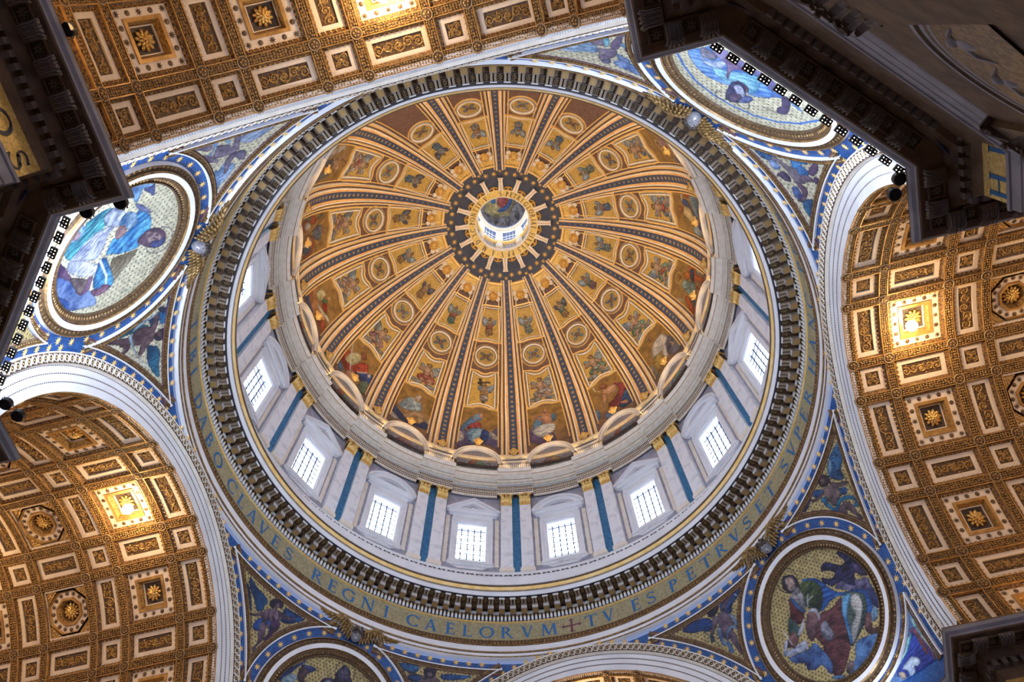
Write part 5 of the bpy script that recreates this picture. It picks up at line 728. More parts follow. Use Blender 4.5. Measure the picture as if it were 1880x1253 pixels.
def blobp(cx,cy,rx,ry,n=9,j=0.,seed=0):
    r=random.Random(seed); return [(cx+rx*math.cos(2*PI*i/n)*(1+r.uniform(-j,j)),cy+ry*math.sin(2*PI*i/n)*(1+r.uniform(-j,j))) for i in range(n)]
def limb(p,q,w0,w1):
    d=np.array(q)-np.array(p); d=d/np.linalg.norm(d); n=np.array([-d[1],d[0]]); return [tuple(np.array(p)+n*w0),tuple((np.array(p)+np.array(q))/2+n*(w0+w1)*.55),tuple(np.array(q)+n*w1),tuple(np.array(q)-n*w1),tuple((np.array(p)+np.array(q))/2-n*(w0+w1)*.55),tuple(np.array(p)-n*w0)]
def angel(seed,standing):
    r=random.Random(seed); A=RB_[r.randrange(7)]; B_=RB_[r.randrange(7)]; Wg=[((.10,.12,.14),(.40,.44,.46)),((.03,.03,.05),(.16,.18,.24)),((.12,.16,.22),(.40,.50,.58))][r.randrange(3)]
    sx=r.choice((-1,1)); o=[]; f=lambda c,P,fd=None:o.append(('f',c[0],P,c[1],fd))
    # wings
    f(Wg,[(.1*sx,.35),(.45*sx,.75),(.8*sx,.85),(.85*sx,.4),(.6*sx,-.1),(.25*sx,.0)],(60,.16))
    f(Wg,[(-.1*sx,.35),(-.4*sx,.65),(-.62*sx,.62),(-.6*sx,.2),(-.3*sx,.0)],(120,.16))
    if standing:
        f(A,[(-.28,.35),(0,.48),(.26,.35),(.30,-.2),(.42,-.95),(.1,-1.15),(-.32,-1.05),(-.36,-.3)],(90,.22))
        f(B_,[(-.3,.1),(.2,.25),(.38,-.1),(.1,-.35),(-.35,-.5)],(40,.2)); f(SKN,limb((-.25,.25),(-.1+.1*sx,-.12),.10,.07)); f(SKN,limb((.22,.28),(.1*sx,-.05),.10,.07)); f(SKN,blobp(.08*sx,-1.15,.10,.07))
    else:
        f(A,[(-.35*sx,-.2),(.1*sx,.0),(.6*sx,-.15),(.75*sx,-.6),(.35*sx,-.85),(-.4*sx,-.75),(-.6*sx,-.5)],(30*sx,.2))
        f(SKN,[(-.22,.38),(.0,.46),(.24,.36),(.22,-.05),(.05,-.25),(-.2,-.15)]); f(SKN,limb((-.2*sx,.3),(-.62*sx,.05),.11,.08)); f(SKN,limb((-.62*sx,.05),(-.45*sx,.42),.08,.06)); f(SKN,limb((.22*sx,.3),(.5*sx,-.1),.11,.08))
        f(SKN,limb((.1*sx,-.4),(.55*sx,-.65),.17,.11)); f(SKN,limb((.55*sx,-.65),(.2*sx,-1.05),.11,.07)); f(SKN,limb((-.1*sx,-.5),(-.35*sx,-.95),.15,.08))
        f(B_,[(-.1,-.15),(.3*sx,-.2),(.2*sx,-.5),(-.3*sx,-.45)],(60,.16)); f(((.10,.10,.10),(.42,.42,.40)),blobp(-.5*sx,-.95,.42,.2,9,.2,seed)); f(((.12,.12,.14),(.36,.38,.42)),blobp(.55*sx,-1.0,.4,.17,9,.2,seed+1))
    f(((.09,.05,.03),(.24,.15,.08)),blobp(.02*sx,.68,.19,.20,9,.12,seed)); f(SKN,blobp(-.03*sx,.64,.125,.15))
    o.append(('l',(.08,.05,.04),.018,[(-.09*sx,.66),(-.04*sx,.66)])); return o
def cherubops(seed):
    r=random.Random(seed); Wg=[((.10,.14,.2),(.42,.50,.56)),((.08,.07,.06),(.40,.36,.30)),((.04,.06,.12),(.28,.36,.46))][seed%3]; o=[]
    for i,a in enumerate((40,140,-40,220,90,-90)[:4+ (seed%2)*0]):
        a=math.radians(a+r.uniform(-8,8)); c,s=math.cos(a),math.sin(a); P=[(.15,-.08),(.4,-.2),(.75,-.12),(.88,.05),(.6,.18),(.25,.16)]; o.append(('f',Wg[0],[(c*x-s*y,s*x+c*y) for x,y in P],Wg[1],(math.degrees(a)+90,.12)))
    o.append(('f',(.10,.05,.03),blobp(0,.03,.26,.27,10,.1,seed),(.30,.17,.08))); o.append(('f',(.28,.15,.09),blobp(0,-.02,.18,.20),(.62,.40,.26)))
    for q in(-1,1): o.append(('l',(.08,.04,.03),.03,[(q*.05,.0),(q*.11,.0)]))
    o.append(('l',(.3,.05,.04),.02,[(-.05,-.12),(.05,-.12)])); return o
def CHERUBOPS(seed): return [('h',(.60,.42,.16),.03,(0,40.2*.4037,.98)) for _ in(0,)]+mir(cherubops(seed),0,40.2*.4037,1.05)
def bust(seed):
    r=random.Random(seed); A=RB_[r.randrange(7)]; B_=RB_[r.randrange(7)]; s=r.choice((-1,1)); o=[]
    o.append(('f',(.12,.13,.18),blobp(-1.3*s,.35,.75,.4,10,.2,seed),(.42,.44,.50))); o.append(('f',(.14,.14,.18),blobp(1.35*s,.4,.7,.45,10,.2,seed+3),(.40,.42,.46)))
    o.append(('f',A[0],[(-.9,-.3),(-.75,.7),(-.3,1.15),(.3,1.1),(.8,.6),(1.0,-.3)],A[1],(60,.3))); o.append(('f',B_[0],[(-.2,-.3),(.0,.9),(.6,.95),(.9,.3),(1.0,-.3)],B_[1],(110,.3)))
    o.append(('h',(.42,.32,.14),.05,(0,1.55,.48))); o.append(('f',(.10,.07,.05),blobp(.02,1.55,.30,.34,9,.1,seed),(.30,.24,.20))); o.append(('f',SKN[0],blobp(.05*s,1.48,.20,.26),SKN[1])); return o
def seated(seed):
    r=random.Random(seed); A=RB_[r.randrange(7)]; B_=RB_[r.randrange(7)]; o=[]
    o.append(('f',(.08,.08,.14),blobp(-1.2,-1.2,1.3,.8,10,.2,seed),(.30,.30,.40)));o.append(('f',(.08,.08,.14),blobp(1.3,-1.2,1.3,.8,10,.2,seed+1),(.30,.30,.40)))
    o.append(('f',A[0],[(-1.3,-1.4),(-1.5,-.6),(-.6,-.3),(.7,-.4),(1.5,-.9),(1.1,-1.8),(-.6,-1.9)],A[1],(40,.4))); o.append(('f',B_[0],[(-.8,-.3),(-.7,.6),(0,.95),(.7,.6),(.9,-.4),(0,-.6)],B_[1],(80,.35)))
    o.append(('f',SKN[0],limb((.6,.5),(1.2,.0),.2,.14),SKN[1])); o.append(('h',(.5,.38,.14),.06,(0,1.4,.55))); o.append(('f',(.10,.07,.05),blobp(0,1.4,.34,.38,9,.1,seed),(.30,.22,.16))); o.append(('f',SKN[0],blobp(-.05,1.33,.22,.28),SKN[1])); return o
def crosspanel():
    return [('p',(.04,.03,.03),[(-.45,1.35),(-.15,1.35),(.35,-1.5),(.05,-1.5)],(.12,.09,.08)),('p',(.04,.03,.03),[(-.55,.95),(.65,1.15),(.65,.95),(-.5,.72)],(.12,.09,.08))]
goldbg=dotbg((.46,.28,.055),(.80,.56,.17),.16,.045)
GORE=[(.27,.165,.05),(.25,.15,.05),(.24,.15,.055)]
def gbg(seed):
    def f(X,Y): return np.array((.26,.15,.045))*(.6+.7*vnoise(X,Y,.5,seed)*(.5+.5*np.clip(Y/6,0,1)))[...,None]*np.array([1,1,1])+np.array([.0,.0,.05])*np.clip(1-Y/5,0,1)[...,None]
    return f
DOMEFIG={}
for k in range(16):
    sc=1.22; p1=mir(angel(20+k,False),0,28*.4037,1.75); 
    if k==1: p1=mir(crosspanel(),0,28*.4037,1.3)+mir(angel(27,True),.25,28*.4037-.1,1.3)
    p2=mir(angel(60+k,True),0,50.6*.4037,1.22)
    DOMEFIG[k]=dict(bg=gbg(k),seat=SEAT[k] if k in SEAT else mir(seated(k),0,12*.4037,1.0),lun=mir(bust(k),0,-2.2,1.02),p1=p1,p2=p2,pbg=goldbg,pbg2=goldbg,rc=k)
LANOPS=[('f',(.16,.12,.05),blobp(.1,.5,2.1,2.2,14,.12,3),(.46,.38,.18)),('f',(.30,.22,.06),blobp(.1,.5,1.55,1.65,14,.08,5),(.62,.48,.20)),('f',(.01,.04,.16),[(1.25,1.1),(1.45,.4),(1.2,-.5),(.5,-1.2),(-.2,-1.3),(.2,-.7),(.7,-.2),(.9,.6)],(.06,.16,.42),(40,.3)),('f',(.24,.02,.02),[(-.5,.6),(.2,.9),(.85,.6),(.8,-.1),(.3,-.8),(-.3,-.7),(-.6,.0)],(.50,.10,.07),(60,.3)),('f',(.01,.07,.2),blobp(-.3,1.3,.4,.35),(.08,.25,.5)),('f',(.25,.15,.10),blobp(-.6,.0,.26,.26),(.5,.36,.26))]
LANOPS=[('f',(.05,.05,.055),blobp(2.6*math.cos(i*.63),2.6*math.sin(i*.63),.6,.35,8,.3,i),(.24,.23,.22)) for i in range(10)]+LANOPS
FIG={'C':dict(label='round mosaic of a bearded man in blue and red writing beside a dark eagle',bg=GB,ops=JOHN),
'A':dict(label='round mosaic of a dark-haired man in blue and green robes, cut by the left cornice',bg=GB_LIT,ops=LUKE),
'B':dict(label='round mosaic of a man in pale blue, half hidden by the upper right cornice',bg=GB_LIT,ops=MARK),
'D':dict(label='round mosaic of a dark-haired haloed man, cut by the bottom edge of the view',bg=GB,ops=MATT)}
TL_={'C':('triangular mosaic of a dark-winged angel bowing, left of the eagle roundel','triangular mosaic of an angel with a teal sash, above the eagle roundel'),
'D':('triangular mosaic of a nude blue-winged angel, left of the bottom-edge roundel','triangular mosaic of a curly-haired angel, right of the bottom-edge roundel'),
'A':('pale triangular mosaic of a flying angel below the top left vault','triangular mosaic of an angel with teal wings and white scarf, below the left roundel'),
'B':('triangular mosaic of a diving angel between upper right roundel and right vault','pale triangular mosaic of a winged angel at the top edge cornice')}
TD_={'C':(TC2,TC1),'D':(TD1,TD2),'A':(TA1,TA2),'B':(TB2,TB1)}
VSA=lambda X,Y:np.array((.10,.20,.42))*(.6+.8*vnoise(X,Y,.4,2))[...,None]
for c in 'ABCD':
    FIG[c]['tri']=[dict(label=TL_[c][i],bg=GB_LIT if c in'AB' else GB,ops=TD_[c][i]) for i in(0,1)]
    FIG[c]['low']=[dict(label='small mosaic corner at the lower %s of %s'%(('left','right')[i],{'A':'the left roundel','B':'the upper right roundel','C':'the eagle roundel','D':'the bottom-edge roundel'}[c]),bg=VSA if c=='C' else GB,ops=LC if (c,i)==('C',1) else []) for i in(0,1)]
# ============================================================ build pendentives
shell=shellmesh()
starm=MB(); fan(starm,star2d(.27,8,.36),.05,lambda V:V); starm=starm.mesh('gold_star',M_['goldf'])
def onsph(P,tw=0.,h=.03):
    P=np.asarray(P,float); n=-(P-Z0); n/=np.linalg.norm(n); x=np.cross([0,0,1.],n); x/=np.linalg.norm(x); y=np.cross(n,x); c,s=math.cos(tw),math.sin(tw); X=x*c+y*s; Y=-x*s+y*c; p_=P+n*h
    return Matrix([[X[0],Y[0],n[0],p_[0]],[X[1],Y[1],n[1],p_[1]],[X[2],Y[2],n[2],p_[2]],[0,0,0,1]])
starsP=[]
for a in np.arange(-26,26.1,2.6):
    starsP.append(ringc(47.2,2,a,a+.1)[0])
for t in np.linspace(0,2*PI,33)[:-1]:
    starsP.append(med(13.2,np.array([t,t+.01]))[0])
for sd in (0,1):
    for t in np.arange(12,86,3.9): starsP.append(archc(sd,.47,2,t,t+.1)[0])
Qs=[]
for P in starsP:
    if all(np.linalg.norm(P-q)>.55 for q in Qs): Qs.append(P)
starsP=Qs
def stripmesh(curve,w0,w1,m,h=.02,side=1):
    mb=MB(); mb.sweep(curve,sphN(curve),[(w0,h),(w1,h)],None,False,side); return mb.mesh('band',m)
TRB={}
for sd in(0,1):
    b1,b2,b3=inter_boundary(sd,46.95,.62,14.0); TRB[sd]=(b1,b2,b3)
PURP=mat('dark_purple_border',(.10,.04,.07),.6,0,(.17,.08,.10),6)
FR=[M_['bgold'],M_['white'],M_['bronze'],PURP]
def framemesh(bs,center,name='frame'):
    mb=MB(); prof=[(0,0),(.02,.16),(.10,.16),(.12,.06),(.34,.05),(.36,.10),(.40,.10),(.42,.02),(.52,.02)]; mis=[1,1,0,2,0,0,3,3]
    for P in bs:
        N=sphN(P); T=np.gradient(P,axis=0); T/=np.linalg.norm(T,axis=1,keepdims=True); B=np.cross(T,N); sdn=1 if ((center-P)*B).sum(1).mean()>0 else -1
        mb.sweep(P,N,prof,mis,False,sdn); L=np.linalg.norm(np.diff(P,axis=0),axis=1).sum(); n=int(L/.19); Q=P+B*sdn*.23+N*.08
        s=np.concatenate([[0],np.cumsum(np.linalg.norm(np.diff(Q,axis=0),axis=1))])
        for i in range(n): mb.blob([np.interp((i+.5)*s[-1]/n,s,Q[:,j]) for j in range(3)],(.06,.06,.06),4,2,0)
    return mb.mesh(name,FR)
TRF={sd:framemesh(TRB[sd],np.concatenate(TRB[sd]).mean(0)) for sd in(0,1)}
TPOLY={}
for sd in(0,1):
    b1,b2,b3=TRB[sd]; P=loc(np.concatenate([b1[:-1],b2[:-1],b3[:-1]])); TPOLY[sd]=P
# lower small triangles
LTB={}
for sd in(0,1):
    C=archc(sd,.62,3000,0,90); ca=((C-Z0)@MC)/RS; ins=np.where(ca>math.cos(math.radians(14.0)))[0]; j=ins[0] if len(ins) else int(np.argmax(ca)); zt=C[j,2]
    R_=math.sqrt(RS**2-(D-.62)**2); b2=archc(sd,.62,30,math.degrees(math.asin((zt-ZS)/R_)),0)
    p0=loc(b2[0])[0]; t0=math.atan2(p0[1],p0[0]); P=med(14.0,np.linspace(t0,t0+ (-1.6 if sd==0 else 1.6),60)); P=P[P[:,2]>34.0] 
    b3=P[::-1]; b1=np.array([b2[-1]*(1-t)+b3[0]*t for t in np.linspace(0,1,12)]); b1=(b1-Z0)/np.linalg.norm(b1-Z0,axis=1,keepdims=True)*RS+Z0
    LTB[sd]=(b2,b1,b3)
LTF={sd:framemesh((LTB[sd][0],LTB[sd][2]),np.concatenate(LTB[sd]).mean(0)) for sd in(0,1)}
LPOLY={sd:loc(np.concatenate([b[:-1] for b in LTB[sd]])) for sd in(0,1)}
# winged cherub relief (origin at face centre, x across, y up, z towards viewer)
def feather(mb,x,y,a,l,w,z,mi): 
    c,s=math.cos(a),math.sin(a); R_=np.array([[c,-s,0],[s,c,0],[0,0,1.]]); mb.blob((x+c*l/2,y+s*l/2,z),(l/2,w,.05),6,3,mi,R_); mb.tube([(x,y,z+.05),(x+c*l*.8,y+s*l*.8,z+.05)],.015,3,mi)
def headmesh(mh,ms,sc=1):
    mb=MB(); k,l=14,10; V=[]
    for j in range(l+1):
        t=PI*j/l
        for i in range(k):
            p=2*PI*i/k; x,y,z=math.sin(t)*math.cos(p),math.cos(t),math.sin(t)*math.sin(p); rr=1.
            if z>0: 
                rr+=.16*math.exp(-((x/.16)**2+((y+.12)/.22)**2)); rr-=.10*math.exp(-(((abs(x)-.33)/.17)**2+((y-.08)/.13)**2)); rr+=.06*math.exp(-(((abs(x)-.45)/.2)**2+((y+.28)/.2)**2)); rr+=.05*math.exp(-((x/.2)**2+((y+.48)/.07)**2))-.05*math.exp(-((x/.22)**2+((y+.40)/.04)**2))
            V.append((x*.40*rr,y*.50*rr,z*.42*rr+.25))
    mb.add(V,[(j*k+i,j*k+(i+1)%k,(j+1)*k+(i+1)%k,(j+1)*k+i) for j in range(l) for i in range(k)],0)
    for s in(-1,1): mb.blob((s*.135,.05,.615),(.065,.035,.03),6,3,1)
    mb.blob((0,-.24,.655),(.075,.02,.02),6,3,1)
    r=random.Random(4)
    for i in range(46):
        t=r.uniform(0,PI); u=r.uniform(.1,1.05); x=.42*math.cos(t)*u**.3; y=.18+.38*math.sin(t)*u; z=.25+.36*(1-u)**.5 if u<1 else .2
        mb.blob((x,y,z),(.10,.09,.10),5,3,1)
    V=np.concatenate(mb.v)*sc; c,s_=math.cos(.55),math.sin(.55); z=V[:,2]-.2; V=np.stack([V[:,0],V[:,1]*c-z*s_,V[:,1]*s_+z*c+.25],-1); mb.v=[V]; return mb.mesh('head',[mh,ms],smooth=True)
def wingmesh(sg,m,sc=1):
    mb=MB(); bone=lambda f:(.22+1.35*f,.10+.62*math.sin(f*2.3)-.10*f)
    for row,(l0,n,z) in enumerate(((1.0,13,.04),(.68,11,.12),(.40,10,.20))):
        for i in range(n):
            f=(i+.5)/n; x,y=bone(f); a=math.radians(-82+92*f**1.3); feather(mb,sg*x,y-.03*row,a if sg>0 else PI-a,l0*(.62+.5*f),.085,z,0)
    P=[(sg*bone(f)[0],bone(f)[1],.17) for f in np.linspace(0,1,10)]; mb.tube(P,.09,6,taper=np.linspace(1.1,.4,10))
    V=np.concatenate(mb.v)*sc; mb.v=[V]; return mb.mesh('wing',m,smooth=True)
chead=headmesh(M_['face'],M_['hair'],1.05); cw=[wingmesh(s,M_['wing'],1.3) for s in(-1,1)]
PN={0:('bottom-centre pendentive','D'),1:('left pendentive','A'),2:('upper-right pendentive','B'),3:('lower-right pendentive','C')}
for k in range(4):
    az=45+90*k; nm,code=PN[k]; ra_=math.radians(az)
    w=ob('wall_pendentive',None,rot=(0,0,ra_)); tag(w,'blue %s strewn with gold stars'%nm,kind='structure')
    ob('star_ground',shell,w)
    for P in starsP:
        ob('gold_star',starm,w,mat=onsph(P,.2))
    fg=FIG[code]
    p0=MC*RS+Z0
    r=ob('mosaic_roundel',None,loc=rz(p0,az),rot=(0,0,ra_)); tag(r,fg['label'],'mosaic','great roundels of the pendentives')
    X0=4.15; me=gridmesh('painting',-X0,X0,-X0,X0,.05,lambda X,Y:np.hypot(X,Y)<4.12,lambda x,y:unloc(np.stack([x,y],-1),.04),fg['bg'],fg['ops'],M_['paint'])
    ob('painting',me,r,loc=-Vector(p0))
    for q in MEDF: ob(q[0],q[1],r,loc=-Vector(p0))
    for sd in(0,1):
        P=TPOLY[sd]; c=np.concatenate(TRB[sd]).mean(0); tf=fg['tri'][sd]; Pi=shrink(P,.42)
        if min(P[:,0])==max(P[:,0]): continue
        t_=ob('mosaic_spandrel',None,loc=rz(c,az),rot=(0,0,ra_)); tag(t_,tf['label'],'mosaic','angel spandrels of the pendentives')
        me=gridmesh('painting',P[:,0].min(),P[:,0].max(),P[:,1].min(),P[:,1].max(),.055,lambda X,Y,Pi=Pi:pip(X,Y,Pi),lambda x,y:unloc(np.stack([x,y],-1),.05),tf['bg'],tf['ops'],M_['paint'])
        ob('painting',me,t_,loc=-Vector(c)); ob('frame',TRF[sd],t_,loc=-Vector(c))
        P=LPOLY[sd]; c=np.concatenate(LTB[sd]).mean(0); tf=fg['low'][sd]
        t_=ob('mosaic_spandrel',None,loc=rz(c,az),rot=(0,0,ra_)); tag(t_,tf['label'],'mosaic','small lower corners of the pendentives')
        me=gridmesh('painting',P[:,0].min(),P[:,0].max(),P[:,1].min(),P[:,1].max(),.06,lambda X,Y,P=P:pip(X,Y,P),lambda x,y:unloc(np.stack([x,y],-1),.05),tf['bg'],tf['ops'],M_['paint'])
        ob('painting',me,t_,loc=-Vector(c)); ob('frame',LTF[sd],t_,loc=-Vector(c))
    P=ringc(47.1,2,0,.1)[0]; m_=onsph(P,0,.15); cc=ob('winged_cherub',None); cc.matrix_world=Matrix.Rotation(ra_,4,'Z')@m_
    tag(cc,'grey-faced winged cherub head with gilded wings at the top of the %s'%nm,'sculpture','winged cherub heads')
    ob('head',chead,cc); ob('wing',cw[0],cc); ob('wing',cw[1],cc)
# ============================================================ arches
def annulus(mb,r0,r1,x0,x1,mi,n=120,a0=-2,a1=182):
    a=np.radians(np.linspace(a0,a1,n)); G=np.stack([np.stack([np.full_like(a,x),r*np.cos(a),ZS+r*np.sin(a)],-1) for r,x in((r0,x0),(r1,x1))],1); mb.grid(G,mi)
AM=[]
for i,(r0,r1,x) in enumerate(((11.5,12.0,.04),(12.06,12.44,.10),(12.50,12.86,.16))):
    mb=MB(); annulus(mb,r0,r1,D-x,D-x,0); annulus(mb,r0,r0,D-x,D+.3,0); annulus(mb,r1,r1+.06,D-x,D-x-.02,1)
    for j in range(230):
        a=PI*(j+.5)/230; mb.blob((D-x-.03,(r1+.03)*math.cos(a),ZS+(r1+.03)*math.sin(a)),(.04,.03,.03),4,2,0)
    AM.append(mb.mesh('fascia',[M_['white'],M_['bronze']]))
mb=MB(); annulus(mb,12.9,12.96,D-.18,D-.40,1); annulus(mb,12.96,13.46,D-.40,D-.54,0); annulus(mb,13.46,13.54,D-.54,D-.56,1); annulus(mb,13.54,13.6,D-.56,D-.1,1)
for j in range(96):
    a=PI*(j+.5)/96
    t=np.linspace(0,2*PI,9)
    R0,X0_=13.21,D-.50; e1=np.array([0,-math.sin(a),math.cos(a)]); e2=np.array([-.27,.96*math.cos(a),.96*math.sin(a)]); c0=np.array([X0_,R0*math.cos(a),ZS+R0*math.sin(a)])
    mb.tube(c0+e1*(.15*np.cos(t))[:,None]+e2*(.18*np.sin(t))[:,None],.028,3,1); mb.blob(c0,(.05,.05,.05),4,2,2)
    c1=c0+e1*.215; mb.tube([c1-e2*.22-e1*.1,c1-e2*.1,c1+e2*.1,c1+e2*.22+e1*.1],.032,3,1)
AM.append(mb.mesh('leaf_moulding',[M_['bronze'],M_['stucco'],M_['gold']]))
SN=['at the bottom of the view','at the lower left','over the upper left corner','at the right']
for k in range(4):
    r=ob('wall_arch',None,rot=(0,0,PI/2*k)); tag(r,'white stepped archivolt of the crossing arch %s'%SN[k],kind='structure')
    for q in AM[:3]: ob('fascia',q,r)
    ob('leaf_moulding',AM[3],r)['kind']='stuff'
# ============================================================ barrel vaults with coffers
def vmap(V):  # flat (depth x, arc s, inward h) around the crown -> local coordinates with the vault axis at the origin
    V=np.asarray(V,float); r=11.5-V[:,2]; q=V[:,1]/11.5; return np.stack([V[:,0],-r*np.sin(q),r*np.cos(q)],-1)
LA=[-11.,90-81.9,90-70.5,90-51.2,90-40,90-20.8,90-9.6,90+9.6,90+20.8,90+40,90+51.2,90+70.5,90+81.9,191.]
LD=[.28,2.45,6.25,8.45,11.95,14.05,17.6,19.7,23.2]
VE=23.4
mb=MB(); a=np.radians(np.linspace(0,180,91)); mb.grid(np.stack([np.stack([D+np.full_like(a,x),12.1*np.cos(a),ZS+12.1*np.sin(a)],-1) for x in np.linspace(-.02,VE,6)],1))
mb.grid(np.stack([np.stack([D+np.full_like(a,x),r*np.cos(a),ZS+r*np.sin(a)],-1) for x,r in((0,11.5),(0.02,12.9))],1)); vsh=mb.mesh('vault_shell',M_['vdark'],smooth=True)
def flatbox(mb,x0,x1,s0,s1,h0,h1,mi=0,n=None):
    n=n or max(1,int((s1-s0)/.5)); S=np.linspace(s0,s1,n+1)
    mb.grid(vmap3(np.meshgrid([x0,x1],S,indexing='ij'),h1),mi)
    for x in(x0,x1): mb.grid(np.stack([vmap(np.stack([np.full_like(S,x),S,np.full_like(S,h)],-1)) for h in(h0,h1)]),mi)
    for s in(s0,s1): mb.grid(np.stack([vmap(np.array([(x0,s,h),(x1,s,h)])) for h in(h0,h1)]),mi)
def vmap3(G,h): X,S=G; return vmap(np.stack([X.ravel(),S.ravel(),np.full(X.size,h)],-1)).reshape(*X.shape,3)
def ringrect(mb,ax,as_,bx,bs,h0,h1,mi):   # frame between outer half sizes (ax,as_) and inner (bx,bs)
    flatbox(mb,-ax,-bx,-as_,as_,h0,h1,mi); flatbox(mb,bx,ax,-as_,as_,h0,h1,mi); flatbox(mb,-bx,bx,-as_,-bs,h0,h1,mi); flatbox(mb,-bx,bx,bs,as_,h0,h1,mi)
def slope(mb,ax,as_,ha,bx,bs,hb,mi):
    for pts in (((-ax,-as_),(ax,-as_),(bx,-bs),(-bx,-bs)),((-ax,as_),(ax,as_),(bx,bs),(-bx,bs)),((-ax,-as_),(-ax,as_),(-bx,bs),(-bx,-bs)),((ax,-as_),(ax,as_),(bx,bs),(bx,-bs))):
        (a0,a1,b1,b0)=pts; t=np.linspace(0,1,8)[:,None]; A=np.array(a0)*(1-t)+np.array(a1)*t; B_=np.array(b0)*(1-t)+np.array(b1)*t
        mb.grid(np.stack([vmap(np.c_[A,np.full(8,ha)]),vmap(np.c_[B_,np.full(8,hb)])],1),mi)
def eggs(hx,hs,h,m,r=.12,sp=.29):
    mb=MB(); t=np.linspace(-.3,PI+.3,6)
    for (x0,s0,x1,s1,nx,ns) in((-hx,-hs,hx,-hs,0,1),(-hx,hs,hx,hs,0,-1),(-hx,-hs,-hx,hs,1,0),(hx,-hs,hx,hs,-1,0)):
        L=math.hypot(x1-x0,s1-s0); n=max(2,int(L/sp))
        for i in range(n):
            f=(i+.5)/n; cx,cs=x0+(x1-x0)*f,s0+(s1-s0)*f; ux,us=(x1-x0)/L,(s1-s0)/L
            V=np.stack([cx+ux*r*np.cos(t)-nx*r*1.25*np.sin(t),cs+us*r*np.cos(t)-ns*r*1.25*np.sin(t),h+0*t],-1); mb.tube(vmap(V),.028,3)
            mb.add(vmap(np.array([(cx-nx*.05,cs-ns*.05,h-.01),(cx-nx*.05+ux*.05,cs-ns*.05+us*.05,h+.03),(cx-nx*.13,cs-ns*.13,h-.01),(cx-nx*.05-ux*.05,cs-ns*.05-us*.05,h+.03)])),[(0,1,2,3)])
    return mb.mesh('egg_moulding',m)
def spiral(mb,cx,cs,r,a0,turns,sgn,h=-.27,m=0,w=.055):
    n=int(10*turns)+4; f=np.linspace(0,1,n); a=a0+sgn*f*turns*2*PI; R_=r*(1-.85*f); mb.tube(vmap(np.stack([cx+R_*np.cos(a),cs+R_*np.sin(a),h+0*f],-1)),w,4,m,taper=1-.4*f)
    for i in range(0,n-3,3): mb.add(vmap(np.array([(cx+R_[i]*math.cos(a[i]),cs+R_[i]*math.sin(a[i]),h+.05),(cx+(R_[i]+.13)*math.cos(a[i]+.25),cs+(R_[i]+.13)*math.sin(a[i]+.25),h),(cx+R_[i]*math.cos(a[i]+.5),cs+R_[i]*math.sin(a[i]+.5),h+.05)])),[(0,1,2)],m)
    mb.blob(vmap(np.array([(cx,cs,h)]))[0],(.07,.07,.07),5,3,m)
def relief(hx,hs,seed):
    mb=MB(); flatbox(mb,-hx,hx,-hs,hs,-.34,-.30,1); r=random.Random(seed); L,Wd=(hs,hx) if hs>hx else (hx,hs)
    put=(lambda l,w_:(w_,l)) if hs>=hx else (lambda l,w_:(l,w_))
    q=max(1,round(L/Wd)); st=2*L/(2*q) if q>1 else None
    if q>1:
        n=2*q-1 if L/Wd>1.6 else 2
        for i in range(n):
            l=-L+L*2*(i+.5)/n; sg=1 if i%2 else -1; c=put(l,sg*Wd*.12); spiral(mb,c[0],c[1],min(Wd*.85,L/n*1.05),r.uniform(0,6),1.5,sg)
        c=put(0,0); 
        for j in range(6): mb.blob(vmap(np.array([(c[0]+.12*math.cos(j*1.05),c[1]+.12*math.sin(j*1.05),-.3)]))[0],(.07,.07,.05),5,3,0)
    else:
        for j in range(4): spiral(mb,hx*.45*(1 if j%2 else -1),hs*.45*(1 if j//2 else -1),min(hx,hs)*.4,j,1.2,1 if j in(0,3) else -1)
        mb.blob(vmap(np.array([(0,0,-.28)]))[0],(.13,.13,.10),7,4,0)
    for i in range(int(hx*hs*60)):
        x,s=r.uniform(-hx*.93,hx*.93),r.uniform(-hs*.95,hs*.95); a=r.uniform(0,6.3); mb.add(vmap(np.array([(x,s,-.22),(x+.15*math.cos(a),s+.15*math.sin(a),-.28),(x+.07*math.cos(a+1.4),s+.07*math.sin(a+1.4),-.27)])),[(0,1,2)],0)
    return mb.mesh('relief_panel',[M_['vgold'],M_['vground']])
def rosette(R0,petals,h):
    mb=MB()
    for ring,(r,l,n,z,o) in enumerate(((.55,.34,petals,h,0),(.36,.30,petals,h+.10,.5),(.18,.2,max(5,petals//2),h+.2,0))):
        for i in range(n):
            a=2*PI*(i+o)/n; cx,cs=R0*r*math.cos(a),R0*r*math.sin(a); c,s=math.cos(a),math.sin(a); R_=np.array([[c,-s,0],[s,c,0],[0,0,1.]])
            b=MB(); b.blob((0,0,0),(R0*l,R0*.62*PI*r/n*1.6,.07),6,3,0,R_); V=b.v[0]+np.array([cx,cs,z]); mb.add(vmap(V),b.f,0)
    b=MB(); b.blob((0,0,h+.26),(R0*.13,R0*.13,.1),8,4); mb.add(vmap(b.v[0]),b.f,0); return mb.mesh('rosette',M_['gold'],smooth=True)
def stars_on(cells,h):
    mb=MB()
    for x,s,kd in cells: fan(mb,star2d(.19,8,.42) if kd else disc2d(.135,10),.03,lambda V,x=x,s=s:vmap(V+np.array([x,s,h])))
    return mb.mesh('star_and_disc_row',M_['bronze'])
CT={}
def mk(kind,cx,cs,hx,hs,inner):
    eg=eggs(hx+.02,hs+.02,-.12,M_['vfillet'],.11,.27); base=MB(); slope(base,cx-.24,cs-.24,-.02,hx,hs,-.2,0); base=base.mesh('coffer_bed',M_['vbed'])
    f=MB(); ringrect(f,hx,hs,inner[0],inner[1],-.34,-.2,0); f=f.mesh('white_frame',M_['vframe']); CT[kind]=[base,('white_frame',f),('egg_moulding',eg)]
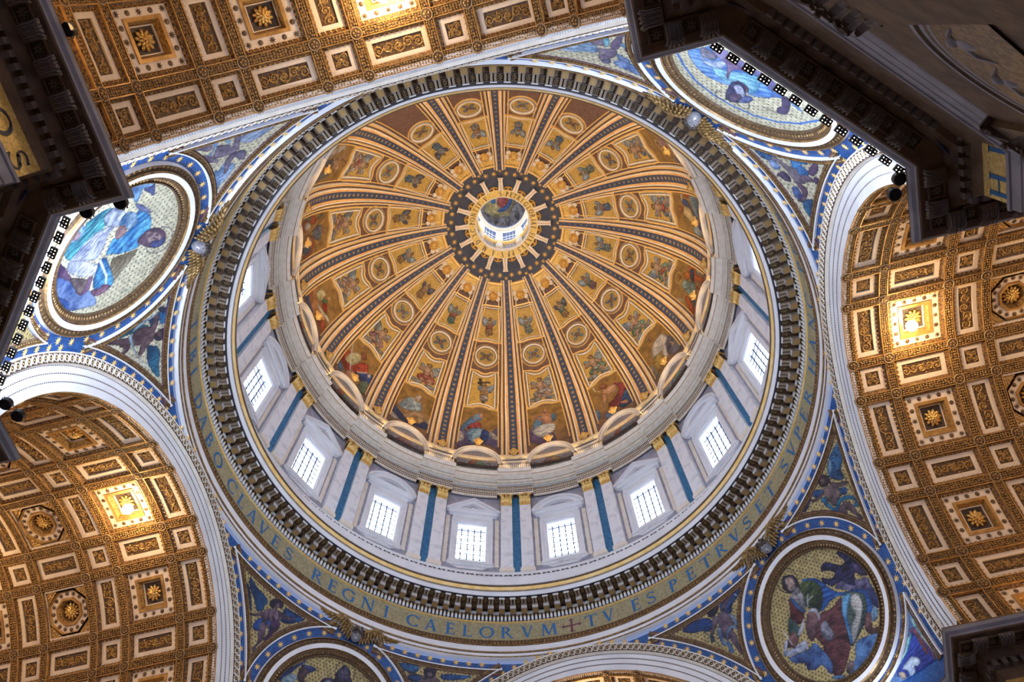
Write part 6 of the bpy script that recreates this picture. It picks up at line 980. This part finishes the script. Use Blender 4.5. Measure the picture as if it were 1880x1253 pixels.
mk('tall',1.09,1.92,.65,1.60,(.40,1.33)); CT['tall']+=[('relief_panel',relief(.40,1.33,1))]
mk('small',1.09,1.13,.66,.70,(.40,.43)); CT['small']+=[('relief_panel',relief(.40,.43,2))]
mk('wide',1.9,1.13,1.42,.70,(1.16,.43)); CT['wide']+=[('relief_panel',relief(1.16,.43,3))]
mk('square',1.9,1.92,1.40,1.46,(.98,1.04))
ce=[]
for i in range(5):
    t=-1+.5*i
    for sg in(-1,1):
        ce.append((sg*1.19,t*1.25,(i)%2==0)); 
        if 0<i<4: ce.append((t*1.19,sg*1.25,(i)%2==0))
f=MB(); ringrect(f,.98,1.04,.80,.86,-.5,-.13,0); f.v=f.v; gf=f.mesh('gold_inner_frame',M_['vfillet'])
f=MB(); slope(f,.80,.86,-.14,.66,.72,-.58,0); ringrect(f,.66,.72,.60,.66,-.6,-.5,1); flatbox(f,-.66,.66,-.72,.72,-.62,-.6,2); dr=f.mesh('deep_recess',[M_['vgold'],M_['vframe'],M_['vdark']])
CT['square']+=[('gold_inner_frame',gf),('deep_recess',dr),('rosette',rosette(.62,10,-.5)),('star_and_disc_row',stars_on(ce,-.185))]
def oct2(r): return [(r*math.cos(PI/8+PI/4*i),r*math.sin(PI/8+PI/4*i)) for i in range(8)]
def octring(mb,r0,h0,r1,h1,mi):
    A,B_=np.array(oct2(r0)),np.array(oct2(r1)); A=np.vstack([A,A[:1]]);B_=np.vstack([B_,B_[:1]]); mb.grid(np.stack([vmap(np.c_[A,np.full(9,h0)]),vmap(np.c_[B_,np.full(9,h1)])],1),mi)
base=MB(); slope(base,1.5,1.68,-.02,1.42,1.55,-.18,0); base=base.mesh('coffer_bed',M_['vbed'])
f=MB(); ringrect(f,1.46,1.60,1.40,1.46,-.4,-.12,0); f=f.mesh('white_frame',M_['vframe'])
f2=MB(); octring(f2,1.44,-.12,1.36,-.3,1); octring(f2,1.36,-.3,.96,-.3,0); octring(f2,.96,-.3,.92,-.16,1); octring(f2,.92,-.16,.80,-.16,1); octring(f2,.80,-.16,.66,-.6,2); octring(f2,.66,-.6,.01,-.6,3)
# corner fillers between square and octagon
for sx in(-1,1):
    for ss in(-1,1): f2.add(vmap(np.array([(sx*1.44,ss*1.5,-.22),(sx*.55,ss*1.5,-.22),(sx*1.44,ss*.55,-.22)])),[(0,1,2)],2)
octf=f2.mesh('octagon_frame',[M_['vframe'],M_['vfillet'],M_['vgold'],M_['vdark']])
ce=[(1.14*math.cos(PI/8*i+.0),1.14*math.sin(PI/8*i),i%2) for i in range(16)]
CT['octagon']=[base,('white_frame',f),('egg_moulding',eggs(1.44,1.58,-.10,M_['vfillet'],.10,.27)),('octagon_frame',octf),('rosette',rosette(.66,12,-.5)),('star_and_disc_row',stars_on(ce,-.285))]
# ribs between coffers
RL=MB(); 
def ribbed(mb,x0,x1,s0,s1):
    flatbox(mb,x0,x1,s0,s1,-.55,0,0)
RBm=[]
for (sx,len_) in(('long',VE),):
    mb=MB(); flatbox(mb,0,VE,-.23,.23,-.55,0,0)
    for s in(-1,1): flatbox(mb,0,VE,s*.25-.025,s*.25+.025,-.3,.045,1)
    r=random.Random(8)
    for i in range(int(VE/.16)):
        for s in(-1,0,1): b=MB(); b.blob((i*.16+r.uniform(-.03,.03),s*.13+r.uniform(-.03,.03),.03),(.075,.06,.05),4,2,2); mb.add(vmap(b.v[0]),b.f,2)
    longrib=mb.mesh('rib',[M_['vrib'],M_['vfillet'],M_['vgold']])
mb=MB(); S=math.radians(100)*11.5; flatbox(mb,-.22,.22,-S,S,-.55,-.01,0,80)
for s in(-1,1): flatbox(mb,s*.24-.025,s*.24+.025,-S,S,-.3,.04,1,80)
r=random.Random(9)
for i in range(int(2*S/.16)):
    for s in(-1,0,1): b=MB(); b.blob((s*.13+r.uniform(-.03,.03),-S+i*.16,.02),(.06,.075,.05),4,2,2); mb.add(vmap(b.v[0]),b.f,2)
crossrib=mb.mesh('rib',[M_['vrib'],M_['vfillet'],M_['vgold']])
mb=MB(); t=np.linspace(0,2*PI,17)[:-1]; mb.tube(vmap(np.stack([.30*np.cos(t),.30*np.sin(t),.07+0*t],-1)),.03,4,0,True); V=np.array([(0,0,.09)]+[(.29*math.cos(x),.29*math.sin(x),.05) for x in t]); mb.add(vmap(V),[(0,i+1,(i+1)%16+1) for i in range(16)],1)
for j in range(5): b=MB(); b.blob((.13*math.cos(j*1.257),.13*math.sin(j*1.257),.1),(.07,.07,.04),5,3,2); mb.add(vmap(b.v[0]),b.f,2)
boss=mb.mesh('ring_boss',[M_['vring'],M_['vground'],M_['vgold']])
VL=['bottom edge','lower left','top left','right']
for k in range(4):
    root=ob('ceiling_vault',None,rot=(0,0,PI/2*k)); tag(root,'gilded coffered barrel vault filling the %s of the view'%VL[k],kind='structure')
    ob('vault_shell',vsh,root)
    def mx(dep,th): return Matrix.Translation((D+dep,0,ZS))@Matrix.Rotation(math.radians(th-90),4,'X')
    for th in LA: ob('rib',longrib,root,mat=mx(0,th))
    nd=len(LD) if k else 5
    for d_ in LD[:nd]: ob('rib',crossrib,root,mat=mx(d_,90))
    for th in LA[1:-1]:
        for d_ in LD[:nd]: ob('ring_boss',boss,root,mat=mx(d_,th))
    for i in range(nd-1):
        dc=(LD[i]+LD[i+1])/2; bigd=i%2==1
        for j in range(len(LA)-1):
            tc=(LA[j]+LA[j+1])/2; biga=j%2==0
            kind=('octagon' if i%4==3 else 'square') if (bigd and biga) else ('wide' if bigd else ('tall' if biga else 'small'))
            c=ob('coffer',CT[kind][0],root,mat=mx(dc,tc))
            for nm_,me in CT[kind][1:]: ob(nm_,me,c)
# ============================================================ pier entablatures
e_,b_,g_=19.5,10.0,13.1
def pts(d): q=e_+g_+d*2**.5-(e_+d); return [(46,b_+d),(e_+d,b_+d),(e_+d,q),(q,e_+d),(b_+d,e_+d),(b_+d,46)]
PR=[(2.6,32.0),(0,31.98),(.0,31.9),(.05,31.72),(.16,31.6),(.20,31.5),(.26,31.44),(1.22,31.44),(1.26,31.34),(1.42,31.10),(1.50,30.98),(1.50,30.88),(1.76,30.86),(1.76,30.42),(1.84,30.3),(1.9,30.05),(1.9,29.95),(1.9,28.28),(1.74,28.22),(1.74,28.04),(1.80,28.0),(1.80,27.45),(1.84,27.4),(1.84,26.75),(1.87,26.7),(1.87,26.1),(1.9,26.0),(1.9,-1.6)]
mb=MB(); mis=[]
for i in range(len(PR)-1):
    (d0,z0),(d1,z1)=PR[i],PR[i+1]; A,B_=pts(d0),pts(d1); vert=29.9>z0>28.5
    for j in range(5):
        mi=0
        if 2<=i<=4: mi=1  # cornice edge in lighter grey, its lit face put into the colour
        if i==16: mi=2 if j!=2 else 0
        if 18<=i<=25: mi=1
        mb.add([(*A[j],z0),(*A[j+1],z0),(*B_[j+1],z1),(*B_[j],z1)],[(0,1,2,3)],mi)
FZ=mat('frieze_gold_ground',(.62,.40,.09),.45,.2,(.95,.70,.24),9,kind='cells',contrast=(.1,.9))
corn=mb.mesh('cornice_run',[M_['pier'],M_['pierw'],FZ])
mb=MB(); mb.box(-.33,.33,-.3,.3,-.34,0)
for i in range(7):   # acanthus bracket: curling leaf fingers
    y=-.26+.087*i; mb.tube([(-.30,y,-.3),(0,y,-.42-.03*(i%2)),(.25,y,-.40),(.40,y*1.2,-.28),(.42,y*1.3,-.16)],.05,4,1)
for i in range(4):
    y=-.22+.147*i; mb.tube([(.3,y*.6,-.44),(.45,y,-.42),(.52,y*1.3,-.3)],.045,4,1)
leafb=mb.mesh('leaf_bracket',[M_['pier'],M_['pierd']],smooth=False)
mb=MB()
for (x0,x1,y0,y1) in((-.33,.33,-.33,-.26),(-.33,.33,.26,.33),(-.33,-.26,-.26,.26),(.26,.33,-.26,.26)): mb.box(x0,x1,y0,y1,-.12,0)
for rr,n,z in((.16,7,-.04),(.08,5,-.08)):
    for i in range(n): mb.blob((rr*math.cos(i*2*PI/n),rr*math.sin(i*2*PI/n),z),(.075,.06,.045),5,3,1)
mb.add([(-.27,-.27,-.008),(.27,-.27,-.008),(.27,.27,-.008),(-.27,.27,-.008)],[(0,1,2,3)],2)
rosc=mb.mesh('rosette_coffer',[M_['pier'],M_['pierd'],M_['shadow']])
dent=MB().box(-.14,.14,-.12,.12,-.34,.02).mesh('dentil',M_['pierd'])
def row(j,d,sp,skip=0,phase=0):   # points along segment j at offset d, with inward normal angle
    P=pts(d); A,B_=np.array(P[j]),np.array(P[j+1]); L=np.linalg.norm(B_-A); u=(B_-A)/L; ang=math.atan2(-u[1],u[0])  # placeholder
    return A,u,L
SEGN=[(0,-1),(-1,0),(-2**-.5,-2**-.5),(0,-1),(-1,0)]  # towards the open crossing
PNM=['lower-left','left','upper-right','lower-right']
big=capital(.95,2.5,.5); bigm=MB().join(big,lambda V:V).mesh('capital',[M_['pierd'],M_['pier']])
shaftm=MB().box(-.1,.5,-.85,.85,-14,0).mesh('shaft',M_['pier'])
def segpt(j,d,t): # t metres from the middle (seg 2) or from the mitre corner (others)
    P=pts(d); A,B_=np.array(P[j]),np.array(P[j+1]); u=(B_-A)/np.linalg.norm(B_-A); o={0:B_,1:A,2:(A+B_)/2,3:B_,4:A}[j]; u={0:-u,1:u,2:u,3:-u,4:u}[j]; return o+u*t
for k in range(4):
    az=90*k
    r=ob('trim_%d'%(5+k),None,rot=(0,0,PI/2*k)); tag(r,'brown stone cornice and frieze of the %s crossing pier, with leafy brackets and rosettes'%['bottom-centre','left','upper-right','lower-right'][k],kind='structure')
    ob('cornice_run',corn,r)
    def place(nm,me,j,d,t,z,sc=None,off=0):
        p_=segpt(j,d,t); n=SEGN[j]; o=ob(nm,me,r,loc=(p_[0],p_[1],z),rot=(0,0,math.atan2(n[1],n[0])+off)); return o
    for j in range(5):
        long_=13 if j in(0,4) else None
        if j==2: C=[1.262*i for i in range(-3,4)]; Bk=[1.262*(i+.5) for i in range(-3,3)]; Dn=[.42*i for i in range(-9,10)]
        elif j in(0,4): C=[1.25*i for i in range(0,12)]; Bk=[1.25*(i+.5) for i in range(0,11)]; Dn=[.45*(i+.5) for i in range(0,30)]
        else: C=[1.25]; Bk=[.62,1.88]; Dn=[.45*(i+.5) for i in range(0,7)]
        for t in C: place('rosette_coffer',rosc,j,.86,t,31.44)
        for t in Bk: place('leaf_bracket',leafb,j,.82,t,31.44)
        for t in Dn: place('dentil',dent,j,1.62,t,30.86)
    # pilaster caps and shafts on the diagonal face
    for s in(-1,1):
        for nm,me,z in(('capital',bigm,23.6),('shaft',shaftm,23.6)):
            place(nm,me,2,1.72,s*3.75,z,off=PI)
        place('break_block',MB().box(-.25,.6,-.95,.95,0,2.2).mesh('break_block',M_['pier']) if k==0 and s==-1 else BB,2,1.72,s*3.75,26.1,off=PI) if False else None
    # niche with mosaic conch
    if k==0:
        mb=MB(); t=np.linspace(-.2,PI+.2,48); 
        for R0,R1,h0,h1,mi in((4.05,3.9,0,.12,0),(3.9,3.75,.12,.12,1),(3.75,3.65,.12,.02,0),(3.65,3.5,.06,.06,1),(3.5,3.38,.06,.05,0),(3.38,3.3,.05,.04,1)):
            mb.grid(np.stack([np.stack([np.full_like(t,h),R*np.cos(t),19.5+R*np.sin(t)],-1) for R,h in((R0,h0),(R1,h1))],1),mi)
        nar=mb.mesh('niche_arch',[M_['pier'],M_['pierw']])
        mb=MB(); G=np.stack([np.stack([.04+0*t,R*np.cos(t),19.5+R*np.sin(t)],-1) for R in np.linspace(3.3,.01,8)],1); mb.grid(G); con=mb.mesh('gold_conch',mat('dark_gold_mosaic',(.16,.09,.02),.5,.1,(.30,.18,.05),9,kind='cells'))
        mb=MB()
        for cx,cz,s in((1.6,21.2,1),(-.2,21.6,.8),(-1.7,20.8,1)):
            mb.blob((-.1,cx,cz),(.22,.35*s,.5*s),8,5); mb.blob((-.05,cx+.1,cz+.55*s),(.2,.2,.22),8,5)
            for q in(-1,1): mb.tube([(-.05,cx,cz+.3),(.05,cx+q*.5,cz+.1),(0,cx+q*.8,cz-.4)],.1,5,taper=[1,.8,.6]); mb.blob((-.1,cx+q*.7,cz+.4),(.1,.5,.18),7,4,0,np.array([[1,0,0],[0,.8,-.6*q],[0,.6*q,.8]]))
        ang=mb.mesh('carved_figure_group',M_['pierw'],smooth=True)
    for nm,me in(('niche_arch',nar),('gold_conch',con),('carved_figure_group',ang)):
        P=segpt(2,1.87,0); ob(nm,me,r,loc=(P[0],P[1],0),rot=(0,0,-3*PI/4))
def pletter(k,ch,P,right,z,h):   # flat letter on a pier frieze, world position P, 'right' = reading direction
    rt=np.array(right,float); n=np.cross(rt,[0,0,1.]); 
    def f(V): Q=np.stack([P[0]+rt[0]*V[:,0]+n[0]*.02,P[1]+rt[1]*V[:,0]+n[1]*.02,z+V[:,1]],-1); return np.array([rz(q,-90*k) for q in Q])
    root=bpy.data.objects['trim_%d'%(5+k)]; letter(ch,h,f,'letter',M_['nletter'] if k==1 else M_['letter'],root)
for ch,x in(('S',-21.95),('O',-23.3),('D',-25.0),('I',-26.2)): pletter(1,ch,(x,11.9),(1,0),28.95,1.15)
for ch,x in(('I',-13.75),('H',-12.45)): pletter(2,ch,(x,-21.4),(-1,0),28.95,1.15)
# floodlights and lamp bars on the cornices
mb=MB(); mb.box(-.15,.13,-.24,.24,-.06,.06,0)
for i in range(3):
    for j in range(2): mb.blob((-.08+.12*j,-.15+.15*i,-.06),(.03,.035,.015),6,3,1)
lbar=mb.mesh('lamp_bar',[M_['black'],M_['diode']]); mbk=MB().box(-.02,.12,-.03,.03,-.22,-.1).mesh('mount',M_['iron'])
pnm={1:'left',2:'upper-right',3:'lower-right'}
ordw=['first','second','third','fourth','fifth','sixth','seventh','eighth','ninth','tenth','eleventh','twelfth','thirteenth']
for k,L in((1,[-4.35+.72*i for i in range(13)]),(2,[-4.4+.74*i for i in range(13)]),(3,[-3.2,-2.4])):
    for i,t in enumerate(L):
        p_=segpt(2,-.14,t); P=rz((p_[0],p_[1],32.15),90*k); o=ob('lamp_bar',None,loc=P,rot=(0,0,math.radians(90*k+45)))
        tag(o,'black lamp bar on the %s pier cornice, %s from its %s end'%(pnm[k],ordw[i] if k!=3 else ('left one','right one')[i],{1:'upper right',2:'upper left',3:'own'}[k]) if k!=3 else '%s of two black lamp bars on the lower-right pier cornice'%('upper','lower')[i],'lamp','lamp bars on the %s pier cornice'%pnm[k])
        ob('housing',lbar,o); ob('mount',mbk,o)
mb=MB(); t=np.linspace(0,2*PI,17); 
for r0,z0,r1,z1,mi in((0,-.17,.24,-.17,0),(.24,-.17,.27,-.13,0),(.27,-.13,.25,.12,0),(.25,.12,.12,.22,0),(.12,.22,0,.22,0)):
    mb.grid(np.stack([np.stack([r*np.cos(t),r*np.sin(t),z+0*t],-1) for r,z in((r0,z0),(r1,z1))],1),mi)
mb.tube(np.stack([.31*np.cos(t),.02+0*t,.02+.31*np.sin(t)*.6],-1),.025,4); spt=mb.mesh('housing',M_['black'],smooth=False); mb=MB(); mb.tube([(0,0,.2),(.05,0,.35),(.3,0,.3)],.03,4); spb=mb.mesh('bracket_arm',M_['iron'])
for P,l in(((-12.68,-19.32,32.2),'round black spotlight at the corner of the upper-right pier, nearer the ring'),((-12.1,-19.08,32.2),'round black spotlight against the right vault, below its neighbour at the upper-right pier'),((-25.8,9.9,32.2),'round black spotlight on the cornice at the very top left edge'),((-12.53,19.1,32.2),'round black spotlight at the left edge above the lower left vault'),((-11.88,18.86,32.2),'round black spotlight over the lower left vault, right of its neighbour'),((-19.42,12.12,32.15),'round black spotlight under the upper left cornice end, left one'),((-19.42,10.68,32.15),'round black spotlight under the upper left cornice end, right one at the corner')):
    o=ob('spotlight',None,loc=P); tag(o,l,'lamp'); ob('housing',spt,o); ob('bracket_arm',spb,o)
# hanging lamps in the crown coffers
mb=MB(); mb.blob((0,0,0),(.34,.34,.34),12,8); lb=mb.mesh('bulb',M_['bulb'],smooth=True); lr=MB().tube([(0,0,.1),(0,0,.9)],.02,4).mesh('stem',M_['iron'])
mb=MB(); tq=np.linspace(0,2*PI,17); mb.grid(np.stack([np.stack([r*np.cos(tq),r*np.sin(tq),z+0*tq],-1) for r,z in((.22,.12),(.1,.26),(.03,.28))],1)); cap_=mb.mesh('cap',M_['goldf'])
for k in range(4):
    o=ob('hanging_lamp',None,loc=rz((24.9,0,45.05),90*k)); tag(o,'lit lamp glaring at the crown of the vault %s'%['beyond the bottom edge','at the lower left','at the top left','at the right'][k],'lamp','crown lamps of the four vaults')
    for nm,me in(('bulb',lb),('stem',lr),('cap',cap_)): ob(nm,me,o)
# ============================================================ mosaics and reliefs of the dome
GNAME={0:'the bare-chested man in white cloth',1:'the veiled woman in blue',2:'the man in pale blue reading',3:'the red-cloaked man with a sword',4:'the man with a white scroll',5:'the man with a wooden beam',6:'the woman in cream, upper left',7:'the cut-off gore, upper left',8:'the near gore, left of centre',9:'the near gore, right of centre',10:'the cut-off gore, upper right',11:'the orange-cloaked man, upper right',12:'the fair figure in blue',13:'the man in teal with a knife',14:'the man with a yellow skirt',15:'the half-naked man in red'}
GEXT=['','','','','','','','','','','','','','','','']
# index k -> azimuth 22.5*k-22.5 ... see AZ
def gmap(h=0.): 
    def f(x,y): return domeW(x,y/.4037,h)   # x metres sideways, y metres up the meridian (0.4037 m per degree)
    return f
S1=.4037
def crv(pts_,h): P=np.array(pts_,float); return domeW(P[:,0],P[:,1]/S1,h)
def frame_on(polys,prof,mats,mis,closed=True,beads=None,name='frame'):
    mb=MB()
    for poly,cen in polys:
        P=np.array(poly,float); W=domeW(P[:,0],P[:,1]/S1,0); r=np.arctan2(W[:,1],W[:,0]); ph_=P[:,1]/S1
        N=np.stack([-np.cos(np.radians(ph_))*np.cos(r),-np.cos(np.radians(ph_))*np.sin(r),-np.sin(np.radians(ph_))],-1)
        c=domeW(np.array([cen[0]]),np.array([cen[1]/S1]),0)[0]; T=np.roll(W,-1,0)-np.roll(W,1,0) if closed else np.gradient(W,axis=0); T/=np.linalg.norm(T,axis=1,keepdims=True); B=np.cross(T,N); sd=1 if ((W-c)*B).sum(1).mean()>0 else -1
        mb.sweep(W,N,prof,mis,closed,sd)
        if beads:
            w,h,sp,rr,mi_=beads; Q=W+B*sd*w+N*h; Q=np.vstack([Q,Q[:1]]) if closed else Q; s=np.concatenate([[0],np.cumsum(np.linalg.norm(np.diff(Q,axis=0),axis=1))]); n=int(s[-1]/sp)
            for i in range(n): mb.blob([np.interp((i+.5)*s[-1]/n,s,Q[:,j]) for j in range(3)],rr,4,2,mi_)
    return mb.mesh(name,mats)
def lerp(a,b,n): t=np.linspace(0,1,n,endpoint=False)[:,None]; return np.array(a)*(1-t)+np.array(b)*t
def rad(phi): return -2.7+23.13*math.cos(math.radians(phi))
def trap(ph0,ph1,hw0,hw1,dip0,dip1,n=10):
    """panel with concave/convex ends: bottom edge bows by dip0 (metres), top by dip1"""
    y0,y1=ph0*S1,ph1*S1; w0,w1=hw0,hw1
    bot=[(-w0+2*w0*t,y0+dip0*4*t*(1-t)) for t in np.linspace(0,1,n,endpoint=False)]; rt=[(w0+(w1-w0)*t,y0+(y1-y0)*t) for t in np.linspace(0,1,n,endpoint=False)]
    top=[(w1-2*w1*t,y1+dip1*4*t*(1-t)) for t in np.linspace(0,1,n,endpoint=False)]; lf=[(-w1+(-w0+w1)*t,y1+(y0-y1)*t) for t in np.linspace(0,1,n,endpoint=False)]
    return np.array(bot+rt+top+lf)
DEG=PI/180
P1=trap(21.6,34.2,4.75*DEG*rad(21.6),4.55*DEG*rad(34.2),.62,-.55); C1=(0,28*S1)
P2=trap(45.5,56.1,5.7*DEG*rad(45.5),6.0*DEG*rad(56.1),.28,0); C2=(0,51*S1)
GF=[M_['goldf'],M_['stucco'],M_['bronze'],M_['brown']]
F1=frame_on([(P1,C1)],[(0,.03),(.02,.18),(.14,.18),(.15,.08),(.36,.08),(.37,.22),(.55,.22),(.57,0)],GF,[1,1,1,2,0,0,0],beads=(.25,.11,.20,(.06,.06,.05),1))
F2=frame_on([(P2,C2)],[(0,.03),(.02,.16),(.11,.16),(.12,.07),(.26,.07),(.27,.2),(.44,.2),(.46,0)],GF,[1,1,1,2,0,0,0],beads=(.19,.10,.2,(.05,.05,.04),0))
tc=np.linspace(0,2*PI,49)[:-1]; RC=(0,40.2*S1); rr_=1.18; CIR=np.stack([rr_*np.cos(tc),RC[1]+rr_*np.sin(tc)],-1)
F3=frame_on([(CIR,RC)],[(0,.03),(.02,.22),(.16,.24),(.18,.10),(.40,.10),(.42,.16),(.5,0)],GF,[1,1,1,2,0,0],beads=(.28,.13,.2,(.065,.065,.05),1))
# gold field at the top behind the seraph, its outline frame
P4=trap(58.6,63.6,6.1*DEG*rad(58.6),5.9*DEG*rad(63.6),0,0,6)
F4=frame_on([(np.array([(-6.4*DEG*rad(60),60*S1)]+[(-6.0*DEG*rad(63.9),63.9*S1),(6.0*DEG*rad(63.9),63.9*S1),(6.4*DEG*rad(60),60*S1)]),(0,60*S1))],[(0,.05),(.02,.12),(.08,.12),(.1,.05)],GF,[0,0,0],closed=False)
mb=MB(); P=[(-6.4*DEG*rad(60),60*S1),(6.4*DEG*rad(60),60*S1),(6.0*DEG*rad(63.9),63.9*S1),(-6.0*DEG*rad(63.9),63.9*S1)]
P=np.array(P); mb.grid(np.stack([domeW(np.linspace(a,b,5),np.full(5,y/S1),.04) for (a,b,y) in((P[0][0],P[1][0],P[0][1]),(P[3][0],P[2][0],P[2][1]))])); gfield=mb.mesh('gold_field',M_['mosgold'])
# side borders running along every gore
bd=MB(); ph2=np.linspace(5,64.2,50)
for sg in(-1,1):
    for w0,w1,h0,h1,mi in((.0,.05,.05,.12,0),(.05,.12,.12,.12,0),(.12,.14,.12,.02,0)):
        ww=rad(0)*0+np.array([rad(p) for p in ph2])*11.25*DEG-ribw(ph2)-.25; bd.grid(np.stack([domeW(sg*(ww-w0),ph2,h0),domeW(sg*(ww-w1),ph2,h1)],1),mi)
border=bd.mesh('gold_border',[M_['goldf']])
# lunette at the base of each gore
def ell(hw,y0,hh,n=24): t=np.linspace(0,PI,n); return np.stack([hw*np.cos(t),y0+hh*np.sin(t)],-1)
yb=-5.4*S1; LI=ell(2.28,yb,3.2); 
LF=frame_on([(LI,(0,yb))],[(0,.03),(.02,.34),(.16,.42),(.18,.30),(.28,.30),(.30,.48),(.46,.48),(.50,.35),(.52,0)],[M_['stucco'],M_['stucco'],M_['goldf']],[0,0,0,1,0,0,0,0],closed=False)
def wing6(mb,mi,R0=1.):
    for i,(a,l) in enumerate(((28,1.25),(152,1.25),(-28,1.1),(208,1.1),(75,.6),(105,.6))):
        a=math.radians(a)
        for j in range(-2,3):
            aa=a+j*.15; c,s=math.cos(aa),math.sin(aa); q=l*(1-.08*abs(j)); mb.blob((c*(.3+q*.32)*R0,s*(.3+q*.32)*R0,.08+.02*(2-abs(j))),(q*.40*R0,.085*R0,.06),6,3,mi,np.array([[c,-s,0],[s,c,0],[0,0,1.]]))
mb=MB(); wing6(mb,0); wseraph=mb.mesh('wings',M_['stucco'],smooth=True)
def gface(mb,s=1.,mi=0):
    mb.blob((0,0,.2),(.26*s,.32*s,.28*s),10,6,mi)
    for i in range(14): a=i*2*PI/14; mb.blob((.30*s*math.cos(a),.34*s*math.sin(a),.14),(.10*s,.10*s,.10*s),5,3,mi)
    for q in(-1,1): mb.blob((q*.09*s,.06*s,.45*s),(.05*s,.03*s,.02),5,3,mi)
    mb.blob((0,-.04*s,.46*s),(.035*s,.09*s,.05*s),5,3,mi); mb.blob((0,-.17*s,.42*s),(.08*s,.025*s,.03),5,3,mi)
mb=MB(); gface(mb,1.5); fseraph=mb.mesh('face',M_['gold'],smooth=True)
mb=MB(); gface(mb,1.15)
for q in(-1,1): mb.blob((q*.42,.16,.1),(.14,.2,.12),6,4)
for i in range(5): mb.blob((-.2+.1*i,-.46,.1),(.07,.16,.1),5,3)
mask=mb.mesh('mask',M_['gold'],smooth=True)
def domemat(t,phi,h,flip=False,s=1.):
    P=domeW(np.array([t]),np.array([phi]),h)[0]; az=math.atan2(P[1],P[0]); f=math.radians(phi)
    n=np.array([-math.cos(f)*math.cos(az),-math.cos(f)*math.sin(az),-math.sin(f)]); y=np.array([-math.sin(f)*math.cos(az),-math.sin(f)*math.sin(az),math.cos(f)]); x=np.cross(y,n)
    return Matrix([[x[0]*s,y[0]*s,n[0]*s,P[0]],[x[1]*s,y[1]*s,n[1]*s,P[1]],[x[2]*s,y[2]*s,n[2]*s,P[2]],[0,0,0,1]])
for k in range(16):
    az=22.5*k; ra_=math.radians(az); Rk=Matrix.Rotation(ra_,4,'Z'); g=GNAME[k]; vis=k not in(7,8,9,10)
    ob('gold_border',border,dome,rot=(0,0,ra_)); 
    f_=ob('gold_field',gfield,dome,rot=(0,0,ra_))
    def panel(nm,label,cat,grp,poly,cen,st,bg,ops,fr_,extra=None):
        p0=domeW(np.array([cen[0]]),np.array([cen[1]/S1]),0)[0]; r=ob(nm,None,loc=rz(p0,az),rot=(0,0,ra_)); tag(r,label,cat,grp); poly=np.array(poly)
        me=gridmesh('painting',poly[:,0].min(),poly[:,0].max(),poly[:,1].min(),poly[:,1].max(),st,lambda X,Y:pip(X,Y,poly),lambda x,y:gmap(.06)(x,y),bg,ops,M_['paint'])
        ob('painting',me,r,loc=-Vector(p0))
        if fr_: ob('frame',fr_,r,loc=-Vector(p0))
        return r
    D_=DOMEFIG[k]
    if vis:
        hw=lambda ph:rad(ph)*11.25*DEG-float(ribw(np.array([ph]))[0])-.3
        arcb=[(x,yb+(3.7)*math.sqrt(max(0,1-(x/2.75)**2))) for x in np.linspace(-2.6,2.6,16)]
        top=[(x,21.0*S1-.55+.62*4*(.5+x/3.1/1.0*.5)*(.5-x/3.1*.5)*1.) for x in np.linspace(hw(20)-.05,-hw(20)+.05,12)]
        poly=arcb+[(hw(0),yb+.6)]+[(hw(p_),p_*S1) for p_ in(0,5,10,15,19)]+top+[(-hw(p_),p_*S1) for p_ in(19,15,10,5,0)]+[(-hw(0),yb+.6)]
        panel('figure_mosaic','large dome mosaic of %s'%g,'mosaic','seated figures round the base of the dome',poly,(0,10*S1),.10,D_['bg'],D_['seat'],None)
        lp=panel('lunette','arched lunette with painted bust below %s'%g,'mosaic','lunettes at the foot of the dome',LI,(0,0),.11,(.30,.27,.28),D_['lun'],LF)
        m_=ob('gilded_mask',mask); m_.matrix_world=Rk@domemat(0,4.2,.75,s=1.0); tag(m_,'gilded mask on the lunette below %s'%g,'sculpture','gilded masks at the dome foot')
        panel('angel_panel','framed angel panel directly above %s'%g,'mosaic','larger angel panels of the dome',P1,C1,.085,D_['pbg'],D_['p1'],F1)
    panel('cherub_roundel','round winged cherub mosaic in the gore of %s'%g,'mosaic','cherub roundels of the dome',CIR,RC,.085,(.42,.27,.07),CHERUBOPS(D_['rc']),F3)
    panel('angel_panel','smaller framed angel panel near the eye, above %s'%g,'mosaic','smaller angel panels of the dome',P2,C2,.085,D_['pbg2'],D_['p2'],F2)
    s_=ob('seraph',None); s_.matrix_world=Rk@domemat(0,60.1,.1,s=1.05); tag(s_,'gilded winged head at the starry ring above %s'%g,'sculpture','gilded seraph heads round the eye'); ob('face',fseraph,s_); ob('wings',wseraph,s_)
    if k not in(7,8): 
        m_=ob('gilded_mask',mask); m_.matrix_world=Matrix.Rotation(ra_+11.25*DEG,4,'Z')@domemat(0,-.2,.62,s=1.05); tag(m_,'gilded mask at the star rib foot clockwise of %s'%g,'sculpture','gilded masks at the dome foot')
# lantern vault painting
X=gridmesh('painting',-3.3,3.3,-3.3,3.3,.07,lambda X,Y:np.hypot(X,Y)<3.28,lambda x,y:np.stack([x,y,110.3+np.sqrt(np.maximum(3.45**2-x*x-y*y,0))*.95],-1),lambda X,Y:np.array([.20,.18,.19])*(.5+vnoise(X,Y,.35,4))[...,None],LANOPS,M_['paint'])
o=ob('lantern_mosaic',X,loc=(0,0,0)); tag(o,'dark round mosaic in the lantern with a figure in red and blue amid golden light','mosaic')
